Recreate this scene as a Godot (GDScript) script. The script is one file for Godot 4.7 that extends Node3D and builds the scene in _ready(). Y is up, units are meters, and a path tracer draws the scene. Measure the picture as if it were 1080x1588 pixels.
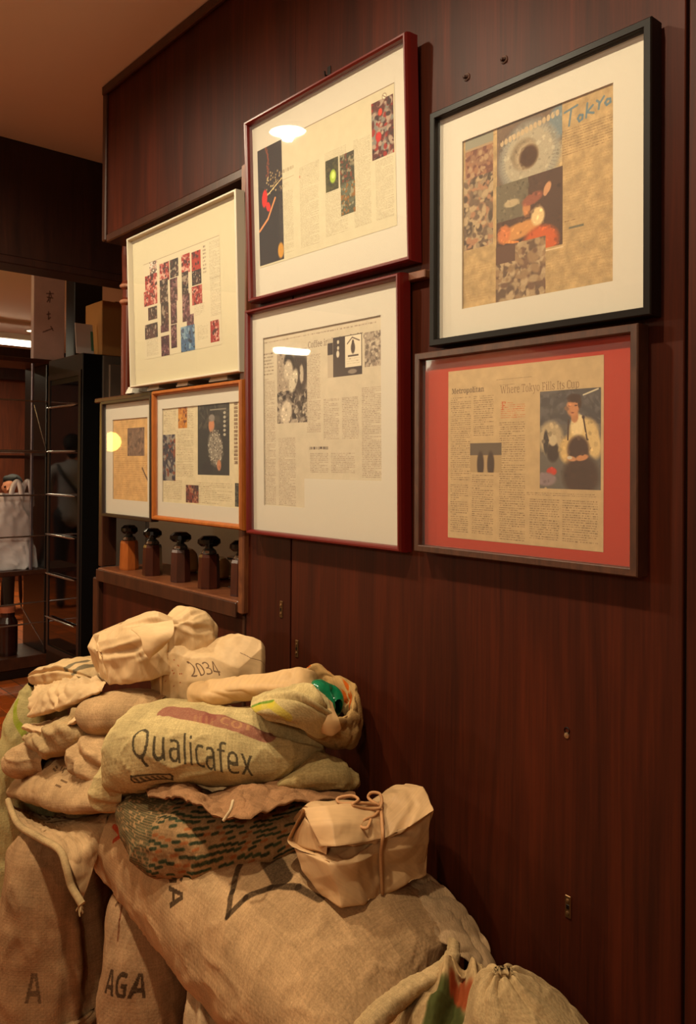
extends Node3D
# A corner of an old coffee house: framed newspaper cuttings on a dark panelled wall above a heap of coffee sacks.
# The wall lies in the plane z = 0, x runs along it, y is up, the room is on the side of positive z.

var mats := {}
var fonts := {}
var names := {}
var rng := RandomNumberGenerator.new()
var weave_normal: ImageTexture
var burlap_base: Image
var base_sizes := {}

func _ready():
	rng.seed = 11
	# ---------- camera ----------
	var cam := Camera3D.new()
	cam.name = "camera"
	cam.projection = Camera3D.PROJECTION_FRUSTUM
	cam.near = 0.05
	cam.far = 60.0
	cam.size = 1588.0 / 1235.0 * cam.near
	cam.frustum_offset = Vector2(-0.00243, -0.06397) * cam.near
	cam.position = Vector3(0, 1.45, 1.25)
	cam.rotation_degrees = Vector3(0.3, 48.6, 0.42)
	add_child(cam)
	cam.current = true
	# ---------- air and exposure ----------
	var env := Environment.new()
	env.background_mode = Environment.BG_COLOR
	env.background_color = Color(0, 0, 0)
	env.tonemap_mode = Environment.TONE_MAPPER_LINEAR
	env.tonemap_exposure = 1.0
	env.sdfgi_enabled = true
	env.ssao_enabled = true
	env.ssil_enabled = true
	var we := WorldEnvironment.new()
	we.name = "environment"
	we.environment = env
	add_child(we)
	# ---------- lamps: warm round ceiling lamps in the front room, tubes in the far rooms ----------
	ceiling_lamp(Vector3(-2.76, 2.83, 0.94), 2.2, "round white ceiling lamp over the corner by the panelled wall, reflected in a red frame", 26.0)
	ceiling_lamp(Vector3(-1.67, 2.83, 1.0), 2.5, "round white ceiling lamp above the two dark red frames and the coffee sacks")
	ceiling_lamp(Vector3(-0.72, 2.83, 1.0), 2.1, "round white ceiling lamp nearest above the black frame")
	pendant(Vector3(0.6, 2.15, 2.5), 1.0, "white globe lamp hanging behind the viewer")
	pendant(Vector3(-4.6, 2.3, 3.6), 2.6, "white globe lamp hanging in the middle of the room, out of view")
	tube_lamp(Vector3(-7.0, 2.57, 4.16), 0.46, 90.0, 1.2, "short white tube lamp hanging at the far side of the room, out of view", 30.0)
	pendant(Vector3(-6.0, 1.59, 1.56), 0.5, "small yellow globe lamp hanging low in the far part of the room", 0.6, Color(1.0, 0.8, 0.35), 14.0)
	tube_lamp(Vector3(-8.0, 2.63, -1.0), 1.5, 90.0, 6.0, "bright white tube lamp hanging in the far room above the shelf unit")
	downlight(Vector3(-8.4, 2.83, -1.75), 0.8, "small bright downlight on the far room ceiling, right of the tube lamp")
	# ---------- the rest, large things first ----------
	build_room()
	build_frames()
	build_sacks()
	build_paper_bags()
	build_ledge_things()
	build_far_room()
	build_wall_fittings()

# ============================== naming and grouping ==============================
func thing(called: String, label: String, category: String, at := Vector3.ZERO, group := "") -> Node3D:
	var o := Node3D.new()
	o.name = numbered(called)
	add_child(o, true)
	o.position = at
	tag(o, label, category, group)
	return o

func numbered(called: String) -> String:
	if not names.has(called):
		names[called] = 0
		return called
	names[called] += 1
	return "%s_%03d" % [called, names[called]]

func tag(o: Node, label: String, category: String, group := ""):
	o.set_meta("label", label)
	o.set_meta("category", category)
	if group != "":
		o.set_meta("group", group)

func part(called: String, mesh: Mesh, m: Material, parent: Node3D, label := "") -> MeshInstance3D:
	var o := MeshInstance3D.new()
	o.mesh = mesh
	o.material_override = m
	if parent == self:
		o.name = numbered(called)
	else:
		o.name = called
		if parent.has_node(NodePath(called)):
			var k := 1
			while parent.has_node(NodePath("%s_%03d" % [called, k])):
				k += 1
			o.name = "%s_%03d" % [called, k]
	parent.add_child(o, true)
	if label != "":
		o.set_meta("label", label)
	return o

func struct(called: String, label: String) -> Node3D:
	var o := Node3D.new()
	o.name = called
	add_child(o, true)
	o.set_meta("kind", "structure")
	o.set_meta("label", label)
	o.set_meta("category", "wall" if called.begins_with("wall") else called.split("_")[0])
	return o

# ============================== materials ==============================
func mat(c: Color, rough := 0.6, metal := 0.0, spec := 0.5) -> StandardMaterial3D:
	var key := "%s %.2f %.2f %.2f" % [c.to_html(), rough, metal, spec]
	if mats.has(key):
		return mats[key]
	var m := StandardMaterial3D.new()
	m.albedo_color = c
	m.roughness = rough
	m.metallic = metal
	m.metallic_specular = spec
	mats[key] = m
	return m

func glow(c: Color, energy: float) -> StandardMaterial3D:
	var m := StandardMaterial3D.new()
	m.albedo_color = Color(0.9, 0.88, 0.82)
	m.emission_enabled = true
	m.emission = c
	m.emission_energy_multiplier = energy
	return m

func glass_mat() -> StandardMaterial3D:
	if mats.has("glass"):
		return mats["glass"]
	var m := StandardMaterial3D.new()
	m.albedo_color = Color(1, 1, 1, 0.04)
	m.transparency = BaseMaterial3D.TRANSPARENCY_ALPHA
	m.roughness = 0.02
	mats["glass"] = m
	return m

func fnoise(s: int, freq: float, oct := 3) -> FastNoiseLite:
	var n := FastNoiseLite.new()
	n.seed = s
	n.noise_type = FastNoiseLite.TYPE_SIMPLEX_SMOOTH
	n.frequency = freq
	n.fractal_octaves = oct
	return n

func wood_image(dark: Color, light: Color, s: int, w := 512, h := 512) -> Image:
	var im := Image.create(w, h, false, Image.FORMAT_RGB8)
	var a := fnoise(s, 1.0, 2)
	var b := fnoise(s + 1, 1.0, 3)
	var c := fnoise(s + 2, 1.0, 2)
	for y in h:
		# the picture closes on itself downwards, so that it repeats without a seam
		var ang := TAU * y / h
		var cy := cos(ang)
		var sy := sin(ang)
		for x in w:
			var warp := a.get_noise_3d(x * 0.012, cy * 0.3, sy * 0.3) * 2.5
			var v := b.get_noise_3d(x * 0.07 + warp, cy * 0.25, sy * 0.25) * 0.6
			v += c.get_noise_3d(x * 0.45, cy * 2.2, sy * 2.2) * 0.5
			v += a.get_noise_3d(x * 0.02 + 40.0, cy * 0.8, sy * 0.8) * 0.5
			im.set_pixel(x, y, dark.lerp(light, clampf(0.5 + v * 0.6, 0.0, 1.0)))
	return im

func wood_mat(key: String, dark: Color, light: Color, s: int, scale: Vector3, rough := 0.42, spec := 0.5) -> StandardMaterial3D:
	if mats.has(key):
		return mats[key]
	var m := StandardMaterial3D.new()
	m.albedo_texture = ImageTexture.create_from_image(wood_image(dark, light, s))
	m.uv1_triplanar = true
	m.uv1_world_triplanar = true
	m.uv1_scale = scale
	m.roughness = rough
	m.metallic_specular = spec
	mats[key] = m
	return m

# ============================== shapes ==============================
func new_st() -> SurfaceTool:
	var st := SurfaceTool.new()
	st.begin(Mesh.PRIMITIVE_TRIANGLES)
	st.set_smooth_group(-1)
	return st

func quad(st: SurfaceTool, a: Vector3, b: Vector3, c: Vector3, d: Vector3):
	# a b c d run clockwise seen from the front
	for p in [a, b, c, a, c, d]:
		st.add_vertex(p)

func bx(st: SurfaceTool, lo: Vector3, hi: Vector3, bevel := 0.0, xf := Transform3D()):
	# a box with chamfered edges
	var c := (lo + hi) * 0.5
	var e := (hi - lo) * 0.5
	var b: float = minf(bevel, minf(e.x, minf(e.y, e.z)) * 0.9)
	if b <= 0.0:
		for ax in 3:
			for s in [-1.0, 1.0]:
				var q := []
				for k in 4:
					var u: float = [-1.0, 1.0, 1.0, -1.0][k]
					var v: float = [-1.0, -1.0, 1.0, 1.0][k]
					var p := Vector3()
					p[ax] = e[ax] * s
					p[(ax + 1) % 3] = e[(ax + 1) % 3] * u
					p[(ax + 2) % 3] = e[(ax + 2) % 3] * v
					q.append(xf * (c + p))
				face(st, q, xf * c)
		return
	for ax in 3:
		var a1 := (ax + 1) % 3
		var a2 := (ax + 2) % 3
		for s in [-1.0, 1.0]:
			var q := []
			for k in 4:
				var p := Vector3()
				p[ax] = e[ax] * s
				p[a1] = (e[a1] - b) * [-1.0, 1.0, 1.0, -1.0][k]
				p[a2] = (e[a2] - b) * [-1.0, -1.0, 1.0, 1.0][k]
				q.append(xf * (c + p))
			face(st, q, xf * c)
			for t in [-1.0, 1.0]:
				var g := []
				for k in 4:
					var p := Vector3()
					p[a2] = (e[a2] - b) * [-1.0, 1.0, 1.0, -1.0][k]
					p[ax] = (e[ax] if k < 2 else e[ax] - b) * s
					p[a1] = (e[a1] - b if k < 2 else e[a1]) * t
					g.append(xf * (c + p))
				face(st, g, xf * c)
	for sx in [-1.0, 1.0]:
		for sy in [-1.0, 1.0]:
			for sz in [-1.0, 1.0]:
				face(st, [xf * (c + Vector3(e.x * sx, (e.y - b) * sy, (e.z - b) * sz)), xf * (c + Vector3((e.x - b) * sx, e.y * sy, (e.z - b) * sz)), xf * (c + Vector3((e.x - b) * sx, (e.y - b) * sy, e.z * sz))], xf * c)

func face(st: SurfaceTool, q: Array, inside: Vector3):
	# a convex face turned away from a point inside
	var n: Vector3 = (q[1] - q[0]).cross(q[2] - q[0])
	var flip: bool = n.dot(q[0] - inside) > 0.0
	for k in range(1, q.size() - 1):
		st.add_vertex(q[0])
		if flip:
			st.add_vertex(q[k + 1])
			st.add_vertex(q[k])
		else:
			st.add_vertex(q[k])
			st.add_vertex(q[k + 1])

func done(st: SurfaceTool) -> ArrayMesh:
	st.generate_normals()
	return st.commit()

func box_mesh(lo: Vector3, hi: Vector3, bevel := 0.0) -> ArrayMesh:
	var st := new_st()
	bx(st, lo, hi, bevel)
	return done(st)

func grid_arrays(p: PackedVector3Array, nu: int, nv: int, closed: bool, uv: PackedVector2Array) -> Array:
	# nu rows of nv points; when closed the last column repeats the first
	var n := PackedVector3Array()
	n.resize(p.size())
	for i in nu:
		var i0 := maxi(i - 1, 0) * nv
		var i1 := mini(i + 1, nu - 1) * nv
		for j in nv:
			var j0 := j - 1
			var j1 := j + 1
			if closed:
				if j0 < 0:
					j0 = nv - 2
				if j1 > nv - 1:
					j1 = 1
			else:
				j0 = maxi(j0, 0)
				j1 = mini(j1, nv - 1)
			var du := p[i1 + j] - p[i0 + j]
			var dv := p[i * nv + j1] - p[i * nv + j0]
			var c := dv.cross(du)
			n[i * nv + j] = c.normalized() if c.length_squared() > 1e-16 else Vector3.UP
	var idx := PackedInt32Array()
	idx.resize((nu - 1) * (nv - 1) * 6)
	var k := 0
	for i in nu - 1:
		for j in nv - 1:
			var a := i * nv + j
			idx[k] = a
			idx[k + 1] = a + nv
			idx[k + 2] = a + 1
			idx[k + 3] = a + 1
			idx[k + 4] = a + nv
			idx[k + 5] = a + nv + 1
			k += 6
	var out := []
	out.resize(Mesh.ARRAY_MAX)
	out[Mesh.ARRAY_VERTEX] = p
	out[Mesh.ARRAY_NORMAL] = n
	out[Mesh.ARRAY_TEX_UV] = uv
	out[Mesh.ARRAY_INDEX] = idx
	return out

func grid_mesh(p: PackedVector3Array, nu: int, nv: int, closed: bool, uv: PackedVector2Array) -> ArrayMesh:
	var m := ArrayMesh.new()
	m.add_surface_from_arrays(Mesh.PRIMITIVE_TRIANGLES, grid_arrays(p, nu, nv, closed, uv))
	return m

func lathe(profile: Array, sides := 24, c := Vector3.ZERO) -> ArrayMesh:
	# profile: Vector2(radius, height) from the bottom up
	var st := new_st()
	for i in profile.size() - 1:
		var a: Vector2 = profile[i]
		var b: Vector2 = profile[i + 1]
		for k in sides:
			var t0 := TAU * k / sides
			var t1 := TAU * (k + 1) / sides
			var p0 := c + Vector3(cos(t0) * a.x, a.y, sin(t0) * a.x)
			var p1 := c + Vector3(cos(t1) * a.x, a.y, sin(t1) * a.x)
			var p2 := c + Vector3(cos(t1) * b.x, b.y, sin(t1) * b.x)
			var p3 := c + Vector3(cos(t0) * b.x, b.y, sin(t0) * b.x)
			if a.x > 1e-5:
				for p in [p0, p2, p1]:
					st.add_vertex(p)
			if b.x > 1e-5:
				for p in [p0, p3, p2]:
					st.add_vertex(p)
	return done(st)

func tube(points: Array, radius: float, sides := 8, detail := 8, taper := 1.0) -> ArrayMesh:
	# a round cord along a smooth curve
	var c := []
	for i in points.size() - 1:
		for k in detail:
			c.append(spline(points, i + float(k) / detail))
	c.append(points[-1])
	var p := PackedVector3Array()
	var uv := PackedVector2Array()
	var up := Vector3(0.31, 0.9, 0.2)
	for i in c.size():
		var t: Vector3 = (c[mini(i + 1, c.size() - 1)] - c[maxi(i - 1, 0)]).normalized()
		var s := t.cross(up).normalized()
		if s.length() < 0.1:
			s = t.cross(Vector3.RIGHT).normalized()
		var u := s.cross(t)
		var r := radius * lerpf(1.0, taper, float(i) / (c.size() - 1))
		if i == 0 or i == c.size() - 1:
			r *= 0.3
		for j in sides + 1:
			var a := TAU * j / sides
			p.append(c[i] + (s * cos(a) + u * sin(a)) * r)
			uv.append(Vector2(i * 0.01, float(j) / sides * 0.05))
	return grid_mesh(p, c.size(), sides + 1, true, uv)

func spline(a: Array, t: float):
	# Catmull-Rom through the entries of a (numbers or vectors)
	var n := a.size()
	var i := clampi(int(floor(t)), 0, n - 2)
	var f := t - i
	var p0 = a[maxi(i - 1, 0)]
	var p1 = a[i]
	var p2 = a[i + 1]
	var p3 = a[mini(i + 2, n - 1)]
	return p1 * (1.0 + f * f * (1.5 * f - 2.5)) + p0 * (f * (-0.5 + f * (1.0 - 0.5 * f))) + p2 * (f * (0.5 + f * (2.0 - 1.5 * f))) + p3 * (f * f * (-0.5 + 0.5 * f))

func crisp(a: Array, t: float, k: float):
	# between straight lines (k = 1) and a smooth curve (k = 0)
	if k <= 0.0:
		return spline(a, t)
	var i := clampi(int(floor(t)), 0, a.size() - 2)
	var l = a[i] + (a[i + 1] - a[i]) * (t - i)
	return l if k >= 1.0 else l * k + spline(a, t) * (1.0 - k)

# ============================== lamps ==============================
const WARM := Color(1.0, 0.935, 0.8)

func ceiling_lamp(at: Vector3, energy: float, label: String, shine := 6.0):
	var o := thing("ceiling_lamp", label, "lamp", at, "")
	part("trim_ring", lathe([Vector2(0.1, 0), Vector2(0.1, -0.008), Vector2(0.094, -0.012), Vector2(0.08, -0.011), Vector2(0.08, -0.002)], 32), mat(Color(0.75, 0.72, 0.66), 0.4), o)
	part("lamp_diffuser", lathe([Vector2(0, -0.009), Vector2(0.06, -0.0085), Vector2(0.08, -0.006)], 32), glow(WARM, shine), o)
	var l := SpotLight3D.new()
	l.name = "lamp_light"
	l.light_color = WARM
	l.light_energy = energy
	l.spot_range = 14.0
	l.spot_attenuation = 2.0
	l.spot_angle = 86.0
	l.spot_angle_attenuation = 0.6
	l.light_size = 0.03
	l.shadow_enabled = true
	l.position = Vector3(0, -0.02, 0)
	l.rotation_degrees = Vector3(-90, 0, 0)
	o.add_child(l)

func pendant(at: Vector3, energy: float, label: String, size := 1.0, tint := WARM, shine := 3.0):
	var o := thing("pendant_lamp", label, "lamp", at)
	part("globe_bulb", lathe([Vector2(0, -0.13) * size, Vector2(0.07, -0.11) * size, Vector2(0.115, -0.06) * size, Vector2(0.13, 0) * size, Vector2(0.115, 0.06) * size, Vector2(0.07, 0.11) * size, Vector2(0, 0.13) * size], 24), glow(tint, shine), o)
	part("cap", lathe([Vector2(0.0, 0.1305 * size), Vector2(0.04, 0.1305 * size + 0.0005), Vector2(0.035, 0.17), Vector2(0.005, 0.18)], 16), mat(Color(0.4, 0.3, 0.2), 0.4, 0.5), o)
	part("cable", box_mesh(Vector3(-0.004, 0.1805, -0.004), Vector3(0.004, 2.83 - at.y, 0.004)), mat(Color(0.1, 0.1, 0.1), 0.6), o)
	var l := OmniLight3D.new()
	l.name = "lamp_light"
	l.light_color = tint
	l.light_energy = energy
	l.omni_range = 14.0
	l.omni_attenuation = 2.0
	l.light_size = 0.12 * size
	l.shadow_enabled = true
	o.add_child(l)

func tube_lamp(at: Vector3, length: float, turn: float, energy: float, label: String, shine := 8.0):
	var o := thing("tube_lamp", label, "lamp", at)
	o.rotation_degrees.y = turn
	part("housing", box_mesh(Vector3(-length / 2, 0.015, -0.07), Vector3(length / 2, 0.075, 0.07), 0.008), mat(Color(0.8, 0.78, 0.74), 0.5), o)
	part("tube_diffuser", box_mesh(Vector3(-length / 2 + 0.01, -0.03, -0.055), Vector3(length / 2 - 0.01, 0.0149, 0.055), 0.012), glow(Color(1.0, 0.95, 0.84), shine), o)
	var l := AreaLight3D.new()
	l.name = "tube_light"
	l.area_size = Vector2(length - 0.05, 0.1)
	l.light_color = Color(1.0, 0.92, 0.76)
	l.light_energy = energy
	l.area_range = 14.0
	l.area_attenuation = 2.0
	l.shadow_enabled = true
	l.position = Vector3(0, -0.04, 0)
	l.rotation_degrees = Vector3(-90, 0, 0)
	o.add_child(l)
	if at.y < 2.7:
		for s in [-0.4, 0.4]:
			part("hanging_rod", box_mesh(Vector3(s * length - 0.006, 0.075, -0.006), Vector3(s * length + 0.006, 2.83 - at.y, 0.006)), mat(Color(0.3, 0.28, 0.26), 0.4), o)

func downlight(at: Vector3, energy: float, label: String):
	var o := thing("downlight", label, "lamp", at)
	part("trim_ring", lathe([Vector2(0.09, 0), Vector2(0.088, -0.01), Vector2(0.07, -0.012), Vector2(0.068, -0.002)], 24), mat(Color(0.7, 0.66, 0.6), 0.4), o)
	part("lamp_diffuser", lathe([Vector2(0, -0.008), Vector2(0.068, -0.004)], 24), glow(WARM, 12.0), o)
	var l := SpotLight3D.new()
	l.name = "lamp_light"
	l.light_color = WARM
	l.light_energy = energy
	l.spot_range = 12.0
	l.spot_attenuation = 2.0
	l.spot_angle = 70.0
	l.light_size = 0.06
	l.shadow_enabled = true
	l.position = Vector3(0, -0.03, 0)
	l.rotation_degrees = Vector3(-90, 0, 0)
	o.add_child(l)

# ============================== the room ==============================
const WOOD_DARK := Color(0.17, 0.065, 0.035)
const WOOD_LIGHT := Color(0.31, 0.12, 0.055)

func panel_wood() -> StandardMaterial3D:
	return wood_mat("panel", WOOD_DARK, WOOD_LIGHT, 5, Vector3(0.9, 0.3, 0.9), 0.48, 0.28)

func trim_wood() -> StandardMaterial3D:
	return wood_mat("trim", Color(0.17, 0.08, 0.045), Color(0.3, 0.16, 0.09), 9, Vector3(1.6, 0.6, 1.6), 0.38, 0.5)

func side_wood() -> StandardMaterial3D:
	return wood_mat("side", Color(0.13, 0.06, 0.04), Color(0.22, 0.11, 0.07), 9, Vector3(1.2, 0.5, 1.2), 0.45, 0.4)

func ledge_wood() -> StandardMaterial3D:
	return wood_mat("ledge", Color(0.3, 0.15, 0.08), Color(0.5, 0.29, 0.16), 14, Vector3(0.5, 2.5, 2.5), 0.4, 0.5)

func build_room():
	var pw := panel_wood()
	var tw := trim_wood()
	# the panelled wall: veneer sheets with dark joints on a backing, an opening over a ledge at its left end
	var w := struct("wall_right", "dark reddish brown wood veneer wall that carries the framed newspaper pages")
	var back := mat(Color(0.05, 0.03, 0.025), 0.8)
	part("backing", box_mesh(Vector3(-1.84, 0, -0.14), Vector3(2.6, 2.83, -0.012)), back, w)
	part("backing", box_mesh(Vector3(-2.775, 2.26, -0.14), Vector3(-1.841, 2.83, -0.012)), back, w)
	part("backing", box_mesh(Vector3(-2.82, 0, -0.14), Vector3(-1.841, 1.03, -0.012)), back, w)
	part("veneer_panel", box_mesh(Vector3(-2.78, 2.285, -0.012), Vector3(-1.643, 2.83, 0), 0.0015), pw, w)
	part("veneer_panel", box_mesh(Vector3(-1.85, 0, -0.012), Vector3(-1.649, 2.28, 0), 0.0015), pw, w)
	part("veneer_panel", box_mesh(Vector3(-1.643, 0, -0.012), Vector3(-0.606, 2.83, 0), 0.0015), pw, w)
	part("veneer_panel", box_mesh(Vector3(-0.6, 0, -0.012), Vector3(0.6, 2.83, 0), 0.0015), pw, w)
	part("veneer_panel", box_mesh(Vector3(0.606, 0, -0.012), Vector3(2.6, 2.83, 0), 0.0015), pw, w)
	part("veneer_panel", box_mesh(Vector3(-2.79, 0.04, -0.016), Vector3(-1.865, 1.03, -0.006), 0.0015), pw, w)
	var t := struct("trim_1", "dark wood strips that edge the wall panels and the opening above the ledge")
	part("ceiling_strip", box_mesh(Vector3(-2.79, 2.795, 0.0005), Vector3(2.6, 2.829, 0.016), 0.004), tw, t)
	part("end_strip", box_mesh(Vector3(-2.795, 2.262, -0.14), Vector3(-2.765, 2.829, 0.01), 0.004), tw, t)
	part("head_strip", box_mesh(Vector3(-2.764, 2.255, -0.1), Vector3(-1.866, 2.284, 0.006), 0.004), tw, t)
	part("jamb_strip", box_mesh(Vector3(-1.866, 1.035, -0.14), Vector3(-1.84, 2.284, 0.018), 0.004), ledge_wood(), t)
	part("foot_post", box_mesh(Vector3(-2.84, 0, -0.14), Vector3(-2.795, 1.03, 0.012), 0.004), tw, t)
	part("stile", box_mesh(Vector3(-1.864, 0, -0.012), Vector3(-1.85, 1.03, 0.004), 0.002), tw, t)
	# ceiling, floor and the walls that close the rooms
	var plaster := mat(Color(0.87, 0.8, 0.73), 0.9, 0.0, 0.3)
	var ce := struct("ceiling", "plain beige plaster ceiling")
	part("plaster", box_mesh(Vector3(-10.2, 2.8301, -3.2), Vector3(2.8, 2.95, 4.8)), plaster, ce)
	var fl := struct("floor", "orange brown tiled floor seen at the left edge beside the sacks")
	part("screed", box_mesh(Vector3(-10.2, -0.12, -3.2), Vector3(2.8, -0.004, 4.8)), floor_mat(), fl)
	tiles(fl)
	var dark := side_wood()
	var wb := struct("wall_back", "dark wood wall that closes the far room behind the shelf unit")
	part("boarding", box_mesh(Vector3(-10.2, 0, -3.2), Vector3(-10.05, 2.83, 4.8)), wood_mat("far", Color(0.3, 0.13, 0.06), Color(0.46, 0.22, 0.1), 21, Vector3(0.8, 0.4, 0.8), 0.5), wb)
	part("dark_band", box_mesh(Vector3(-10.05, 2.45, -3.05), Vector3(-9.85, 2.83, 4.65)), dark, wb)
	var wl := struct("wall_left", "dark wall on the far side of the room, out of view")
	part("boarding", box_mesh(Vector3(-10.05, 0, 4.65), Vector3(2.6, 2.83, 4.8)), mat(Color(0.62, 0.5, 0.38), 0.8), wl)
	var wf := struct("wall_front", "dark wall behind the viewer, out of view")
	part("boarding", box_mesh(Vector3(2.6, 0, -3.2), Vector3(2.75, 2.83, 4.8)), mat(Color(0.62, 0.5, 0.38), 0.8), wf)
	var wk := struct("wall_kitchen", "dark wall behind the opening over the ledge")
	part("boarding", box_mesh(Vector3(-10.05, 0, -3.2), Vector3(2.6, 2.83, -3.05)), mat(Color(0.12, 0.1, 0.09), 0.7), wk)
	# the lintel across the room beyond the wall's end
	var be := struct("trim_2", "deep dark wood lintel under the ceiling between the front room and the shelf unit")
	part("fascia", box_mesh(Vector3(-3.62, 2.33, -2.6), Vector3(-3.5, 2.8299, 4.65), 0.004), dark, be)
	part("under_strip", box_mesh(Vector3(-3.64, 2.295, -2.6), Vector3(-3.49, 2.3299, 4.65), 0.004), dark, be)

func floor_mat() -> StandardMaterial3D:
	if mats.has("floor"):
		return mats["floor"]
	# beyond the built tiles the same tiling goes on as colour and grouting only
	var im := Image.create(128, 128, false, Image.FORMAT_RGB8)
	im.fill(Color(0.34, 0.19, 0.1))
	var r := RandomNumberGenerator.new()
	r.seed = 6
	for i in 4:
		for j in 4:
			im.fill_rect(Rect2i(i * 32 + 1, j * 32 + 1, 30, 30), Color(0.74, 0.36, 0.12).lerp(Color(0.58, 0.31, 0.14), r.randf()))
	var m := StandardMaterial3D.new()
	m.albedo_texture = ImageTexture.create_from_image(im)
	m.uv1_triplanar = true
	m.uv1_world_triplanar = true
	m.uv1_scale = Vector3(1, 1, 1) / 0.472
	m.roughness = 0.5
	mats["floor"] = m
	return m

func tiles(fl: Node3D):
	# small square floor tiles, a few tones, where the photograph shows the floor
	var tones := []
	for k in 5:
		tones.append(mat(Color(0.74, 0.34, 0.09).lerp(Color(0.55, 0.28, 0.1), k / 4.0), 0.42))
	var shape := box_mesh(Vector3(-0.056, -0.01, -0.056), Vector3(0.056, 0, 0.056), 0.003)
	var r := RandomNumberGenerator.new()
	r.seed = 4
	var n := 0
	for i in 29:
		for j in 10:
			var x := -1.95 - i * 0.118
			var z := 0.68 - j * 0.118
			if n < 290:
				var o := part("tile", shape, tones[r.randi() % 5], fl)
				o.position = Vector3(x, r.randf() * 0.0015 - 0.001, z)
				n += 1

# ============================== framed pages ==============================
func moulding(w: float, h: float, prof: Array) -> ArrayMesh:
	# prof: Vector2(inset from the outer edge, distance from the wall), swept round with mitred corners
	var st := new_st()
	var n := prof.size()
	for k in n:
		var a: Vector2 = prof[k]
		var b: Vector2 = prof[(k + 1) % n]
		for s in 4:
			var pa := corner(w, h, a, s)
			var pa2 := corner(w, h, a, (s + 1) % 4)
			var pb := corner(w, h, b, s)
			var pb2 := corner(w, h, b, (s + 1) % 4)
			quad(st, pa, pb, pb2, pa2)
	return done(st)

func corner(w: float, h: float, p: Vector2, s: int) -> Vector3:
	var sx: float = [-1.0, 1.0, 1.0, -1.0][s]
	var sy: float = [0.0, 0.0, 1.0, 1.0][s]
	return Vector3(sx * (w / 2 - p.x), p.x if sy < 0.5 else h - p.x, p.y)

func picture(label: String, r: Array, tilt: float, rail: float, depth: float, style: String, fm: Material, board: Color, pr: Array, im: Image, windows: Array, paper_mode := false):
	# r: x0 x1 y0 y1 on the wall; pr: the printed page in the same terms; windows: openings of the mat as fractions of the page
	var w: float = r[1] - r[0]
	var h: float = r[3] - r[2]
	var o := thing("framed_page", label, "frame", Vector3((r[0] + r[1]) / 2, r[2], 0.004), "framed newspaper pages on the wall")
	o.rotation_degrees.x = tilt
	var d := depth
	var prof := []
	if style == "round":
		prof = [Vector2(0, 0), Vector2(0, d * 0.6), Vector2(rail * 0.1, d * 0.85), Vector2(rail * 0.32, d), Vector2(rail * 0.62, d), Vector2(rail * 0.88, d * 0.88), Vector2(rail, d * 0.7), Vector2(rail, d * 0.35), Vector2(rail * 0.6, d * 0.33), Vector2(rail * 0.6, 0)]
	else:
		prof = [Vector2(0, 0), Vector2(0, d - 0.002), Vector2(0.002, d), Vector2(rail - 0.0015, d), Vector2(rail, d - 0.0015), Vector2(rail, d * 0.4), Vector2(rail * 0.5, d * 0.38), Vector2(rail * 0.5, 0)]
	part("moulding", moulding(w, h, prof), fm, o)
	var zb := d * 0.42
	part("backing_board", box_mesh(Vector3(-w / 2 + rail * 0.4, rail * 0.4, 0.002), Vector3(w / 2 - rail * 0.4, h - rail * 0.4, zb - 0.003)), mat(Color(0.3, 0.22, 0.15), 0.9), o)
	# page rectangle in local terms
	var cx: float = (r[0] + r[1]) / 2
	var px0: float = pr[0] - cx
	var px1: float = pr[1] - cx
	var py0: float = pr[2] - r[2]
	var py1: float = pr[3] - r[2]
	var bm := mat(board, 0.85, 0.0, 0.3)
	var st := new_st()
	var x0 := -w / 2 + rail * 0.7
	var x1 := w / 2 - rail * 0.7
	var y0 := rail * 0.7
	var y1 := h - rail * 0.7
	var zp := zb + 0.0005
	if windows.is_empty():
		bx(st, Vector3(x0, y0, zb - 0.002), Vector3(x1, y1, zb))
	else:
		zp = zb - 0.0015
		for b in windows:
			bx(st, Vector3(x0 if b[0] < -0.5 else lerpf(px0, px1, b[0]), y0 if b[1] < -0.5 else lerpf(py0, py1, b[1]), zb - 0.0005), Vector3(x1 if b[2] > 1.5 else lerpf(px0, px1, b[2]), y1 if b[3] > 1.5 else lerpf(py0, py1, b[3]), zb + 0.002))
	part("mat_board", done(st), bm, o)
	var pm := StandardMaterial3D.new()
	pm.albedo_texture = ImageTexture.create_from_image(im)
	pm.roughness = 0.85
	pm.metallic_specular = 0.3
	var e := 0.0 if paper_mode or windows.is_empty() else 0.004
	var ps := SurfaceTool.new()
	ps.begin(Mesh.PRIMITIVE_TRIANGLES)
	sheet_quad(ps, px0 - e, px1 + e, py0 - e, py1 + e, zp, e / (px1 - px0), e / (py1 - py0))
	part("newspaper_page", ps.commit(), pm, o)
	var g := SurfaceTool.new()
	g.begin(Mesh.PRIMITIVE_TRIANGLES)
	sheet_quad(g, -w / 2 + rail * 0.8, w / 2 - rail * 0.8, rail * 0.8, h - rail * 0.8, d * 0.66, 0, 0)
	part("glass_pane", g.commit(), glass_mat(), o)

func sheet_quad(st: SurfaceTool, x0: float, x1: float, y0: float, y1: float, z: float, eu: float, ev: float):
	var c := [[x0, y0, -eu, 1.0 + ev], [x0, y1, -eu, -ev], [x1, y1, 1.0 + eu, -ev], [x0, y0, -eu, 1.0 + ev], [x1, y1, 1.0 + eu, -ev], [x1, y0, 1.0 + eu, 1.0 + ev]]
	for q in c:
		st.set_normal(Vector3(0, 0, 1))
		st.set_uv(Vector2(clampf(q[2], 0.0, 1.0), clampf(q[3], 0.0, 1.0)))
		st.add_vertex(Vector3(q[0], q[1], z))

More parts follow.
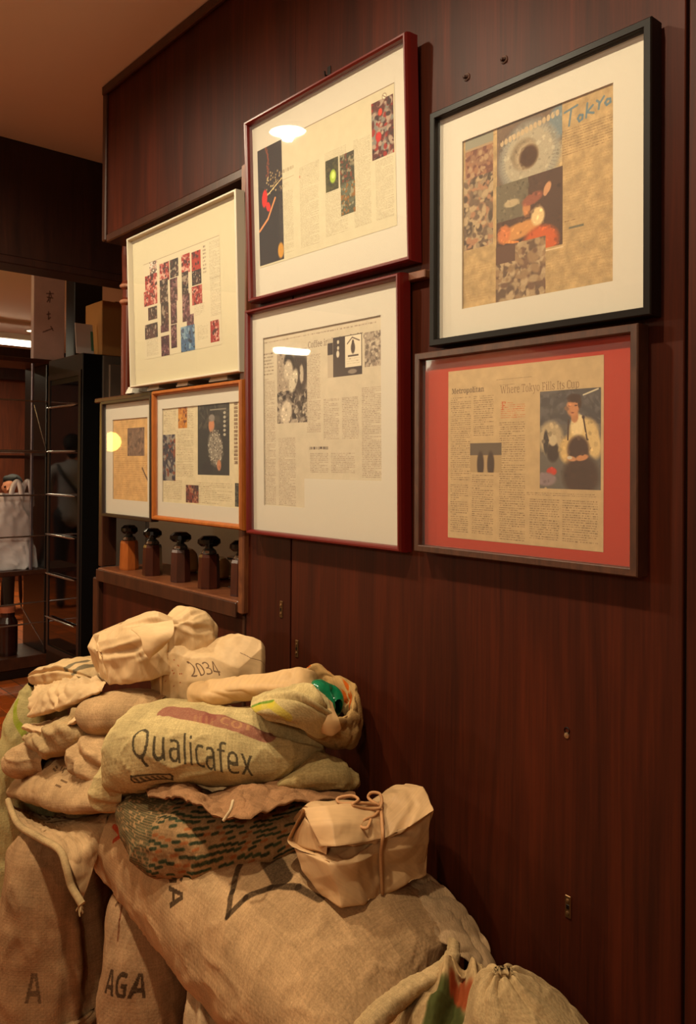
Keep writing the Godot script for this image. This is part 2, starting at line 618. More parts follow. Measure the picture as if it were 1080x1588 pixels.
# ============================== ink ==============================
class Ink:
	extends RefCounted
	var im: Image
	var w: int
	var h: int
	var r := RandomNumberGenerator.new()
	var host
	func _init(host_, w_: int, h_: int, paper: Color, s: int, blotch := 0.03):
		host = host_
		w = w_
		h = h_
		r.seed = s
		im = Image.create(w, h, false, Image.FORMAT_RGB8)
		im.fill(paper)
		if blotch > 0.0:
			var n: FastNoiseLite = host.fnoise(s, 0.02, 4)
			for y in range(0, h, 2):
				for x in range(0, w, 2):
					var k := 1.0 + n.get_noise_2d(x, y) * blotch * 2.0 + (r.randf() - 0.5) * blotch
					im.fill_rect(Rect2i(x, y, 2, 2), Color(paper.r * k, paper.g * k, paper.b * k))
	func rect(x0: float, y0: float, x1: float, y1: float, c: Color):
		im.fill_rect(Rect2i(int(x0 * w), int(y0 * h), maxi(1, int(x1 * w) - int(x0 * w)), maxi(1, int(y1 * h) - int(y0 * h))), c)
	func oval(cx: float, cy: float, rx: float, ry: float, c: Color, clip := [0.0, 0.0, 1.0, 1.0], tilt := 0.0, edge := 2.0):
		var px := rx * w
		var py := ry * h
		var reach := int(ceil(maxf(px, py)))
		var ct := cos(tilt)
		var st := sin(tilt)
		for y in range(maxi(int(cy * h) - reach, maxi(0, int(clip[1] * h))), mini(mini(int(cy * h) + reach + 1, int(clip[3] * h)), h)):
			for x in range(maxi(int(cx * w) - reach, maxi(0, int(clip[0] * w))), mini(mini(int(cx * w) + reach + 1, int(clip[2] * w)), w)):
				var dx := x - cx * w
				var dy := y - cy * h
				var u := (dx * ct + dy * st) / px
				var v := (-dx * st + dy * ct) / py
				var q := u * u + v * v
				if q < 1.0:
					im.set_pixel(x, y, im.get_pixel(x, y).lerp(c, minf(1.0, (1.0 - q) * edge)))
	func column(x0: float, y0: float, x1: float, y1: float, lines: int, c: Color, fill := 0.62):
		# lines of small type: words as short dashes, gaps between, ragged ends of paragraphs
		var a := int(x0 * w)
		var b := int(x1 * w)
		var step := (y1 - y0) * h / lines
		for i in lines:
			var y := int(y0 * h + i * step)
			var x := a
			var stop := b
			if r.randf() < 0.12:
				stop = a + int((b - a) * r.randf_range(0.3, 0.8))
			while x < stop - 2:
				var n := r.randi_range(3, 13)
				n = mini(n, stop - x)
				var k := r.randf_range(0.55, 1.0)
				var hh := maxi(1, int(step * fill * r.randf_range(0.75, 1.0)))
				for q in range(0, n, 2):
					if r.randf() < 0.85:
						var px := im.get_pixel(mini(x + q, w - 1), mini(y, h - 1))
						im.fill_rect(Rect2i(x + q, y, mini(2, n - q), hh), px.lerp(c, k * r.randf_range(0.6, 1.0)))
				x += n + r.randi_range(1, 3)
	func tone_photo(x0: float, y0: float, x1: float, y1: float, pal: Array, blobs := 26, grain := 0.1):
		# a small printed photograph: a dark ground with soft patches of its colours
		rect(x0, y0, x1, y1, pal[0])
		for i in blobs * 5:
			var c: Color = pal[r.randi() % pal.size()].lerp(pal[0], 0.25)
			var s := r.randf_range(0.2, 0.42) if i < blobs / 2 else r.randf_range(0.03, 0.12)
			oval(lerpf(x0, x1, r.randf()), lerpf(y0, y1, r.randf()), (x1 - x0) * s, (y1 - y0) * s * r.randf_range(0.4, 1.2), c, [x0, y0, x1, y1], r.randf() * 3.0, 1.5)
		speckle(x0, y0, x1, y1, grain)
	func mottle(q: Array, n: int, amount: float):
		# small soft patches a little lighter or darker than what is printed there
		for i in n:
			var u := r.randf_range(q[0], q[2])
			var v := r.randf_range(q[1], q[3])
			var c := im.get_pixel(clampi(int(u * w), 0, w - 1), clampi(int(v * h), 0, h - 1))
			var k := 1.0 + r.randf_range(-amount, amount)
			var s := r.randf_range(0.012, 0.038)
			oval(u, v, (q[2] - q[0]) * s, (q[3] - q[1]) * s * r.randf_range(0.4, 1.0), Color(c.r * k, c.g * k, c.b * k), q.slice(0, 4), r.randf() * 3.0, 1.6)
	func speckle(x0: float, y0: float, x1: float, y1: float, grain: float):
		for y in range(maxi(0, int(y0 * h)), mini(h, int(y1 * h))):
			for x in range(maxi(0, int(x0 * w)), mini(w, int(x1 * w))):
				var k := 1.0 + (r.randf() - 0.5) * 2.0 * grain
				var c := im.get_pixel(x, y)
				im.set_pixel(x, y, Color(c.r * k, c.g * k, c.b * k))
	func line(pts: Array, wide: float, c: Color, strength := 1.0, clip_soft := 0.0):
		# a pen stroke through points given as fractions of the sheet; wide in pixels
		for i in pts.size() - 1:
			var a := Vector2(pts[i].x * w, pts[i].y * h)
			var b := Vector2(pts[i + 1].x * w, pts[i + 1].y * h)
			var lo := a.min(b) - Vector2(wide, wide)
			var hi := a.max(b) + Vector2(wide, wide)
			for y in range(maxi(0, int(lo.y)), mini(h, int(hi.y) + 1)):
				for x in range(maxi(0, int(lo.x)), mini(w, int(hi.x) + 1)):
					var p := Vector2(x, y)
					var t := clampf((p - a).dot(b - a) / maxf((b - a).length_squared(), 1e-6), 0.0, 1.0)
					var dd := p.distance_to(a + (b - a) * t)
					var k := clampf(wide * 0.5 + 0.5 - dd, 0.0, 1.0) * strength
					if k > 0.0:
						if clip_soft > 0.0:
							k *= 1.0 - clip_soft * r.randf()
						im.set_pixel(x, y, im.get_pixel(x, y).lerp(c, k))
	func text(what: String, xf: Transform2D, c: Color, font := "Droid Sans", bold := false, strength := 1.0, rough := 0.0):
		# xf maps letters of height one (baseline at 0, y up) to pixels
		var tris: PackedVector2Array = host.letters(what, font, bold)
		for i in range(0, tris.size(), 3):
			var a := xf * Vector2(tris[i].x, -tris[i].y)
			var b := xf * Vector2(tris[i + 1].x, -tris[i + 1].y)
			var d := xf * Vector2(tris[i + 2].x, -tris[i + 2].y)
			var y0 := int(floor(minf(a.y, minf(b.y, d.y))))
			var y1 := int(ceil(maxf(a.y, maxf(b.y, d.y))))
			for y in range(maxi(y0, 0), mini(y1 + 1, h)):
				var yc := y + 0.5
				var xs := []
				for e in [[a, b], [b, d], [d, a]]:
					var p: Vector2 = e[0]
					var q: Vector2 = e[1]
					if (p.y <= yc) != (q.y <= yc):
						xs.append(p.x + (yc - p.y) / (q.y - p.y) * (q.x - p.x))
				if xs.size() == 2:
					var s0 := int(round(minf(xs[0], xs[1])))
					var s1 := int(round(maxf(xs[0], xs[1])))
					for x in range(maxi(s0, 0), mini(s1, w)):
						im.set_pixel(x, y, im.get_pixel(x, y).lerp(c, strength * (1.0 - rough * r.randf())))

func letters(what: String, font: String, bold: bool) -> PackedVector2Array:
	var key := what + font + str(bold)
	if fonts.has(key):
		return fonts[key]
	var f := SystemFont.new()
	f.font_names = PackedStringArray([font])
	f.font_weight = 700 if bold else 400
	var tm := TextMesh.new()
	tm.font = f
	tm.text = what
	tm.font_size = 100
	tm.pixel_size = 0.01
	tm.depth = 0.0
	tm.horizontal_alignment = HORIZONTAL_ALIGNMENT_LEFT
	tm.vertical_alignment = VERTICAL_ALIGNMENT_BOTTOM
	var a := tm.get_mesh_arrays()
	var v: PackedVector3Array = a[Mesh.ARRAY_VERTEX]
	var idx = a[Mesh.ARRAY_INDEX]
	var out := PackedVector2Array()
	if idx == null or idx.size() == 0:
		for p in v:
			out.append(Vector2(p.x, p.y))
	else:
		for i in idx:
			out.append(Vector2(v[i].x, v[i].y))
	fonts[key] = out
	return out

func build_frames():
	var red := mat(Color(0.36, 0.07, 0.055), 0.3, 0.0, 0.5)
	var black := mat(Color(0.07, 0.045, 0.032), 0.4, 0.0, 0.3)
	var brown := wood_mat("frame_brown", Color(0.2, 0.11, 0.07), Color(0.34, 0.2, 0.13), 33, Vector3(3, 3, 3), 0.45)
	var dark_brown := mat(Color(0.14, 0.07, 0.05), 0.4)
	var orange := wood_mat("frame_orange", Color(0.52, 0.27, 0.08), Color(0.68, 0.38, 0.13), 35, Vector3(3, 3, 3), 0.4)
	var silver := mat(Color(0.78, 0.74, 0.66), 0.4, 0.2)
	var white := Color(0.765, 0.73, 0.66)
	var full := [[-1, -1, 0, 2], [1, -1, 2, 2], [0, 1, 1, 2], [0, -1, 1, 0]]
	picture("thin white frame with a page of many tiny photos, upper left of the wall", [-2.505, -1.843, 1.706, 2.206], 2.0, 0.007, 0.03, "flat", silver, Color(0.76, 0.715, 0.59), [-2.421, -1.955, 1.794, 2.106], page_one(), [])
	picture("dark red frame with a narrow red splashed photo, upper of the two red frames", [-1.797, -1.184, 1.887, 2.372], 2.2, 0.013, 0.036, "round", red, white, [-1.762, -1.241, 1.977, 2.288], page_two(), [])
	picture("dark red frame with a black and white newspaper clipping, lower of the two red frames", [-1.797, -1.208, 1.263, 1.866], 1.0, 0.013, 0.036, "round", red, white, [-1.736, -1.284, 1.343, 1.785], page_three(), [[-1, -1, 0, 2], [1, -1, 2, 2], [0, 1, 1, 2], [0, -1, 1, 0], [0.385, 0, 1, 0.165]])
	picture("black frame with wide cream mat around a yellowed clipping, upper right of the wall", [-1.13, -0.643, 1.697, 2.18], 0.4, 0.014, 0.034, "flat", black, white, [-1.056, -0.721, 1.767, 2.105], page_four(), full)
	picture("brown wood frame with orange mat around an article on a man in an apron", [-1.17, -0.664, 1.27, 1.686], 0.3, 0.014, 0.034, "flat", brown, Color(0.63, 0.15, 0.0), [-1.091, -0.737, 1.304, 1.643], page_five(), [], true)
	picture("small dark frame with white mat and yellowed clipping, leftmost above the ledge", [-2.73, -2.352, 1.262, 1.672], 0.6, 0.012, 0.028, "flat", dark_brown, white, [-2.663, -2.401, 1.325, 1.604], page_six(), full)
	picture("orange wood frame with a colour magazine page, right of the small dark frame", [-2.347, -1.828, 1.269, 1.684], 0.6, 0.016, 0.03, "round", orange, white, [-2.300, -1.850, 1.329, 1.625], page_seven(), full)

const INKC := Color(0.42, 0.38, 0.34)

func page_one() -> Image:
	var p := Ink.new(self, 560, 400, Color(0.765, 0.72, 0.6), 101, 0.0)
	var a := [
		[0.096, 0.006, 0.202, 0.178, 0], [0.022, 0.131, 0.198, 0.293, 1], [-0.000, 0.291, 0.196, 0.445, 1], [0.058, 0.468, 0.189, 0.602, 2], [0.004, 0.638, 0.192, 0.790, 2],
		[0.237, 0.060, 0.371, 0.246, 1], [0.235, 0.225, 0.347, 0.466, 2], [0.243, 0.456, 0.350, 0.691, 2], [0.235, 0.686, 0.349, 0.760, 3], [0.237, 0.798, 0.350, 1.014, 3],
		[0.382, 0.060, 0.493, 0.240, 2], [0.376, 0.248, 0.475, 0.480, 3], [0.377, 0.469, 0.461, 0.700, 3], [0.376, 0.709, 0.455, 0.942, 3],
		[0.534, 0.056, 0.644, 0.241, 1], [0.535, 0.224, 0.619, 0.456, 2], [0.535, 0.444, 0.632, 0.708, 3], [0.589, 0.651, 0.678, 0.762, 3], [0.507, 0.754, 0.684, 1.021, 4],
		[0.666, 0.065, 0.777, 0.267, 5], [0.665, 0.246, 0.782, 0.387, 2], [0.660, 0.395, 0.787, 0.573, 1], [0.876, 0.765, 0.978, 0.967, 1]]
	var pals := [[Color(0.8, 0.75, 0.68), Color(0.2, 0.12, 0.1), Color(0.7, 0.5, 0.42)], [Color(0.55, 0.12, 0.1), Color(0.7, 0.4, 0.35), Color(0.15, 0.08, 0.08), Color(0.85, 0.75, 0.66)], [Color(0.14, 0.1, 0.09), Color(0.7, 0.62, 0.52), Color(0.35, 0.2, 0.16), Color(0.2, 0.14, 0.12)], [Color(0.24, 0.1, 0.12), Color(0.42, 0.24, 0.27), Color(0.62, 0.48, 0.45), Color(0.12, 0.07, 0.1)], [Color(0.28, 0.4, 0.52), Color(0.52, 0.62, 0.66), Color(0.1, 0.12, 0.16), Color(0.22, 0.32, 0.44)], [Color(0.62, 0.18, 0.12), Color(0.58, 0.14, 0.1), Color(0.1, 0.06, 0.06)]]
	for q in a:
		p.tone_photo(q[0], q[1], q[2], q[3], pals[q[4]], 14)
	for q in [[0.025, 0.794, 0.194, 0.978], [0.721, 0.780, 0.845, 0.921], [0.687, 0.575, 0.812, 0.691], [0.880, 0.030, 1.001, 0.384], [0.884, 0.365, 1.004, 0.730]]:
		p.column(q[0], q[1], q[2], q[3], int((q[3] - q[1]) * 70) + 2, Color(0.55, 0.5, 0.42), 0.5)
	var hd := [0.805, 0.043, 0.842, 0.319]
	p.column(hd[0], hd[1], hd[2], hd[3], 8, Color(0.4, 0.32, 0.28), 0.6)
	p.rect(0, 0.0, 1, 0.006, Color(0.55, 0.48, 0.4))
	return p.im

func page_two() -> Image:
	var p := Ink.new(self, 720, 430, Color(0.755, 0.71, 0.59), 102, 0.012)
	p.rect(0, 0, 1, 0.008, Color(0.5, 0.42, 0.34))
	# the narrow dark photograph with a red spill
	var d := [-0.006, -0.014, 0.207, 0.984]
	p.rect(d[0], d[1], d[2], d[3], Color(0.13, 0.1, 0.11))
	var clip := d
	for i in 26:
		p.oval(lerpf(d[0], d[2], 0.42 + p.r.randf_range(-0.06, 0.06)), lerpf(d[1], d[3], i * 0.011), 0.006, 0.012, Color(0.45, 0.2, 0.12), clip)
	for i in 40:
		p.oval(lerpf(d[0], d[2], p.r.randf_range(0.35, 1.0)), lerpf(d[1], d[3], p.r.randf_range(0.24, 0.42)), 0.006, 0.01, Color(0.5, 0.4, 0.26).lerp(Color(0.7, 0.6, 0.42), p.r.randf()), clip)
	p.oval(lerpf(d[0], d[2], 0.28), lerpf(d[1], d[3], 0.44), 0.026, 0.085, Color(0.85, 0.08, 0.05), clip, 0.1)
	p.oval(lerpf(d[0], d[2], 0.42), lerpf(d[1], d[3], 0.52), 0.02, 0.05, Color(0.8, 0.1, 0.06), clip, -0.4)
	p.line([Vector2(lerpf(d[0], d[2], 0.05), lerpf(d[1], d[3], 0.7)), Vector2(lerpf(d[0], d[2], 0.4), lerpf(d[1], d[3], 0.62)), Vector2(lerpf(d[0], d[2], 0.7), lerpf(d[1], d[3], 0.47))], 9, Color(0.78, 0.5, 0.3))
	p.line([Vector2(lerpf(d[0], d[2], 0.4), lerpf(d[1], d[3], 0.42)), Vector2(lerpf(d[0], d[2], 0.98), lerpf(d[1], d[3], 0.33))], 4, Color(0.82, 0.72, 0.5))
	p.oval(lerpf(d[0], d[2], 0.88), lerpf(d[1], d[3], 0.92), 0.028, 0.075, Color(0.75, 0.52, 0.14), clip)
	# columns of type
	for c in [[0.175, 0.37, 0.26, 0.42], [0.175, 0.44, 0.29, 0.95], [0.345, 0.30, 0.495, 0.47], [0.345, 0.47, 0.485, 0.95], [0.535, 0.28, 0.69, 0.93], [0.735, 0.28, 0.845, 0.93], [0.875, 0.5, 0.985, 0.93]]:
		p.column(c[0], c[1], c[2], c[3], int((c[3] - c[1]) * 110), Color(0.46, 0.4, 0.32), 0.5)
	p.rect(0.172, 0.335, 0.3, 0.337, Color(0.5, 0.42, 0.34))
	p.column(0.18, 0.255, 0.3, 0.3, 1, Color(0.55, 0.48, 0.38), 0.7)
	for q in [[0.541, 0.341, 0.631, 0.582, 0], [0.643, 0.345, 0.740, 0.584, 1], [0.645, 0.561, 0.742, 0.801, 2], [0.858, 0.076, 0.992, 0.485, 3]]:
		var pal: Array = [[Color(0.16, 0.16, 0.08), Color(0.2, 0.2, 0.1), Color(0.3, 0.28, 0.14)], [Color(0.22, 0.2, 0.14), Color(0.6, 0.55, 0.42), Color(0.2, 0.22, 0.16), Color(0.5, 0.2, 0.12)], [Color(0.28, 0.28, 0.2), Color(0.62, 0.58, 0.46), Color(0.36, 0.38, 0.3), Color(0.6, 0.36, 0.12)], [Color(0.3, 0.12, 0.1), Color(0.62, 0.1, 0.07), Color(0.72, 0.66, 0.56), Color(0.16, 0.1, 0.1), Color(0.5, 0.55, 0.5)]][q[4]]
		p.tone_photo(q[0], q[1], q[2], q[3], pal, 26)
		if q[4] == 0:
			p.oval((q[0] + q[2]) / 2 + 0.005, lerpf(q[1], q[3], 0.55), 0.026, 0.06, Color(0.6, 0.7, 0.2), q.slice(0, 4))
			p.oval((q[0] + q[2]) / 2 + 0.007, lerpf(q[1], q[3], 0.52), 0.014, 0.03, Color(0.78, 0.82, 0.42), q.slice(0, 4))
		if q[4] == 3:
			p.oval(lerpf(q[0], q[2], 0.4), lerpf(q[1], q[3], 0.2), 0.014, 0.03, Color(0.78, 0.22, 0.12), q.slice(0, 4))
			p.oval(lerpf(q[0], q[2], 0.3), lerpf(q[1], q[3], 0.62), 0.02, 0.04, Color(0.72, 0.08, 0.06), q.slice(0, 4))
	# the small round emblem above the right photograph
	p.oval(0.938, 0.062, 0.016, 0.027, Color(0.5, 0.42, 0.34))
	p.oval(0.938, 0.062, 0.012, 0.02, Color(0.86, 0.8, 0.68))
	p.line([Vector2(0.928, 0.05), Vector2(0.948, 0.075)], 3, Color(0.5, 0.42, 0.34))
	p.oval(0.345, 0.37, 0.006, 0.012, Color(0.7, 0.5, 0.4))
	return p.im

func page_three() -> Image:
	var p := Ink.new(self, 560, 560, Color(0.745, 0.69, 0.59), 103, 0.02)
	var k := Color(0.5, 0.43, 0.37)
	p.rect(0, 0, 1, 0.012, Color(0.6, 0.54, 0.44))
	p.text("Coffee in the Land of Tea", Transform2D(Vector2(23, 0), Vector2(0, 26), Vector2(232, 68)), Color(0.42, 0.36, 0.31), "Droid Serif")
	p.column(0.0, 0.035, 0.95, 0.055, 1, k, 0.4)
	p.column(0.0, 0.1, 0.1, 0.24, 7, Color(0.42, 0.36, 0.3), 0.5)
	for c in [[0, 0.25, 0.115, 0.99], [0.145, 0.6, 0.3, 0.99], [0.405, 0.15, 0.52, 0.58], [0.545, 0.4, 0.67, 0.62], [0.695, 0.4, 0.82, 0.62], [0.845, 0.36, 0.99, 0.82], [0.43, 0.69, 0.58, 0.8], [0.605, 0.69, 0.79, 0.8]]:
		p.column(c[0], c[1], c[2], c[3], int((c[3] - c[1]) * 115), k, 0.55)
	var grey := [Color(0.24, 0.2, 0.18), Color(0.66, 0.6, 0.52), Color(0.12, 0.1, 0.09), Color(0.45, 0.4, 0.35), Color(0.78, 0.72, 0.62)]
	var a := [0.134, 0.107, 0.406, 0.517]
	p.rect(a[0], a[1], a[2], a[3], Color(0.6, 0.54, 0.46))
	p.tone_photo(a[0], lerpf(a[1], a[3], 0.55), a[2], a[3], grey, 34, 0.12)
	p.oval(lerpf(a[0], a[2], 0.75), lerpf(a[1], a[3], 0.3), 0.09, 0.14, Color(0.22, 0.18, 0.16), a)
	p.oval(lerpf(a[0], a[2], 0.4), lerpf(a[1], a[3], 0.14), 0.05, 0.055, Color(0.14, 0.11, 0.1), a)
	p.oval(lerpf(a[0], a[2], 0.38), lerpf(a[1], a[3], 0.27), 0.05, 0.07, Color(0.72, 0.66, 0.57), a)
	p.oval(lerpf(a[0], a[2], 0.55), lerpf(a[1], a[3], 0.42), 0.04, 0.08, Color(0.75, 0.7, 0.6), a, 0.4)
	p.oval(lerpf(a[0], a[2], 0.82), lerpf(a[1], a[3], 0.34), 0.02, 0.06, Color(0.7, 0.64, 0.55), a)
	p.oval(lerpf(a[0], a[2], 0.3), lerpf(a[1], a[3], 0.85), 0.06, 0.09, Color(0.74, 0.68, 0.59), a, 0.3)
	p.mottle(a, 170, 0.3)
	p.speckle(a[0], a[1], a[2], a[3], 0.14)
	var b := [0.581, 0.079, 0.849, 0.288]
	p.rect(b[0], b[1], b[2], b[3], Color(0.2, 0.16, 0.15))
	p.rect(b[0], b[1], lerpf(b[0], b[2], 0.17), b[3], Color(0.68, 0.62, 0.53))
	p.rect(b[0], lerpf(b[1], b[3], 0.12), lerpf(b[0], b[2], 0.16), lerpf(b[1], b[3], 0.42), Color(0.2, 0.16, 0.15))
	p.rect(lerpf(b[0], b[2], 0.52), lerpf(b[1], b[3], 0.02), lerpf(b[0], b[2], 0.98), lerpf(b[1], b[3], 0.8), Color(0.82, 0.77, 0.67))
	p.oval(lerpf(b[0], b[2], 0.74), lerpf(b[1], b[3], 0.32), 0.018, 0.034, Color(0.25, 0.2, 0.18))
	p.oval(lerpf(b[0], b[2], 0.74), lerpf(b[1], b[3], 0.2), 0.01, 0.02, Color(0.25, 0.2, 0.18))
	p.line([Vector2(lerpf(b[0], b[2], 0.58), lerpf(b[1], b[3], 0.2)), Vector2(lerpf(b[0], b[2], 0.72), lerpf(b[1], b[3], 0.06)), Vector2(lerpf(b[0], b[2], 0.92), lerpf(b[1], b[3], 0.16))], 4, Color(0.4, 0.34, 0.3))
	p.rect(lerpf(b[0], b[2], 0.6), lerpf(b[1], b[3], 0.5), lerpf(b[0], b[2], 0.9), lerpf(b[1], b[3], 0.54), Color(0.3, 0.25, 0.22))
	p.column(lerpf(b[0], b[2], 0.57), lerpf(b[1], b[3], 0.58), lerpf(b[0], b[2], 0.93), lerpf(b[1], b[3], 0.76), 3, k, 0.3)
	for i in 3:
		p.oval(lerpf(b[0], b[2], 0.31), lerpf(b[1], b[3], 0.12 + i * 0.15), 0.01, 0.012, Color(0.75, 0.7, 0.6))
	p.oval(lerpf(b[0], b[2], 0.3), lerpf(b[1], b[3], 0.42), 0.014, 0.022, Color(0.8, 0.75, 0.66))
	p.oval(lerpf(b[0], b[2], 0.72), lerpf(b[1], b[3], 0.9), 0.04, 0.014, Color(0.5, 0.45, 0.4), b)
	var c := [0.869, 0.082, 0.992, 0.257]
	p.tone_photo(c[0], c[1], c[2], c[3], [Color(0.55, 0.49, 0.42), Color(0.66, 0.6, 0.52), Color(0.36, 0.31, 0.27), Color(0.78, 0.72, 0.62)], 30, 0.16)
	p.column(0.42, 0.655, 0.58, 0.672, 1, Color(0.25, 0.2, 0.18), 1.0)
	return p.im

func page_four() -> Image:
	var p := Ink.new(self, 600, 600, Color(0.66, 0.545, 0.37), 104, 0.09)
	var type := Color(0.5, 0.39, 0.25)
	for c in [[0.655, 0.33, 0.98, 0.96], [0.02, 0.75, 0.3, 0.96], [0.52, 0.76, 0.64, 0.96]]:
		p.column(c[0], c[1], c[2], c[3], int((c[3] - c[1]) * 70), Color(0.62, 0.5, 0.33), 0.5)
	p.column(0.66, 0.16, 0.98, 0.3, 10, Color(0.4, 0.29, 0.19), 0.35)
	p.column(0.0, 0.035, 0.6, 0.05, 1, Color(0.5, 0.38, 0.24), 0.4)
	var q := [0.027, -0.001, 0.234, 0.279]
	p.rect(q[0], q[1], q[2], q[3], Color(0.6, 0.5, 0.38))
	p.tone_photo(q[0], lerpf(q[1], q[3], 0.3), q[2], q[3], [Color(0.52, 0.38, 0.28), Color(0.66, 0.54, 0.4), Color(0.38, 0.22, 0.18), Color(0.58, 0.4, 0.28)], 22, 0.08)
	p.rect(q[0], q[1], q[2], lerpf(q[1], q[3], 0.25), Color(0.52, 0.5, 0.42))
	# the round object seen from above, ringed by lettering
	var r4 := [0.260, 0.011, 0.690, 0.441]
	p.rect(r4[0], r4[1], r4[2], r4[3], Color(0.42, 0.34, 0.27))
	p.rect(lerpf(r4[0], r4[2], 0.62), lerpf(r4[1], r4[3], 0.45), r4[2], r4[3], Color(0.68, 0.57, 0.4))
	p.oval(lerpf(r4[0], r4[2], 0.95), lerpf(r4[1], r4[3], 0.2), 0.08, 0.1, Color(0.42, 0.46, 0.46), r4)
	var cx := lerpf(r4[0], r4[2], 0.5)
	var cy := lerpf(r4[1], r4[3], 0.5)
	p.oval(cx, cy, 0.225, 0.215, Color(0.42, 0.46, 0.47), r4)
	p.oval(cx, cy, 0.212, 0.2, Color(0.63, 0.58, 0.48), r4)
	for i in 60:
		var t := i * TAU / 60
		p.line([Vector2(cx + cos(t) * 0.16, cy + sin(t) * 0.155), Vector2(cx + cos(t) * 0.2, cy + sin(t) * 0.19)], 2, Color(0.5, 0.46, 0.4))
	p.oval(cx - 0.03, cy - 0.02, 0.1, 0.095, Color(0.5, 0.43, 0.33), r4)
	p.oval(cx - 0.01, cy - 0.005, 0.088, 0.085, Color(0.64, 0.56, 0.44), r4)
	p.oval(cx, cy, 0.07, 0.07, Color(0.28, 0.18, 0.11), r4)
	for i in 14:
		p.oval(lerpf(r4[0], r4[2], 0.08 + i * 0.065), lerpf(r4[1], r4[3], 0.22 - i * 0.01), 0.014, 0.02, Color(0.7, 0.6, 0.46), r4)
	for i in 8:
		p.oval(lerpf(r4[0], r4[2], 0.05 + i * 0.05), lerpf(r4[1], r4[3], 0.93 - i * 0.01), 0.016, 0.022, Color(0.7, 0.6, 0.46), r4)
	p.mottle(r4, 170, 0.14)
	p.speckle(r4[0], r4[1], r4[2], r4[3], 0.1)
	var s4 := [0.017, 0.240, 0.234, 0.653]
	p.tone_photo(s4[0], s4[1], s4[2], s4[3], [Color(0.55, 0.47, 0.36), Color(0.36, 0.28, 0.22), Color(0.68, 0.58, 0.43), Color(0.22, 0.17, 0.14), Color(0.62, 0.42, 0.3)], 46, 0.12)
	# the two people at a table
	var m := [0.257, 0.338, 0.692, 0.746]
	p.rect(m[0], m[1], m[2], m[3], Color(0.3, 0.21, 0.16))
	p.rect(m[0], m[1], lerpf(m[0], m[2], 0.5), lerpf(m[1], m[3], 0.5), Color(0.4, 0.36, 0.28))
	p.oval(lerpf(m[0], m[2], 0.24), lerpf(m[1], m[3], 0.28), 0.06, 0.025, Color(0.66, 0.58, 0.44), m)
	p.oval(lerpf(m[0], m[2], 0.35), lerpf(m[1], m[3], 0.68), 0.17, 0.05, Color(0.72, 0.5, 0.28), m, -0.15)
	p.oval(lerpf(m[0], m[2], 0.12), lerpf(m[1], m[3], 0.68), 0.05, 0.06, Color(0.72, 0.42, 0.24), m)
	p.oval(lerpf(m[0], m[2], 0.47), lerpf(m[1], m[3], 0.4), 0.03, 0.055, Color(0.7, 0.46, 0.28), m)
	p.oval(lerpf(m[0], m[2], 0.56), lerpf(m[1], m[3], 0.3), 0.08, 0.035, Color(0.52, 0.3, 0.22), m, -0.2)
	p.oval(lerpf(m[0], m[2], 0.64), lerpf(m[1], m[3], 0.55), 0.05, 0.06, Color(0.8, 0.68, 0.48), m)
	p.oval(lerpf(m[0], m[2], 0.78), lerpf(m[1], m[3], 0.22), 0.024, 0.04, Color(0.72, 0.52, 0.36), m, 0.5)
	p.oval(lerpf(m[0], m[2], 0.68), lerpf(m[1], m[3], 0.9), 0.13, 0.1, Color(0.72, 0.33, 0.15), m)
	p.line([Vector2(lerpf(m[0], m[2], 0.12), lerpf(m[1], m[3], 0.78)), Vector2(lerpf(m[0], m[2], 0.55), lerpf(m[1], m[3], 0.88))], 9, Color(0.78, 0.48, 0.24))
	p.mottle(m, 170, 0.22)
	p.speckle(m[0], m[1], m[2], m[3], 0.08)
	p.line([Vector2(m[0], m[3] + 0.012), Vector2(m[2], m[3] + 0.012)], 4, Color(0.8, 0.7, 0.54))
	var b4 := [0.254, 0.679, 0.588, 1.001]
	p.tone_photo(b4[0], b4[1], b4[2], b4[3], [Color(0.6, 0.5, 0.37), Color(0.36, 0.25, 0.19), Color(0.68, 0.58, 0.44), Color(0.52, 0.4, 0.28), Color(0.3, 0.22, 0.17)], 50, 0.1)
	p.rect(b4[0], b4[1], lerpf(b4[0], b4[2], 0.4), lerpf(b4[1], b4[3], 0.3), Color(0.36, 0.25, 0.19))
	# the brushed blue title
	var blue := Color(0.33, 0.42, 0.46)
	var ox := 0.702
	var oy := 0.045
	for stroke in [[[0, 0.02], [0.085, 0.005]], [[0.045, 0.012], [0.03, 0.095]], [[0.1, 0.06], [0.088, 0.075], [0.098, 0.092], [0.117, 0.085], [0.12, 0.066], [0.1, 0.06]], [[0.15, 0.015], [0.142, 0.085]], [[0.185, 0.035], [0.147, 0.06], [0.19, 0.075]], [[0.21, 0.02], [0.228, 0.035]], [[0.255, 0.012], [0.225, 0.042], [0.222, 0.065]], [[0.275, 0.032], [0.262, 0.046], [0.272, 0.06], [0.295, 0.052], [0.293, 0.035], [0.275, 0.032]]]:
		var pts := []
		for s in stroke:
			pts.append(Vector2(ox + s[0] * 0.9, oy + s[1] * 1.0))
		p.line(pts, 7, blue, 0.85)
	p.rect(0.73, 0.665, 0.82, 0.678, Color(0.4, 0.38, 0.3))
	p.column(0.7, 0.63, 0.88, 0.645, 1, Color(0.42, 0.3, 0.2), 0.4)
	return p.im

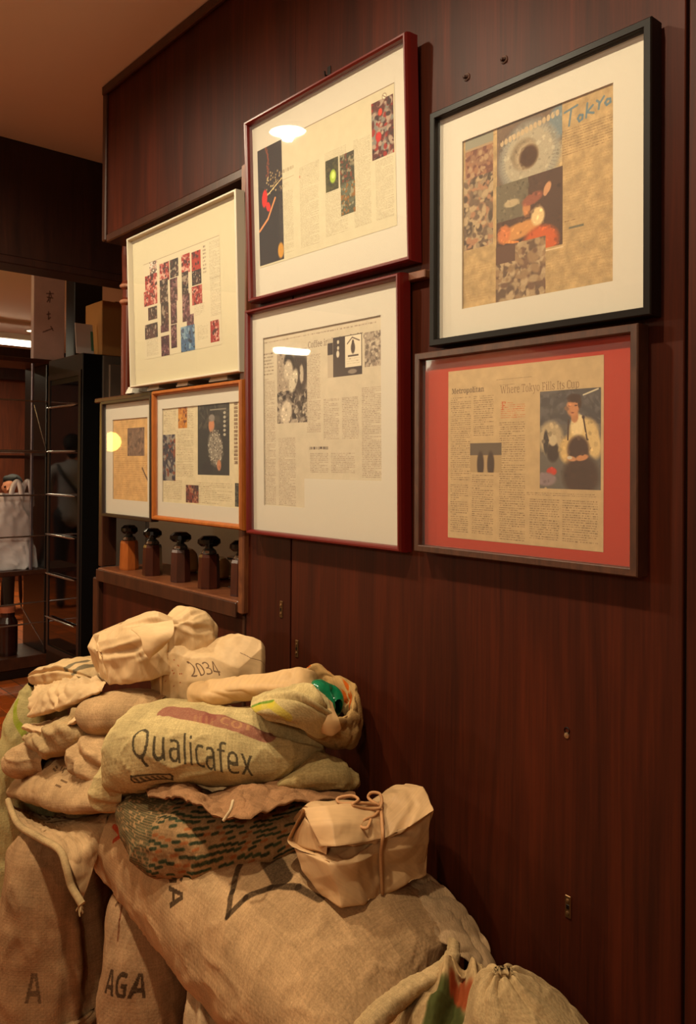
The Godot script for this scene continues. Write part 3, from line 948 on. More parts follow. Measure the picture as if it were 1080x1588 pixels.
func page_five() -> Image:
	var p := Ink.new(self, 620, 600, Color(0.7, 0.59, 0.42), 105, 0.03)
	var k := Color(0.42, 0.34, 0.24)
	p.column(0.35, 0.075, 0.58, 0.085, 1, k, 0.5)
	p.column(0.37, 0.108, 0.47, 0.118, 1, k, 0.5)
	p.text("Where Tokyo Fills Its Cup", Transform2D(Vector2(25, 0), Vector2(0, 36), Vector2(232, 103)), Color(0.48, 0.38, 0.26), "Droid Serif")
	p.text("Metropolitan", Transform2D(Vector2(22, 0), Vector2(0, 26), Vector2(16, 88)), Color(0.36, 0.28, 0.2), "Droid Serif", true)
	for c in [[0.02, 0.16, 0.17, 0.66], [0.19, 0.16, 0.33, 0.40], [0.37, 0.32, 0.54, 0.99], [0.02, 0.68, 0.15, 0.97], [0.18, 0.62, 0.33, 0.97], [0.57, 0.745, 0.75, 0.97], [0.77, 0.745, 0.97, 0.97], [0.55, 0.71, 0.96, 0.73]]:
		p.column(c[0], c[1], c[2], c[3], int((c[3] - c[1]) * 78) + 1, k, 0.55)
	p.column(0.38, 0.21, 0.54, 0.305, 8, Color(0.68, 0.33, 0.16), 0.5)
	p.text("F", Transform2D(Vector2(34, 0), Vector2(0, 40), Vector2(236, 160)), Color(0.7, 0.3, 0.13), "Droid Serif")
	# small grey photograph of two dark slabs
	var b := [0.166, 0.435, 0.384, 0.605]
	p.rect(b[0], b[1], b[2], b[3], Color(0.62, 0.52, 0.36))
	p.rect(b[0], b[1], b[2], lerpf(b[1], b[3], 0.42), Color(0.33, 0.28, 0.22))
	p.oval(lerpf(b[0], b[2], 0.33), lerpf(b[1], b[3], 0.72), 0.028, 0.085, Color(0.2, 0.14, 0.1), b)
	p.oval(lerpf(b[0], b[2], 0.66), lerpf(b[1], b[3], 0.72), 0.028, 0.085, Color(0.2, 0.14, 0.1), b)
	p.rect(lerpf(b[0], b[2], 0.47), lerpf(b[1], b[3], 0.45), lerpf(b[0], b[2], 0.52), b[3], Color(0.62, 0.52, 0.38))
	# the man in a cream shirt and brown apron
	var m := [0.633, 0.164, 0.986, 0.688]
	p.rect(m[0], m[1], m[2], m[3], Color(0.36, 0.33, 0.3))
	p.tone_photo(m[0], m[1], m[2], lerpf(m[1], m[3], 0.35), [Color(0.26, 0.24, 0.24), Color(0.36, 0.34, 0.33), Color(0.3, 0.28, 0.27)], 18, 0.05)
	p.line([Vector2(lerpf(m[0], m[2], 0.72), lerpf(m[1], m[3], 0.06)), Vector2(lerpf(m[0], m[2], 0.95), lerpf(m[1], m[3], 0.01))], 5, Color(0.75, 0.7, 0.58))
	var f := func(u: float, v: float, ru: float, rv: float, c: Color, tilt := 0.0): p.oval(lerpf(m[0], m[2], u), lerpf(m[1], m[3], v), ru * (m[2] - m[0]), rv * (m[3] - m[1]), c, m, tilt)
	f.call(0.18, 0.48, 0.24, 0.2, Color(0.66, 0.58, 0.44))
	f.call(0.1, 0.52, 0.05, 0.14, Color(0.2, 0.17, 0.16))
	f.call(0.22, 0.62, 0.12, 0.12, Color(0.2, 0.15, 0.13))
	f.call(0.22, 0.5, 0.08, 0.07, Color(0.72, 0.64, 0.5))
	f.call(0.5, 0.6, 0.2, 0.17, Color(0.76, 0.63, 0.4), 0.1)
	f.call(0.72, 0.42, 0.27, 0.16, Color(0.78, 0.66, 0.44))
	f.call(0.86, 0.52, 0.15, 0.2, Color(0.78, 0.66, 0.44), -0.3)
	f.call(0.62, 0.36, 0.12, 0.14, Color(0.84, 0.74, 0.54))
	f.call(0.68, 0.86, 0.33, 0.24, Color(0.25, 0.17, 0.13))
	f.call(0.64, 0.6, 0.2, 0.16, Color(0.25, 0.165, 0.13))
	p.line([Vector2(lerpf(m[0], m[2], 0.48), lerpf(m[1], m[3], 0.3)), Vector2(lerpf(m[0], m[2], 0.47), lerpf(m[1], m[3], 0.5))], 5, Color(0.25, 0.165, 0.13))
	p.line([Vector2(lerpf(m[0], m[2], 0.72), lerpf(m[1], m[3], 0.28)), Vector2(lerpf(m[0], m[2], 0.78), lerpf(m[1], m[3], 0.5))], 5, Color(0.25, 0.165, 0.13))
	f.call(0.58, 0.27, 0.07, 0.07, Color(0.66, 0.44, 0.28))
	f.call(0.55, 0.17, 0.12, 0.115, Color(0.72, 0.48, 0.31))
	f.call(0.57, 0.085, 0.13, 0.05, Color(0.22, 0.14, 0.1))
	f.call(0.66, 0.14, 0.035, 0.06, Color(0.25, 0.16, 0.11))
	f.call(0.5, 0.16, 0.028, 0.008, Color(0.28, 0.17, 0.12))
	f.call(0.6, 0.16, 0.028, 0.008, Color(0.28, 0.17, 0.12))
	f.call(0.54, 0.23, 0.04, 0.008, Color(0.5, 0.28, 0.2))
	f.call(0.7, 0.68, 0.12, 0.035, Color(0.72, 0.48, 0.3), -0.2)
	f.call(0.53, 0.69, 0.09, 0.03, Color(0.72, 0.5, 0.33), 0.2)
	f.call(0.5, 0.68, 0.05, 0.02, Color(0.75, 0.7, 0.6))
	f.call(0.2, 0.82, 0.1, 0.05, Color(0.7, 0.2, 0.13))
	f.call(0.1, 0.9, 0.2, 0.08, Color(0.5, 0.42, 0.42))
	p.mottle(m, 150, 0.16)
	p.speckle(m[0], m[1], m[2], m[3], 0.07)
	return p.im

func page_six() -> Image:
	var p := Ink.new(self, 300, 320, Color(0.76, 0.6, 0.37), 106, 0.06)
	for c in [[0.05, 0.05, 0.6, 0.2], [0.05, 0.25, 0.4, 0.5], [0.05, 0.52, 0.95, 0.95]]:
		p.column(c[0], c[1], c[2], c[3], int((c[3] - c[1]) * 40), Color(0.62, 0.47, 0.28), 0.4)
	p.tone_photo(0.42, 0.13, 0.88, 0.46, [Color(0.42, 0.32, 0.24), Color(0.52, 0.4, 0.3), Color(0.32, 0.24, 0.18), Color(0.46, 0.36, 0.28)], 26, 0.1)
	p.line([Vector2(0.82, 0.6), Vector2(0.9, 0.68), Vector2(0.97, 0.74)], 8, Color(0.4, 0.3, 0.2))
	return p.im

func page_seven() -> Image:
	var p := Ink.new(self, 520, 380, Color(0.78, 0.72, 0.58), 107, 0.03)
	var k := Color(0.52, 0.46, 0.36)
	for c in [[0.02, 0.03, 0.19, 0.28], [0.2, 0.25, 0.42, 0.73], [0.02, 0.76, 0.27, 0.96], [0.46, 0.77, 0.88, 0.98], [0.32, 0.03, 0.42, 0.24]]:
		p.column(c[0], c[1], c[2], c[3], int((c[3] - c[1]) * 60), k, 0.5)
	var s := [0.221, 0.009, 0.339, 0.227]
	p.tone_photo(s[0], s[1], s[2], s[3], [Color(0.68, 0.42, 0.12), Color(0.3, 0.14, 0.06), Color(0.78, 0.56, 0.2)], 14, 0.1)
	var a := [0.006, 0.285, 0.182, 0.765]
	p.tone_photo(a[0], a[1], a[2], a[3], [Color(0.2, 0.18, 0.22), Color(0.62, 0.58, 0.5), Color(0.12, 0.12, 0.16), Color(0.55, 0.26, 0.14)], 26, 0.1)
	var b := [0.323, 0.799, 0.486, 0.975]
	p.tone_photo(b[0], b[1], b[2], b[3], [Color(0.3, 0.1, 0.06), Color(0.7, 0.5, 0.36), Color(0.5, 0.18, 0.08), Color(0.16, 0.08, 0.06)], 18, 0.1)
	var e := [0.915, 0.763, 1.005, 0.978]
	p.tone_photo(e[0], e[1], e[2], e[3], [Color(0.14, 0.13, 0.1), Color(0.35, 0.34, 0.26), Color(0.2, 0.16, 0.12)], 18, 0.1)
	# tall portrait of a seated figure in a grey speckled top
	var m := [0.476, 0.006, 0.852, 0.693]
	p.rect(m[0], m[1], m[2], m[3], Color(0.14, 0.13, 0.12))
	p.tone_photo(m[0], m[1], m[2], lerpf(m[1], m[3], 0.35), [Color(0.18, 0.17, 0.15), Color(0.28, 0.26, 0.22), Color(0.12, 0.11, 0.1)], 24, 0.1)
	p.oval(lerpf(m[0], m[2], 0.44), lerpf(m[1], m[3], 0.3), 0.04, 0.085, Color(0.72, 0.47, 0.32), m)
	p.oval(lerpf(m[0], m[2], 0.45), lerpf(m[1], m[3], 0.2), 0.042, 0.04, Color(0.5, 0.46, 0.42), m)
	p.oval(lerpf(m[0], m[2], 0.56), lerpf(m[1], m[3], 0.62), 0.095, 0.2, Color(0.5, 0.46, 0.4), m, -0.2)
	for i in 140:
		var t := p.r.randf() * TAU
		var q := sqrt(p.r.randf())
		p.oval(lerpf(m[0], m[2], 0.56) + cos(t) * q * 0.085, lerpf(m[1], m[3], 0.62) + sin(t) * q * 0.18, 0.006, 0.008, [Color(0.7, 0.66, 0.58), Color(0.3, 0.27, 0.24)][i % 2], m)
	p.oval(lerpf(m[0], m[2], 0.68), lerpf(m[1], m[3], 0.86), 0.028, 0.06, Color(0.7, 0.45, 0.3), m)
	p.oval(lerpf(m[0], m[2], 0.3), lerpf(m[1], m[3], 0.9), 0.08, 0.06, Color(0.12, 0.1, 0.1), m)
	p.mottle(m, 120, 0.25)
	# white headline strips on the portrait
	for i in 6:
		p.oval(lerpf(m[0], m[2], 0.85), lerpf(m[1], m[3], 0.14 + i * 0.06), 0.018, 0.016, Color(0.66, 0.62, 0.54), m)
	p.rect(lerpf(m[0], m[2], 0.4), lerpf(m[1], m[3], 0.08), lerpf(m[0], m[2], 0.9), lerpf(m[1], m[3], 0.1), Color(0.5, 0.47, 0.4))
	# vertical headline at the right edge
	for i in 16:
		p.tone_photo(0.905, 0.02 + i * 0.036, 0.945, 0.047 + i * 0.036, [Color(0.5, 0.4, 0.3), Color(0.36, 0.27, 0.2), Color(0.74, 0.68, 0.55)], 5, 0.1)
	p.rect(0.96, 0.0, 1.0, 0.2, Color(0.62, 0.38, 0.2))
	return p.im

# ============================== cloth and paper ==============================
func burlap_image() -> Image:
	if burlap_base:
		return burlap_base
	var n := 768
	var im := Image.create(n, n, false, Image.FORMAT_RGB8)
	var a := fnoise(61, 1.0, 3)
	var b := fnoise(62, 1.0, 2)
	var r := RandomNumberGenerator.new()
	r.seed = 8
	var warp := PackedFloat32Array()
	var weft := PackedFloat32Array()
	for i in n:
		warp.append(r.randf_range(-1, 1))
		weft.append(r.randf_range(-1, 1))
	for y in n:
		for x in n:
			var v := 0.83 + 0.10 * a.get_noise_2d(x * 0.012, y * 0.012) + 0.03 * b.get_noise_2d(x * 0.2, y * 0.03) + 0.03 * b.get_noise_2d(x * 0.03 + 90.0, y * 0.2)
			v += 0.022 * warp[x] + 0.022 * weft[y] + (r.randf() - 0.5) * 0.13
			im.set_pixel(x, y, Color(v, v * 0.985, v * 0.96))
	burlap_base = im
	return im

func burlap_mat(key: String, tint: Color, im: Image = null) -> StandardMaterial3D:
	if mats.has(key):
		return mats[key]
	if weave_normal == null:
		var n := 512
		var bump := Image.create(n, n, false, Image.FORMAT_RGB8)
		var r := RandomNumberGenerator.new()
		r.seed = 3
		for y in n:
			for x in n:
				# over and under: every thread rises where it crosses over the next
				var u := sin(x * TAU / 3.0 + 0.6)
				var v := sin(y * TAU / 3.0 + 0.6)
				var k := 0.5 + 0.22 * (u if (int(x / 3.0) + int(y / 3.0)) % 2 == 0 else v) + r.randf() * 0.16
				bump.set_pixel(x, y, Color(k, k, k))
		bump.bump_map_to_normal_map(3.0)
		weave_normal = ImageTexture.create_from_image(bump)
	var m := StandardMaterial3D.new()
	m.albedo_texture = ImageTexture.create_from_image(im if im else burlap_image())
	m.albedo_color = tint
	m.roughness = 0.95
	m.metallic_specular = 0.2
	m.normal_enabled = true
	m.normal_texture = weave_normal
	m.normal_scale = 0.12
	mats[key] = m
	return m

func kraft_mat(key: String, tint: Color, im: Image = null) -> StandardMaterial3D:
	if mats.has(key):
		return mats[key]
	var m := StandardMaterial3D.new()
	if im == null:
		if not mats.has("kraft_image"):
			var n := 256
			im = Image.create(n, n, false, Image.FORMAT_RGB8)
			var a := fnoise(71, 1.0, 3)
			for y in n:
				for x in n:
					var v := 0.9 + 0.06 * a.get_noise_2d(x * 0.03, y * 0.03) + 0.04 * a.get_noise_2d(x * 0.5, y * 0.06)
					im.set_pixel(x, y, Color(v, v, v))
			mats["kraft_image"] = ImageTexture.create_from_image(im)
		m.albedo_texture = mats["kraft_image"]
	else:
		m.albedo_texture = ImageTexture.create_from_image(im)
		m.uv1_scale = Vector3(2, 2, 1)
	m.albedo_color = tint
	m.roughness = 0.62
	m.metallic_specular = 0.4
	mats[key] = m
	return m

func spow(x: float, e: float) -> float:
	return signf(x) * pow(absf(x), e)

func px_ring(t: Vector3, b: Vector3, a: float, n := 2.4) -> Array:
	# a cross-section seen from its top edge t to its bottom edge b, a half as deep
	var h := (t - b).length() * 0.5
	var k := sqrt(maxf(h * h - pow(0.36 * a, 2), pow(0.4 * h, 2)))
	return [(t + b) * 0.5, (t - b).normalized() * k, a, n]

func loft(rings: Array, nu: int, nv: int, o := {}) -> ArrayMesh:
	# rings: [centre, half height vector, half depth, squareness]; the depth stands across axis and height
	var c := []
	var up := []
	var dep := []
	var sq := []
	for q in rings:
		c.append(q[0])
		up.append(q[1])
		dep.append(q[2])
		sq.append(q[3])
	var p := PackedVector3Array()
	var uv := PackedVector2Array()
	p.resize(nu * nv)
	uv.resize(nu * nv)
	var u := 0.0
	var last: Vector3 = c[0]
	var per := 0.0
	for q in rings:
		per += q[1].length() + q[2]
	per = per / rings.size() * PI * 1.03
	var side_last := Vector3.ZERO
	for i in nu:
		var cap := 1.0
		var t := float(i) / (nu - 1) * (rings.size() - 1)
		if o.get("flat_caps", false):
			var e := mini(i, nu - 1 - i)
			t = clampf(float(i - 5) / (nu - 11), 0.0, 1.0) * (rings.size() - 1)
			if e < 5:
				cap = [0.02, 0.4, 0.75, 0.93, 0.985][e]
		var cc: Vector3 = spline(c, t)
		var uu: Vector3 = spline(up, t)
		var aa: float = maxf(spline(dep, t), 0.002)
		var nn: float = maxf(spline(sq, t), 1.4)
		var tan: Vector3 = spline(c, minf(t + 0.08, rings.size() - 1.0)) - spline(c, maxf(t - 0.08, 0.0))
		var side := tan.cross(uu).normalized()
		if side_last != Vector3.ZERO and side.dot(side_last) < 0.0:
			side = -side
		if side.length() < 0.5:
			side = side_last
		side_last = side
		u += cc.distance_to(last)
		last = cc
		for j in nv:
			var ph := TAU * j / (nv - 1)
			p[i * nv + j] = cc + (uu * spow(cos(ph), 2.0 / nn) + side * aa * spow(sin(ph), 2.0 / nn)) * cap
			uv[i * nv + j] = Vector2(u, per * j / (nv - 1))
	shape_cloth(p, uv, nu, nv, true, o)
	return grid_mesh(p, nu, nv, true, uv)


func net(rows: Array, nu: int, nv: int, closed: bool, o := {}) -> ArrayMesh:
	# a smooth surface through a net of points; a closed net joins the last column to the first
	var rr := []
	for row in rows:
		var q: Array = row.duplicate()
		if closed:
			q = [row[-1]] + row + [row[0], row[1]]
		rr.append(q)
	var p := PackedVector3Array()
	var uv := PackedVector2Array()
	p.resize(nu * nv)
	uv.resize(nu * nv)
	var m: int = rr[0].size()
	var ck: float = o.get("crisp", 0.0)
	var cols := []
	for j in nv:
		var t := float(j) / (nv - 1)
		t = 1.0 + t * (m - 3) if closed else t * (m - 1)
		var col := []
		for q in rr:
			col.append(crisp(q, t, ck))
		cols.append(col)
	for i in nu:
		var t := float(i) / (nu - 1) * (rr.size() - 1)
		for j in nv:
			p[i * nv + j] = crisp(cols[j], t, ck)
	for i in nu:
		for j in nv:
			var q: float = uv[(i - 1) * nv + j].x + p[i * nv + j].distance_to(p[(i - 1) * nv + j]) if i > 0 else 0.0
			var s: float = uv[i * nv + j - 1].y + p[i * nv + j].distance_to(p[i * nv + j - 1]) if j > 0 else 0.0
			uv[i * nv + j] = Vector2(q, s)
	shape_cloth(p, uv, nu, nv, closed, o)
	if closed or o.get("thick", 0.003) <= 0.0:
		return grid_mesh(p, nu, nv, closed, uv)
	# an open sheet gets a second side and edges
	var a := grid_arrays(p, nu, nv, false, uv)
	var nrm: PackedVector3Array = a[Mesh.ARRAY_NORMAL]
	var th: float = o.get("thick", 0.003)
	var q := PackedVector3Array()
	var quv := PackedVector2Array()
	var w := nv * 2 + 1
	q.resize(nu * w)
	quv.resize(nu * w)
	for i in nu:
		for j in nv:
			var e: float = 1.0 if i > 0 and i < nu - 1 and j > 0 and j < nv - 1 else 0.15
			q[i * w + j] = p[i * nv + j] + nrm[i * nv + j] * th * 0.5 * e
			q[i * w + nv * 2 - 1 - j] = p[i * nv + j] - nrm[i * nv + j] * th * 0.5 * e
			quv[i * w + j] = uv[i * nv + j]
			quv[i * w + nv * 2 - 1 - j] = uv[i * nv + j]
		q[i * w + w - 1] = q[i * w]
		quv[i * w + w - 1] = quv[i * w]
	return grid_mesh(q, nu, w, true, quv)

func shape_cloth(p: PackedVector3Array, uv: PackedVector2Array, nu: int, nv: int, closed: bool, o: Dictionary):
	# lumps, wrinkles, creases and crumples, pushed along the surface's own direction
	var nrm: PackedVector3Array = grid_arrays(p, nu, nv, closed, uv)[Mesh.ARRAY_NORMAL]
	var s: int = o.get("seed", 1)
	var n1 := fnoise(s, 1.0, 3)
	var n2 := fnoise(s + 7, 1.0, 2)
	var folds := []
	var fr := RandomNumberGenerator.new()
	fr.seed = s * 13 + 5
	for k in 7:
		var dir := Vector3(fr.randf_range(-1, 1), fr.randf_range(-1, 1), fr.randf_range(-1, 1)).normalized()
		folds.append([dir * fr.randf_range(0.5, 1.5), fr.randf(), fr.randf_range(0.4, 1.0), Vector3(fr.randf(), fr.randf(), fr.randf()) * 20.0])
	var lump: float = o.get("lump", 0.006)
	var lf: float = o.get("lump_freq", 7.0)
	var rid: float = o.get("ridge", 0.0)
	var rf: Vector3 = o.get("ridge_freq", Vector3(8, 8, 8))
	var cr: float = o.get("crumple", 0.0)
	var cf: float = o.get("crumple_freq", 14.0)
	var creases: Array = o.get("creases", [])
	var pleat: float = o.get("pleat", 0.0)
	var pn: float = o.get("pleats", 12.0)
	var pfade: Vector2 = o.get("pleat_fade", Vector2(0, 1))
	for i in nu:
		var fu := float(i) / (nu - 1)
		for j in nv:
			var k := i * nv + j
			var fv := float(j) / (nv - 1)
			var x := p[k]
			var d := lump * n1.get_noise_3dv(x * lf)
			if rid != 0.0:
				var w := n1.get_noise_3dv(x * 3.0) * 0.5
				var g := 1.0 - absf(n2.get_noise_3dv(x * rf + Vector3(w, w, w)) * 2.2)
				d += rid * (maxf(g, 0.0) ** 2.5 - 0.3)
			if cr != 0.0:
				for f in folds:
					var ft: float = x.dot(f[0]) * cf + f[1] + 0.9 * n2.get_noise_3dv(x * 4.0 + f[3])
					var here: float = clampf(n1.get_noise_3dv(x * 5.0 + f[3]) * 2.5 + 0.35, 0.0, 1.0)
					d += cr * 0.5 * f[2] * here * (absf(ft - floor(ft) - 0.5) * 2.0 - 0.5)
			if pleat != 0.0:
				var f := smoothstep(pfade.x, pfade.y, fu)
				d += pleat * f * (1.0 - smoothstep(0.86, 0.97, fu)) * (absf(sin(fv * pn * PI + 1.2 * n1.get_noise_3dv(x * 6.0))) - 0.6)
			for q in creases:
				var a := Vector2(q[0], q[1])
				var b := Vector2(q[2], q[3])
				var h := Vector2(fu, fv)
				var t := clampf((h - a).dot(b - a) / maxf((b - a).length_squared(), 1e-6), 0.0, 1.0)
				var e: float = h.distance_to(a + (b - a) * t) / float(q[5])
				if e < 3.0:
					var fall := 1.0 - 0.7 * absf(t * 2.0 - 1.0)
					d -= q[4] * fall * (exp(-e * e) - 0.45 * exp(-(e - 1.6) * (e - 1.6) * 2.0))
			p[k] = x + nrm[k] * d
	if closed:
		for i in nu:
			p[i * nv + nv - 1] = p[i * nv]

const JUTE := Color(0.8, 0.655, 0.48)
const JUTE_PALE := Color(0.78, 0.66, 0.48)
const JUTE_GREEN := Color(0.72, 0.66, 0.44)
const KRAFT := Color(0.88, 0.73, 0.53)

func print_on_burlap(w: int, h: int, s: int) -> Ink:
	var k := Ink.new(self, 8, 8, Color.WHITE, s, 0.0)
	k.im = burlap_image().duplicate()
	k.w = 768
	k.h = 768
	return k

func build_sacks():
	var jute := burlap_mat("jute", JUTE)
	var pale := burlap_mat("jute_pale", JUTE_PALE)
	# ---- the standing sacks at the floor ----
	var o := thing("coffee_sack", "standing brown burlap sack at the lower left edge, under the folded open mouth", "sack", Vector3(-2.0, 0, 0.45))
	sack_part("body", [
		base_ring(Vector3(-2.115, -0.081, 0.537), Vector3(-1.951, -0.079, 0.351), 0.12, 0.0), base_ring(Vector3(-2.121, -0.081, 0.544), Vector3(-1.948, -0.079, 0.347), 0.16, 0.03), base_ring(Vector3(-2.119, -0.015, 0.542), Vector3(-1.948, -0.013, 0.348), 0.165, 0.1),
		flat_ring(Vector3(-2.122, 0.085, 0.546), Vector3(-1.948, 0.087, 0.349), 0.165), flat_ring(Vector3(-2.124, 0.251, 0.55), Vector3(-1.948, 0.253, 0.35), 0.16), flat_ring(Vector3(-2.117, 0.384, 0.543), Vector3(-1.955, 0.369, 0.359), 0.15), flat_ring(Vector3(-2.117, 0.47, 0.528), Vector3(-1.978, 0.464, 0.371), 0.13), flat_ring(Vector3(-2.101, 0.508, 0.495), Vector3(-2.015, 0.5, 0.398), 0.07)],
		90, 110, {"seed": 5, "lump": 0.012, "lump_freq": 6.0, "ridge": 0.005, "ridge_freq": Vector3(9, 3, 9), "creases": [[0.3, 0.42, 0.95, 0.4, 0.02, 0.03], [0.4, 0.33, 0.8, 0.36, 0.008, 0.02]]}, burlap_mat("sack_a", Color(0.68, 0.53, 0.38), print_left()), o)
	o = thing("coffee_sack", "standing burlap sack stencilled AGA, below the big lying sack", "sack", Vector3(-1.62, 0, 0.35))
	sack_part("body", [
		base_ring(Vector3(-1.718, 0.107, 0.466), Vector3(-1.577, 0.109, 0.307), 0.1, 0.0), base_ring(Vector3(-1.722, 0.107, 0.471), Vector3(-1.574, 0.109, 0.302), 0.14, 0.03), base_ring(Vector3(-1.718, 0.136, 0.467), Vector3(-1.577, 0.138, 0.307), 0.14, 0.1),
		flat_ring(Vector3(-1.716, 0.166, 0.465), Vector3(-1.58, 0.167, 0.31), 0.14), flat_ring(Vector3(-1.714, 0.311, 0.464), Vector3(-1.583, 0.313, 0.315), 0.135), flat_ring(Vector3(-1.718, 0.408, 0.454), Vector3(-1.607, 0.394, 0.327), 0.12), flat_ring(Vector3(-1.727, 0.47, 0.434), Vector3(-1.644, 0.456, 0.34), 0.08), flat_ring(Vector3(-1.712, 0.495, 0.402), Vector3(-1.678, 0.488, 0.363), 0.04)],
		90, 110, {"seed": 15, "lump": 0.009, "lump_freq": 6.0, "ridge": 0.004, "ridge_freq": Vector3(9, 3, 9)}, burlap_mat("sack_aga", Color(0.7, 0.55, 0.4), print_aga()), o)
	o = thing("coffee_sack", "pale burlap sack end right of the AGA sack, under the big lying sack", "sack", Vector3(-1.25, 0, 0.3))
	sack_part("body", [
		base_ring(Vector3(-1.373, 0.295, 0.455), Vector3(-1.222, 0.271, 0.283), 0.1, 0.0), base_ring(Vector3(-1.377, 0.295, 0.458), Vector3(-1.219, 0.271, 0.279), 0.13, 0.03), base_ring(Vector3(-1.377, 0.295, 0.458), Vector3(-1.219, 0.271, 0.279), 0.13, 0.15),
		flat_ring(Vector3(-1.373, 0.295, 0.455), Vector3(-1.23, 0.271, 0.292), 0.13), flat_ring(Vector3(-1.381, 0.389, 0.449), Vector3(-1.264, 0.352, 0.316), 0.11), flat_ring(Vector3(-1.389, 0.439, 0.444), Vector3(-1.322, 0.402, 0.367), 0.06), flat_ring(Vector3(-1.397, 0.464, 0.437), Vector3(-1.364, 0.439, 0.4), 0.02)],
		80, 90, {"seed": 25, "lump": 0.006, "ridge": 0.004, "ridge_freq": Vector3(5, 12, 5), "creases": [[0.45, 0.1, 0.95, 0.16, 0.012, 0.03], [0.5, 0.22, 0.9, 0.22, 0.01, 0.02]]}, burlap_mat("jute_c", Color(0.76, 0.63, 0.48)), o)
	# ---- the tall pale sack at the far left and the one that carries the paper bags ----
	o = thing("coffee_sack", "tall pale greenish burlap sack with a lime stripe, at the far left edge", "sack", Vector3(-2.5, 0, 0.3))
	sack_part("body", [
		base_ring(Vector3(-2.654, 0.068, 0.47), Vector3(-2.48, 0.07, 0.272), 0.1, 0.0), base_ring(Vector3(-2.662, 0.068, 0.479), Vector3(-2.475, 0.07, 0.266), 0.15, 0.03), base_ring(Vector3(-2.654, 0.068, 0.47), Vector3(-2.475, 0.07, 0.266), 0.16, 0.2),
		flat_ring(Vector3(-2.631, 0.271, 0.444), Vector3(-2.473, 0.272, 0.265), 0.16), flat_ring(Vector3(-2.607, 0.473, 0.418), Vector3(-2.47, 0.475, 0.264), 0.15), flat_ring(Vector3(-2.588, 0.615, 0.398), Vector3(-2.476, 0.616, 0.271), 0.13), flat_ring(Vector3(-2.561, 0.717, 0.369), Vector3(-2.486, 0.707, 0.284), 0.1), flat_ring(Vector3(-2.537, 0.765, 0.342), Vector3(-2.497, 0.75, 0.296), 0.05)],
		100, 110, {"seed": 35, "lump": 0.01, "ridge": 0.006, "ridge_freq": Vector3(9, 3, 9)}, burlap_mat("sack_green", Color(0.76, 0.69, 0.47), print_lime()), o)
	o = thing("coffee_sack", "plain burlap sack lying under the two upright paper bags", "sack", Vector3(-1.95, 0, 0.22))
	sack_part("body", [wr(-2.36, 0.46, 0.16, 0.1, 0.02), wr(-2.32, 0.46, 0.17, 0.14, 0.12), wr(-2.18, 0.46, 0.18, 0.16, 0.22), wr(-1.95, 0.46, 0.17, 0.155, 0.23), wr(-1.82, 0.46, 0.16, 0.14, 0.18), wr(-1.74, 0.44, 0.17, 0.14, 0.1), wr(-1.72, 0.44, 0.17, 0.12, 0.02)],
		80, 80, {"seed": 45, "lump": 0.012}, jute, o)
	o = thing("coffee_sack", "plain burlap sack lying lowest against the wall, mostly hidden", "sack", Vector3(-1.6, 0, 0.15))
	sack_part("body", [wr(-2.4, 0.1, 0.15, 0.1, 0.02), wr(-2.3, 0.1, 0.15, 0.12, 0.08), wr(-1.8, 0.11, 0.15, 0.13, 0.11), wr(-1.3, 0.16, 0.15, 0.13, 0.16), wr(-1.1, 0.15, 0.15, 0.12, 0.12), wr(-1.04, 0.14, 0.15, 0.1, 0.02)],
		60, 60, {"seed": 46, "lump": 0.012}, jute, o)
	# ---- the big lying sack ----
	o = thing("coffee_sack", "big full burlap sack lying across the front, with a black triangle mark and red scrawl", "sack", Vector3(-1.4, 0.36, 0.28))
	sack_part("body", [wr(-1.87, 0.55, 0.38, 0.05, 0.012), wr(-1.84, 0.55, 0.375, 0.08, 0.06), wr(-1.72, 0.55, 0.355, 0.125, 0.105), wr(-1.52, 0.54, 0.31, 0.175, 0.15), wr(-1.28, 0.52, 0.28, 0.205, 0.17), wr(-1.1, 0.5, 0.26, 0.22, 0.155), wr(-0.99, 0.49, 0.25, 0.2, 0.09), wr(-0.95, 0.48, 0.24, 0.18, 0.02)],
		150, 170, {"seed": 55, "lump": 0.006, "lump_freq": 5.0, "ridge": 0.004, "ridge_freq": Vector3(7, 7, 7), "creases": [[0.05, 0.1, 0.28, 0.3, 0.012, 0.03]]}, burlap_mat("sack_big", Color(0.8, 0.645, 0.47), print_big()), o)
	wpart("loose_end", net([
		[Vector3(-1.316, 0.548, 0.16), Vector3(-1.239, 0.579, 0.1), Vector3(-1.155, 0.614, 0.05), Vector3(-1.062, 0.59, 0.035), Vector3(-0.983, 0.552, 0.035), Vector3(-0.937, 0.504, 0.045)],
		[Vector3(-1.255, 0.57, 0.21), Vector3(-1.182, 0.592, 0.17), Vector3(-1.105, 0.606, 0.12), Vector3(-1.022, 0.581, 0.09), Vector3(-0.959, 0.54, 0.07), Vector3(-0.925, 0.504, 0.06)],
		[Vector3(-1.207, 0.591, 0.25), Vector3(-1.146, 0.606, 0.22), Vector3(-1.073, 0.594, 0.17), Vector3(-0.994, 0.563, 0.13), Vector3(-0.942, 0.53, 0.1), Vector3(-0.919, 0.504, 0.075)]],
		50, 90, false, {"seed": 56, "lump": 0.006, "ridge": 0.006, "ridge_freq": Vector3(14, 6, 14), "thick": 0.004}), burlap_mat("jute_c", Color(0.76, 0.63, 0.48)), o)
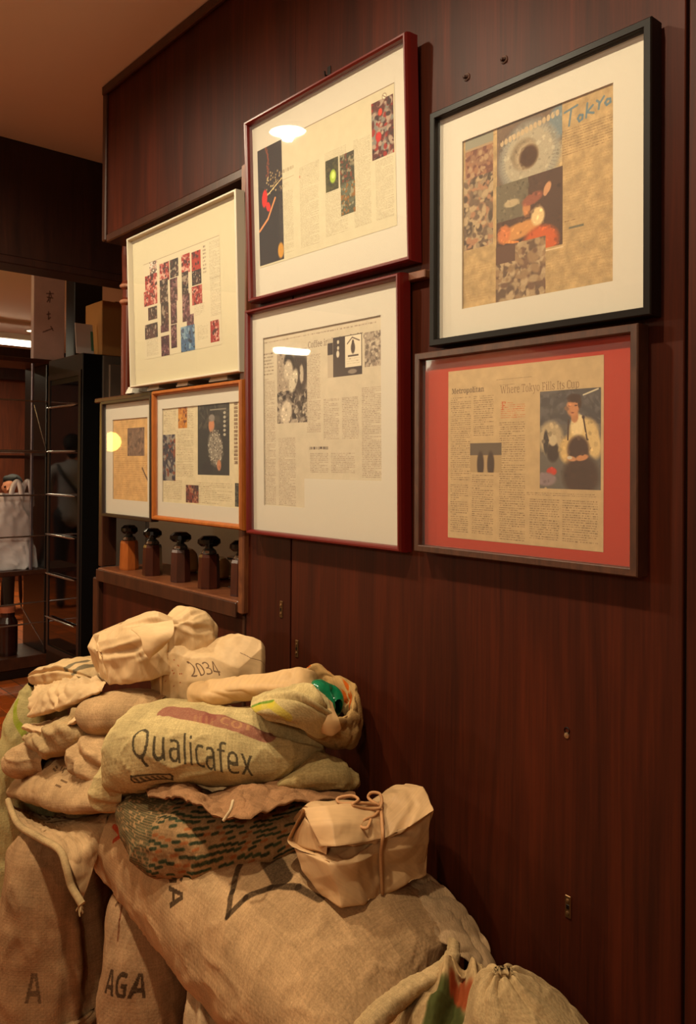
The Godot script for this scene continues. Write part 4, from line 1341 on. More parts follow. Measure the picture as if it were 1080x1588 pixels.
	wpart("stitched_hem", net([
		[Vector3(-0.965, 0.595, 0.15), Vector3(-0.932, 0.598, 0.2), Vector3(-0.915, 0.607, 0.26), Vector3(-0.926, 0.601, 0.32), Vector3(-0.924, 0.59, 0.4), Vector3(-0.951, 0.544, 0.42)],
		[Vector3(-0.944, 0.605, 0.162), Vector3(-0.906, 0.608, 0.212), Vector3(-0.888, 0.614, 0.272), Vector3(-0.896, 0.609, 0.332), Vector3(-0.89, 0.602, 0.412), Vector3(-0.913, 0.559, 0.432)],
		[Vector3(-0.941, 0.596, 0.152), Vector3(-0.903, 0.598, 0.2), Vector3(-0.885, 0.6, 0.26), Vector3(-0.892, 0.592, 0.32), Vector3(-0.884, 0.588, 0.4), Vector3(-0.906, 0.546, 0.42)],
		[Vector3(-0.962, 0.575, 0.13), Vector3(-0.925, 0.575, 0.18), Vector3(-0.907, 0.576, 0.24), Vector3(-0.915, 0.565, 0.3), Vector3(-0.911, 0.558, 0.38), Vector3(-0.934, 0.515, 0.4)]], 24, 90, false, {"seed": 57, "lump": 0.003, "lump_freq": 16.0, "ridge": 0.002, "ridge_freq": Vector3(30, 30, 30), "thick": 0.004}), burlap_mat("jute_pale", JUTE_PALE), o, "thick stitched hem")
	# ---- the bags at the lower right ----
	o = thing("coffee_sack", "burlap sack with red and green print, below the right end of the big sack", "sack", Vector3(-0.85, 0, 0.2))
	sack_part("body", [
		base_ring(Vector3(-0.934, 0.42, 0.336), Vector3(-0.795, 0.422, 0.178), 0.06, 0.0), base_ring(Vector3(-0.937, 0.42, 0.339), Vector3(-0.792, 0.422, 0.175), 0.1, 0.03), base_ring(Vector3(-0.937, 0.42, 0.339), Vector3(-0.792, 0.422, 0.175), 0.11, 0.25),
		flat_ring(Vector3(-0.935, 0.463, 0.336), Vector3(-0.798, 0.464, 0.182), 0.1), flat_ring(Vector3(-0.931, 0.529, 0.317), Vector3(-0.816, 0.531, 0.187), 0.09), flat_ring(Vector3(-0.922, 0.564, 0.278), Vector3(-0.837, 0.565, 0.181), 0.07), flat_ring(Vector3(-0.919, 0.578, 0.244), Vector3(-0.858, 0.581, 0.175), 0.05), flat_ring(Vector3(-0.915, 0.585, 0.225), Vector3(-0.872, 0.586, 0.176), 0.02)],
		90, 110, {"seed": 65, "lump": 0.01, "lump_freq": 8.0, "ridge": 0.008, "ridge_freq": Vector3(8, 4, 8), "creases": [[0.5, 0.22, 1.0, 0.27, 0.03, 0.03], [0.5, 0.36, 0.95, 0.4, 0.014, 0.02]]}, burlap_mat("sack_print", Color(0.76, 0.63, 0.45), print_leaf()), o)
	o = thing("coffee_sack", "pale burlap sack with a gathered pleated top, bottom right against the wall", "sack", Vector3(-0.66, 0, 0.22))
	sack_part("body", [
		base_ring(Vector3(-0.786, 0.5, 0.319), Vector3(-0.644, 0.502, 0.159), 0.06, 0.0), base_ring(Vector3(-0.788, 0.5, 0.322), Vector3(-0.641, 0.502, 0.155), 0.09, 0.03), base_ring(Vector3(-0.788, 0.5, 0.322), Vector3(-0.641, 0.502, 0.155), 0.1, 0.3),
		flat_ring(Vector3(-0.788, 0.539, 0.322), Vector3(-0.641, 0.541, 0.155), 0.1), flat_ring(Vector3(-0.784, 0.598, 0.318), Vector3(-0.662, 0.603, 0.18), 0.085), flat_ring(Vector3(-0.779, 0.641, 0.313), Vector3(-0.691, 0.645, 0.212), 0.065), flat_ring(Vector3(-0.772, 0.672, 0.304), Vector3(-0.716, 0.672, 0.242), 0.04), flat_ring(Vector3(-0.763, 0.685, 0.294), Vector3(-0.73, 0.686, 0.258), 0.022), flat_ring(Vector3(-0.756, 0.688, 0.287), Vector3(-0.737, 0.689, 0.265), 0.01), flat_ring(Vector3(-0.747, 0.687, 0.277), Vector3(-0.745, 0.687, 0.275), 0.0015)],
		110, 170, {"seed": 75, "lump": 0.005, "lump_freq": 7.0, "pleat": 0.007, "pleats": 9.0, "pleat_fade": Vector2(0.3, 0.75), "ridge": 0.002, "ridge_freq": Vector3(14, 4, 14)}, pale, o)
	build_upper_sacks()

func sack_part(called: String, rings: Array, nu: int, nv: int, opt: Dictionary, m: Material, o: Node3D, label := "") -> MeshInstance3D:
	return wpart(called, loft(rings, nu, nv, opt), m, o, label)

func wpart(called: String, mesh: Mesh, m: Material, o: Node3D, label := "") -> MeshInstance3D:
	# a part whose mesh was shaped in the room's own coordinates
	var q := part(called, mesh, m, o, label)
	q.position = -o.position
	return q

func wr(x: float, y: float, z: float, a: float, b: float, n := 2.3) -> Array:
	return [Vector3(x, y, z), Vector3(0, b, 0), a, n]

func base_ring(l: Vector3, r: Vector3, a: float, y: float) -> Array:
	# the same at a given height, near the floor
	l.y = y
	r.y = y
	return flat_ring(l, r, a)

func flat_ring(l: Vector3, r: Vector3, a: float, n := 2.5) -> Array:
	# a level cross-section of a standing sack from its left to its right edge
	return [(l + r) * 0.5, (l - r) * 0.5, a, n]

const STENCIL := Color(0.2, 0.18, 0.17)

func print_left() -> Image:
	var k := print_on_burlap(768, 768, 1)
	k.text("A", Transform2D(Vector2(0, 30), Vector2(-74, 0), Vector2(146, 152)), STENCIL, "Droid Sans", true, 0.6, 0.6)
	return k.im

func print_aga() -> Image:
	var k := print_on_burlap(768, 768, 2)
	k.text("AGA", Transform2D(Vector2(0, 34), Vector2(-44, -7), Vector2(236, 68)), STENCIL, "Droid Sans", true, 0.85, 0.4)
	k.line([Vector2(0.45, 0.10), Vector2(0.462, 0.118), Vector2(0.46, 0.138), Vector2(0.442, 0.148)], 5, Color(0.3, 0.2, 0.15), 0.8, 0.5)
	k.line([Vector2(0.458, 0.125), Vector2(0.43, 0.122), Vector2(0.405, 0.118)], 4, Color(0.4, 0.2, 0.15), 0.7, 0.5)
	return k.im

func print_lime() -> Image:
	var k := print_on_burlap(768, 768, 3)
	k.line([Vector2(0.725, 0.11), Vector2(0.707, 0.134), Vector2(0.669, 0.181), Vector2(0.622, 0.221), Vector2(0.59, 0.23)], 14, Color(0.66, 0.78, 0.3), 0.8, 0.4)
	k.line([Vector2(0.63, 0.212), Vector2(0.6, 0.226)], 8, Color(0.35, 0.5, 0.3), 0.6, 0.4)
	return k.im

func print_big() -> Image:
	var k := print_on_burlap(768, 768, 4)
	var red := Color(0.78, 0.2, 0.1)
	k.line([Vector2(0.141, 0.103), Vector2(0.184, 0.113), Vector2(0.222, 0.124)], 10, red, 0.85, 0.4)
	k.line([Vector2(0.207, 0.096), Vector2(0.189, 0.116), Vector2(0.172, 0.134)], 10, red, 0.85, 0.4)
	var ring := []
	for i in 14:
		ring.append(Vector2(0.246 + cos(i * 0.48 + 0.6) * 0.024, 0.122 + sin(i * 0.48 + 0.6) * 0.01))
	k.line(ring, 8, red, 0.85, 0.4)
	k.text("GA", Transform2D(Vector2(32, 30), Vector2(-46, 16), Vector2(298, 92)), STENCIL, "Droid Sans", true, 0.9, 0.35)
	k.line([Vector2(0.573, 0.06), Vector2(0.604, 0.094), Vector2(0.628, 0.1195)], 8, STENCIL, 0.8, 0.3)
	k.line([Vector2(0.628, 0.1195), Vector2(0.64, 0.09), Vector2(0.665, 0.06), Vector2(0.705, 0.037), Vector2(0.755, 0.03)], 8, STENCIL, 0.8, 0.3)
	k.line([Vector2(0.612, 0.03), Vector2(0.67, 0.042)], 22, STENCIL, 0.75, 0.3)
	return k.im

func print_leaf() -> Image:
	var k := print_on_burlap(768, 768, 5)
	for i in 26:
		k.oval(0.555 + k.r.randf_range(-0.02, 0.015), 0.105 + k.r.randf_range(-0.022, 0.024), 0.014, 0.012, Color(0.36, 0.44, 0.33), [0.0, 0.0, 1.0, 1.0], 0.0, 1.2)
	for i in 22:
		var t := k.r.randf()
		k.oval(0.583 - 0.03 * t + k.r.randf_range(-0.008, 0.008), 0.11 + 0.045 * t + k.r.randf_range(-0.007, 0.007), 0.009, 0.006, Color(0.72, 0.42, 0.33), [0.0, 0.0, 1.0, 1.0], 0.0, 1.2)
	return k.im

func print_word() -> Image:
	var k := print_on_burlap(768, 768, 6)
	var ink := Color(0.25, 0.25, 0.28)
	k.text("Qualicafex", Transform2D(Vector2(34, 4.8), Vector2(0, 52), Vector2(160, 106)), ink, "Droid Sans", false, 0.92, 0.3)
	var box := [Vector2(0.206, 0.149), Vector2(0.263, 0.158), Vector2(0.266, 0.164), Vector2(0.263, 0.174), Vector2(0.206, 0.164), Vector2(0.203, 0.157), Vector2(0.206, 0.149)]
	k.line(box, 3, ink, 0.9, 0.3)
	for i in 6:
		k.line([Vector2(0.211 + i * 0.008, 0.1545 + i * 0.0014), Vector2(0.215 + i * 0.008, 0.163 + i * 0.0014)], 3, ink, 0.8, 0.3)
	var mauve := Color(0.6, 0.38, 0.46)
	k.line([Vector2(0.236, 0.026), Vector2(0.33, 0.042), Vector2(0.438, 0.066)], 24, mauve, 0.85, 0.25)
	k.text("COT", Transform2D(Vector2(24, 4.6), Vector2(0, 19), Vector2(272, 47)), Color(0.86, 0.75, 0.66), "Droid Sans", true, 0.6, 0.5)
	for i in 4:
		k.line([Vector2(0.302 + i * 0.012, 0.038 + i * 0.002), Vector2(0.307 + i * 0.012, 0.055 + i * 0.002)], 4, Color(0.86, 0.75, 0.66), 0.35, 0.5)
	return k.im

func print_teal() -> Image:
	var k := print_on_burlap(768, 768, 7)
	var teal := Color(0.22, 0.42, 0.43)
	var grey := Color(0.4, 0.47, 0.47)
	# rows of woven dashes, dense and grey towards the closed end, wide teal ones with orange between further on
	for i in 26:
		for j in 70:
			var u := 0.015 + i * 0.0055
			var v := -0.03 + j * 0.0042
			if k.r.randf() < 0.82:
				k.line([Vector2(u, v), Vector2(u + 0.0036, v + 0.0006)], 2.4, grey.lerp(teal, k.r.randf() * 0.6), 0.85, 0.4)
	for i in 34:
		for j in 30:
			var u := 0.155 + i * 0.0125 + (j % 2) * 0.006
			var v := -0.02 + j * 0.0095 + sin(i * 0.5) * 0.003
			var q := k.r.randf()
			if q < 0.62:
				k.line([Vector2(u, v), Vector2(u + 0.0095, v - 0.0022)], 3.6, teal.lerp(Color(0.13, 0.26, 0.26), k.r.randf()), 0.9, 0.3)
			elif q < 0.75:
				k.line([Vector2(u, v), Vector2(u + 0.007, v - 0.002)], 3.6, Color(0.78, 0.44, 0.26), 0.6, 0.4)
	return k.im
func build_upper_sacks():
	var jute := burlap_mat("jute", JUTE)
	var pale := burlap_mat("jute_pale", JUTE_PALE)
	var o: Node3D
	# ---- folded open mouth over the left standing sack ----
	o = thing("coffee_sack", "burlap sack with thick folded mouth and dark pocket, atop the left standing sack", "sack", Vector3(-2.0, 0.5, 0.45))
	wpart("upper_lip", net([
		[Vector3(-2.368, 0.572, 0.34), Vector3(-2.2, 0.639, 0.35), Vector3(-2.006, 0.683, 0.36), Vector3(-1.856, 0.693, 0.38), Vector3(-1.721, 0.707, 0.4)],
		[Vector3(-2.432, 0.52, 0.4), Vector3(-2.195, 0.621, 0.41), Vector3(-1.947, 0.688, 0.42), Vector3(-1.759, 0.714, 0.43), Vector3(-1.66, 0.724, 0.43)],
		[Vector3(-2.41, 0.498, 0.45), Vector3(-2.126, 0.604, 0.47), Vector3(-1.872, 0.668, 0.48), Vector3(-1.689, 0.711, 0.47), Vector3(-1.619, 0.723, 0.45)],
		[Vector3(-2.396, 0.486, 0.46), Vector3(-2.079, 0.58, 0.49), Vector3(-1.827, 0.645, 0.5), Vector3(-1.673, 0.693, 0.48), Vector3(-1.599, 0.717, 0.46)],
		[Vector3(-2.408, 0.463, 0.43), Vector3(-2.133, 0.539, 0.46), Vector3(-1.899, 0.602, 0.47), Vector3(-1.745, 0.652, 0.45), Vector3(-1.675, 0.678, 0.43)],
		[Vector3(-2.633, 0.352, 0.3), Vector3(-2.479, 0.385, 0.3), Vector3(-2.289, 0.438, 0.31), Vector3(-2.053, 0.522, 0.32), Vector3(-1.877, 0.594, 0.34)]],
		70, 90, false, {"seed": 81, "lump": 0.006, "lump_freq": 7.0, "ridge": 0.002, "ridge_freq": Vector3(10, 10, 10), "thick": 0.006}), burlap_mat("sack_lip", JUTE, print_lip()), o)
	wpart("lower_lip", net([
		[Vector3(-2.688, 0.307, 0.28), Vector3(-2.53, 0.334, 0.28), Vector3(-2.342, 0.392, 0.29), Vector3(-2.116, 0.48, 0.31), Vector3(-1.895, 0.569, 0.34)],
		[Vector3(-2.343, 0.472, 0.47), Vector3(-2.175, 0.49, 0.475), Vector3(-1.999, 0.53, 0.475), Vector3(-1.869, 0.579, 0.46), Vector3(-1.781, 0.62, 0.43)],
		[Vector3(-2.212, 0.502, 0.5), Vector3(-2.041, 0.528, 0.51), Vector3(-1.873, 0.56, 0.51), Vector3(-1.762, 0.581, 0.5), Vector3(-1.742, 0.591, 0.46)],
		[Vector3(-2.084, 0.524, 0.53), Vector3(-1.929, 0.549, 0.535), Vector3(-1.805, 0.566, 0.535), Vector3(-1.747, 0.539, 0.53), Vector3(-1.736, 0.47, 0.51)]],
		60, 80, false, {"seed": 82, "lump": 0.006, "lump_freq": 9.0, "ridge": 0.004, "ridge_freq": Vector3(10, 10, 10), "thick": 0.004}), jute, o)
	var rope := wpart("rope_hem", tube([Vector3(-2.324, 0.499, 0.48), Vector3(-2.207, 0.505, 0.505), Vector3(-2.061, 0.53, 0.535), Vector3(-1.915, 0.554, 0.54), Vector3(-1.796, 0.57, 0.54), Vector3(-1.755, 0.546, 0.54), Vector3(-1.741, 0.511, 0.535), Vector3(-1.717, 0.493, 0.53), Vector3(-1.701, 0.479, 0.525)], 0.0085, 8, 10), burlap_mat("jute_pale", JUTE_PALE), o, "twisted rope-like hem with a frayed end")
	var frays := new_st()
	for i in 7:
		var a: Vector3 = Vector3(-1.705, 0.483, 0.526)
		var b := a + Vector3(rng.randf_range(-0.012, 0.012), -rng.randf_range(0.012, 0.03), rng.randf_range(-0.006, 0.01))
		frays.append_from(tube([a, (a + b) * 0.5 + Vector3(rng.randf_range(-0.004, 0.004), 0, 0.002), b], 0.002, 5, 4), 0, Transform3D())
	part("frayed_threads", frays.commit(), burlap_mat("jute_pale", JUTE_PALE), rope)
	# ---- small folds of burlap behind it ----
	o = thing("coffee_sack", "slack burlap sack end between the folded mouth and the lettered greenish sack", "sack", Vector3(-1.95, 0.6, 0.4))
	sack_part("body", [px_ring(Vector3(-1.98, 0.727, 0.42), Vector3(-1.963, 0.709, 0.42), 0.03), px_ring(Vector3(-1.933, 0.773, 0.41), Vector3(-1.923, 0.681, 0.41), 0.07), px_ring(Vector3(-1.884, 0.785, 0.39), Vector3(-1.87, 0.66, 0.39), 0.09), px_ring(Vector3(-1.857, 0.768, 0.36), Vector3(-1.854, 0.649, 0.36), 0.09), px_ring(Vector3(-1.847, 0.731, 0.33), Vector3(-1.845, 0.659, 0.33), 0.05)],
		80, 90, {"seed": 83, "lump": 0.008, "lump_freq": 8.0, "ridge": 0.006, "ridge_freq": Vector3(4, 9, 4), "creases": [[0.2, 0.1, 0.6, 0.28, 0.02, 0.04], [0.35, 0.2, 0.4, 0.4, 0.014, 0.03]]}, jute, o)
	o = thing("coffee_sack", "wrinkled pale burlap sack just below the opened crumpled paper bag", "sack", Vector3(-2.1, 0.65, 0.4))
	sack_part("body", [px_ring(Vector3(-2.296, 0.683, 0.42), Vector3(-2.285, 0.663, 0.42), 0.03), px_ring(Vector3(-2.235, 0.714, 0.41), Vector3(-2.214, 0.651, 0.41), 0.06), px_ring(Vector3(-2.123, 0.761, 0.4), Vector3(-2.103, 0.66, 0.4), 0.08), px_ring(Vector3(-2.036, 0.822, 0.38), Vector3(-2.021, 0.687, 0.38), 0.09), px_ring(Vector3(-2, 0.829, 0.35), Vector3(-1.99, 0.722, 0.35), 0.08), px_ring(Vector3(-1.989, 0.803, 0.33), Vector3(-1.98, 0.754, 0.33), 0.04)],
		90, 90, {"seed": 84, "lump": 0.008, "lump_freq": 8.0, "ridge": 0.008, "ridge_freq": Vector3(4, 5, 11), "creases": [[0.3, 0.1, 0.55, 0.3, 0.016, 0.03], [0.5, 0.05, 0.8, 0.28, 0.02, 0.03]]}, pale, o)
	o = thing("coffee_sack", "small rumpled burlap corner poking out left of the folded open mouth", "sack", Vector3(-2.3, 0.55, 0.4))
	sack_part("body", [px_ring(Vector3(-2.426, 0.585, 0.44), Vector3(-2.403, 0.565, 0.44), 0.03), px_ring(Vector3(-2.351, 0.636, 0.44), Vector3(-2.328, 0.553, 0.44), 0.05), px_ring(Vector3(-2.28, 0.665, 0.42), Vector3(-2.263, 0.566, 0.42), 0.06), px_ring(Vector3(-2.215, 0.654, 0.39), Vector3(-2.199, 0.586, 0.39), 0.05)],
		60, 70, {"seed": 85, "lump": 0.008, "lump_freq": 8.0, "ridge": 0.006, "ridge_freq": Vector3(5, 10, 5)}, jute, o)
	o = thing("coffee_sack", "smooth tan burlap bulge left of the lettered greenish sack", "sack", Vector3(-1.95, 0.65, 0.33))
	sack_part("body", [px_ring(Vector3(-2.027, 0.815, 0.37), Vector3(-2.01, 0.792, 0.37), 0.04), px_ring(Vector3(-2.01, 0.848, 0.36), Vector3(-1.984, 0.759, 0.36), 0.08), px_ring(Vector3(-1.957, 0.872, 0.34), Vector3(-1.935, 0.743, 0.34), 0.1), px_ring(Vector3(-1.872, 0.885, 0.31), Vector3(-1.859, 0.764, 0.31), 0.1), px_ring(Vector3(-1.795, 0.877, 0.27), Vector3(-1.794, 0.788, 0.27), 0.06)],
		70, 80, {"seed": 86, "lump": 0.006}, jute, o)
	# ---- teal striped sack with the ruffled mouth ----
	o = thing("coffee_sack", "burlap sack with teal and orange dashes and a ruffled tan mouth", "sack", Vector3(-1.4, 0.62, 0.3))
	sack_part("body", [px_ring(Vector3(-1.627, 0.722, 0.46), Vector3(-1.626, 0.7, 0.46), 0.03), px_ring(Vector3(-1.598, 0.739, 0.45), Vector3(-1.596, 0.64, 0.45), 0.06), px_ring(Vector3(-1.531, 0.75, 0.42), Vector3(-1.536, 0.589, 0.42), 0.09), px_ring(Vector3(-1.428, 0.764, 0.38), Vector3(-1.451, 0.594, 0.38), 0.1), px_ring(Vector3(-1.358, 0.764, 0.3), Vector3(-1.356, 0.63, 0.3), 0.1), px_ring(Vector3(-1.309, 0.771, 0.22), Vector3(-1.308, 0.657, 0.22), 0.09), px_ring(Vector3(-1.278, 0.76, 0.14), Vector3(-1.281, 0.671, 0.14), 0.06), px_ring(Vector3(-1.269, 0.733, 0.1), Vector3(-1.273, 0.701, 0.1), 0.03)],
		130, 120, {"seed": 91, "lump": 0.012, "lump_freq": 8.0, "ridge": 0.004, "ridge_freq": Vector3(9, 9, 9)}, burlap_mat("sack_teal", Color(0.7, 0.55, 0.38), print_teal()), o)
	wpart("ruffled_mouth", net([
		[Vector3(-1.692, 0.7, 0.4), Vector3(-1.642, 0.711, 0.36), Vector3(-1.564, 0.718, 0.33), Vector3(-1.505, 0.703, 0.3), Vector3(-1.477, 0.727, 0.26), Vector3(-1.399, 0.743, 0.22), Vector3(-1.34, 0.751, 0.16), Vector3(-1.281, 0.757, 0.11)],
		[Vector3(-1.608, 0.742, 0.43), Vector3(-1.548, 0.763, 0.4), Vector3(-1.49, 0.771, 0.38), Vector3(-1.439, 0.757, 0.35), Vector3(-1.41, 0.783, 0.31), Vector3(-1.343, 0.79, 0.27), Vector3(-1.295, 0.784, 0.2), Vector3(-1.252, 0.768, 0.13)],
		[Vector3(-1.537, 0.764, 0.46), Vector3(-1.467, 0.786, 0.44), Vector3(-1.394, 0.798, 0.43), Vector3(-1.335, 0.791, 0.41), Vector3(-1.291, 0.807, 0.38), Vector3(-1.263, 0.799, 0.32), Vector3(-1.242, 0.792, 0.24), Vector3(-1.215, 0.777, 0.16)],
		[Vector3(-1.501, 0.762, 0.47), Vector3(-1.423, 0.787, 0.46), Vector3(-1.331, 0.801, 0.46), Vector3(-1.256, 0.799, 0.45), Vector3(-1.22, 0.802, 0.41), Vector3(-1.226, 0.795, 0.34), Vector3(-1.217, 0.793, 0.26), Vector3(-1.2, 0.774, 0.17)]],
		60, 150, false, {"seed": 92, "lump": 0.012, "lump_freq": 13.0, "ridge": 0.005, "ridge_freq": Vector3(12, 8, 12), "thick": 0.005}), burlap_mat("jute_red", Color(0.68, 0.5, 0.35)), o, "tan ruffled mouth turned inside out")
	wpart("tie_cord", tube([Vector3(-1.235, 0.836, 0.44), Vector3(-1.228, 0.823, 0.45), Vector3(-1.233, 0.811, 0.455), Vector3(-1.238, 0.801, 0.46)], 0.003, 6, 6), mat(Color(0.78, 0.68, 0.52), 0.9), o, "short loose tie cord")
	# ---- greenish lettered sack ----
	o = thing("coffee_sack", "greenish burlap sack with large dark lettering and a mauve band", "sack", Vector3(-1.5, 0.72, 0.28))
	sack_part("body", [px_ring(Vector3(-1.725, 0.736, 0.46), Vector3(-1.721, 0.698, 0.46), 0.04), px_ring(Vector3(-1.708, 0.819, 0.45), Vector3(-1.711, 0.666, 0.45), 0.1), px_ring(Vector3(-1.682, 0.902, 0.41), Vector3(-1.678, 0.692, 0.41), 0.13), px_ring(Vector3(-1.586, 0.932, 0.36), Vector3(-1.555, 0.738, 0.36), 0.14), px_ring(Vector3(-1.498, 0.927, 0.29), Vector3(-1.464, 0.747, 0.29), 0.14), px_ring(Vector3(-1.414, 0.922, 0.22), Vector3(-1.411, 0.765, 0.22), 0.12), px_ring(Vector3(-1.364, 0.899, 0.16), Vector3(-1.377, 0.811, 0.16), 0.08), px_ring(Vector3(-1.345, 0.865, 0.13), Vector3(-1.365, 0.838, 0.13), 0.04)],
		150, 150, {"seed": 93, "lump": 0.008, "lump_freq": 6.0, "ridge": 0.004, "ridge_freq": Vector3(8, 8, 8), "creases": [[0.1, 0.28, 0.2, 0.34, 0.01, 0.02], [0.62, 0.06, 0.9, 0.18, 0.012, 0.02]]}, burlap_mat("sack_word", Color(0.84, 0.745, 0.53), print_word()), o)
	sack_part("folded_end", [px_ring(Vector3(-1.434, 0.757, 0.25), Vector3(-1.429, 0.748, 0.25), 0.02), px_ring(Vector3(-1.363, 0.806, 0.23), Vector3(-1.351, 0.761, 0.23), 0.06), px_ring(Vector3(-1.309, 0.853, 0.19), Vector3(-1.299, 0.767, 0.19), 0.08), px_ring(Vector3(-1.29, 0.83, 0.14), Vector3(-1.282, 0.759, 0.14), 0.06), px_ring(Vector3(-1.281, 0.787, 0.11), Vector3(-1.281, 0.757, 0.11), 0.03), px_ring(Vector3(-1.27, 0.771, 0.1), Vector3(-1.274, 0.759, 0.1), 0.015)],
		70, 80, {"seed": 94, "lump": 0.006, "ridge": 0.006, "ridge_freq": Vector3(10, 10, 10)}, burlap_mat("green_plain", Color(0.72, 0.62, 0.42)), o, "folded over end")
	wpart("draped_top", net([
		[Vector3(-1.452, 0.938, 0.25), Vector3(-1.424, 0.955, 0.23), Vector3(-1.394, 0.967, 0.2), Vector3(-1.353, 0.968, 0.17), Vector3(-1.334, 0.947, 0.14)],
		[Vector3(-1.388, 0.948, 0.3), Vector3(-1.354, 0.968, 0.28), Vector3(-1.316, 0.984, 0.25), Vector3(-1.277, 0.982, 0.22), Vector3(-1.268, 0.963, 0.19)],
		[Vector3(-1.357, 0.948, 0.315), Vector3(-1.308, 0.965, 0.305), Vector3(-1.266, 0.98, 0.28), Vector3(-1.238, 0.975, 0.245), Vector3(-1.247, 0.956, 0.2)],
		[Vector3(-1.334, 0.943, 0.315), Vector3(-1.282, 0.953, 0.305), Vector3(-1.253, 0.954, 0.275), Vector3(-1.235, 0.944, 0.24), Vector3(-1.243, 0.931, 0.2)],
		[Vector3(-1.328, 0.933, 0.3), Vector3(-1.28, 0.933, 0.29), Vector3(-1.26, 0.919, 0.26), Vector3(-1.264, 0.893, 0.22), Vector3(-1.274, 0.887, 0.18)]],
		70, 90, false, {"seed": 95, "lump": 0.005, "lump_freq": 9.0, "ridge": 0.004, "ridge_freq": Vector3(6, 10, 6), "thick": 0.004, "creases": [[0.15, 0.55, 0.5, 0.85, 0.018, 0.05], [0.3, 0.25, 0.65, 0.95, 0.012, 0.035]]}), burlap_mat("sack_drape", Color(0.84, 0.745, 0.53), print_drape()), o, "loose top with a lime printed curve")
	# ---- rolled sack with an open mouth ----
	o = thing("coffee_sack", "rolled tan sack with a wide open mouth against the wall, atop the heap", "sack", Vector3(-1.4, 0.85, 0.2))
	wpart("rolled_neck", net([
		[Vector3(-1.601, 0.919, 0.28), Vector3(-1.621, 0.925, 0.275), Vector3(-1.623, 0.923, 0.26), Vector3(-1.6, 0.919, 0.26), Vector3(-1.584, 0.913, 0.27), Vector3(-1.59, 0.91, 0.28)],
		[Vector3(-1.605, 0.922, 0.315), Vector3(-1.611, 0.94, 0.305), Vector3(-1.599, 0.945, 0.285), Vector3(-1.593, 0.932, 0.275), Vector3(-1.581, 0.91, 0.285), Vector3(-1.59, 0.901, 0.31)],
		[Vector3(-1.608, 0.922, 0.32), Vector3(-1.617, 0.943, 0.305), Vector3(-1.607, 0.948, 0.28), Vector3(-1.59, 0.935, 0.27), Vector3(-1.57, 0.907, 0.285), Vector3(-1.587, 0.898, 0.315)],
		[Vector3(-1.549, 0.935, 0.3), Vector3(-1.562, 0.956, 0.275), Vector3(-1.548, 0.961, 0.25), Vector3(-1.536, 0.944, 0.24), Vector3(-1.518, 0.92, 0.26), Vector3(-1.537, 0.911, 0.285)],
		[Vector3(-1.469, 0.954, 0.25), Vector3(-1.488, 0.974, 0.22), Vector3(-1.474, 0.976, 0.2), Vector3(-1.482, 0.951, 0.18), Vector3(-1.463, 0.926, 0.2), Vector3(-1.466, 0.929, 0.23)],
		[Vector3(-1.384, 0.959, 0.19), Vector3(-1.412, 0.991, 0.16), Vector3(-1.408, 0.992, 0.13), Vector3(-1.417, 0.95, 0.1), Vector3(-1.384, 0.919, 0.13), Vector3(-1.379, 0.92, 0.17)],
		[Vector3(-1.365, 0.944, 0.16), Vector3(-1.379, 0.965, 0.14), Vector3(-1.4, 0.961, 0.11), Vector3(-1.41, 0.935, 0.09), Vector3(-1.39, 0.914, 0.11), Vector3(-1.376, 0.915, 0.14)]],
		120, 60, true, {"seed": 96, "lump": 0.004, "lump_freq": 14.0, "crumple": 0.0, "ridge": 0.004, "ridge_freq": Vector3(5, 16, 5)}), kraft_mat("kraft_tan", Color(0.85, 0.68, 0.46)), o, "rolled neck with a small dark end")
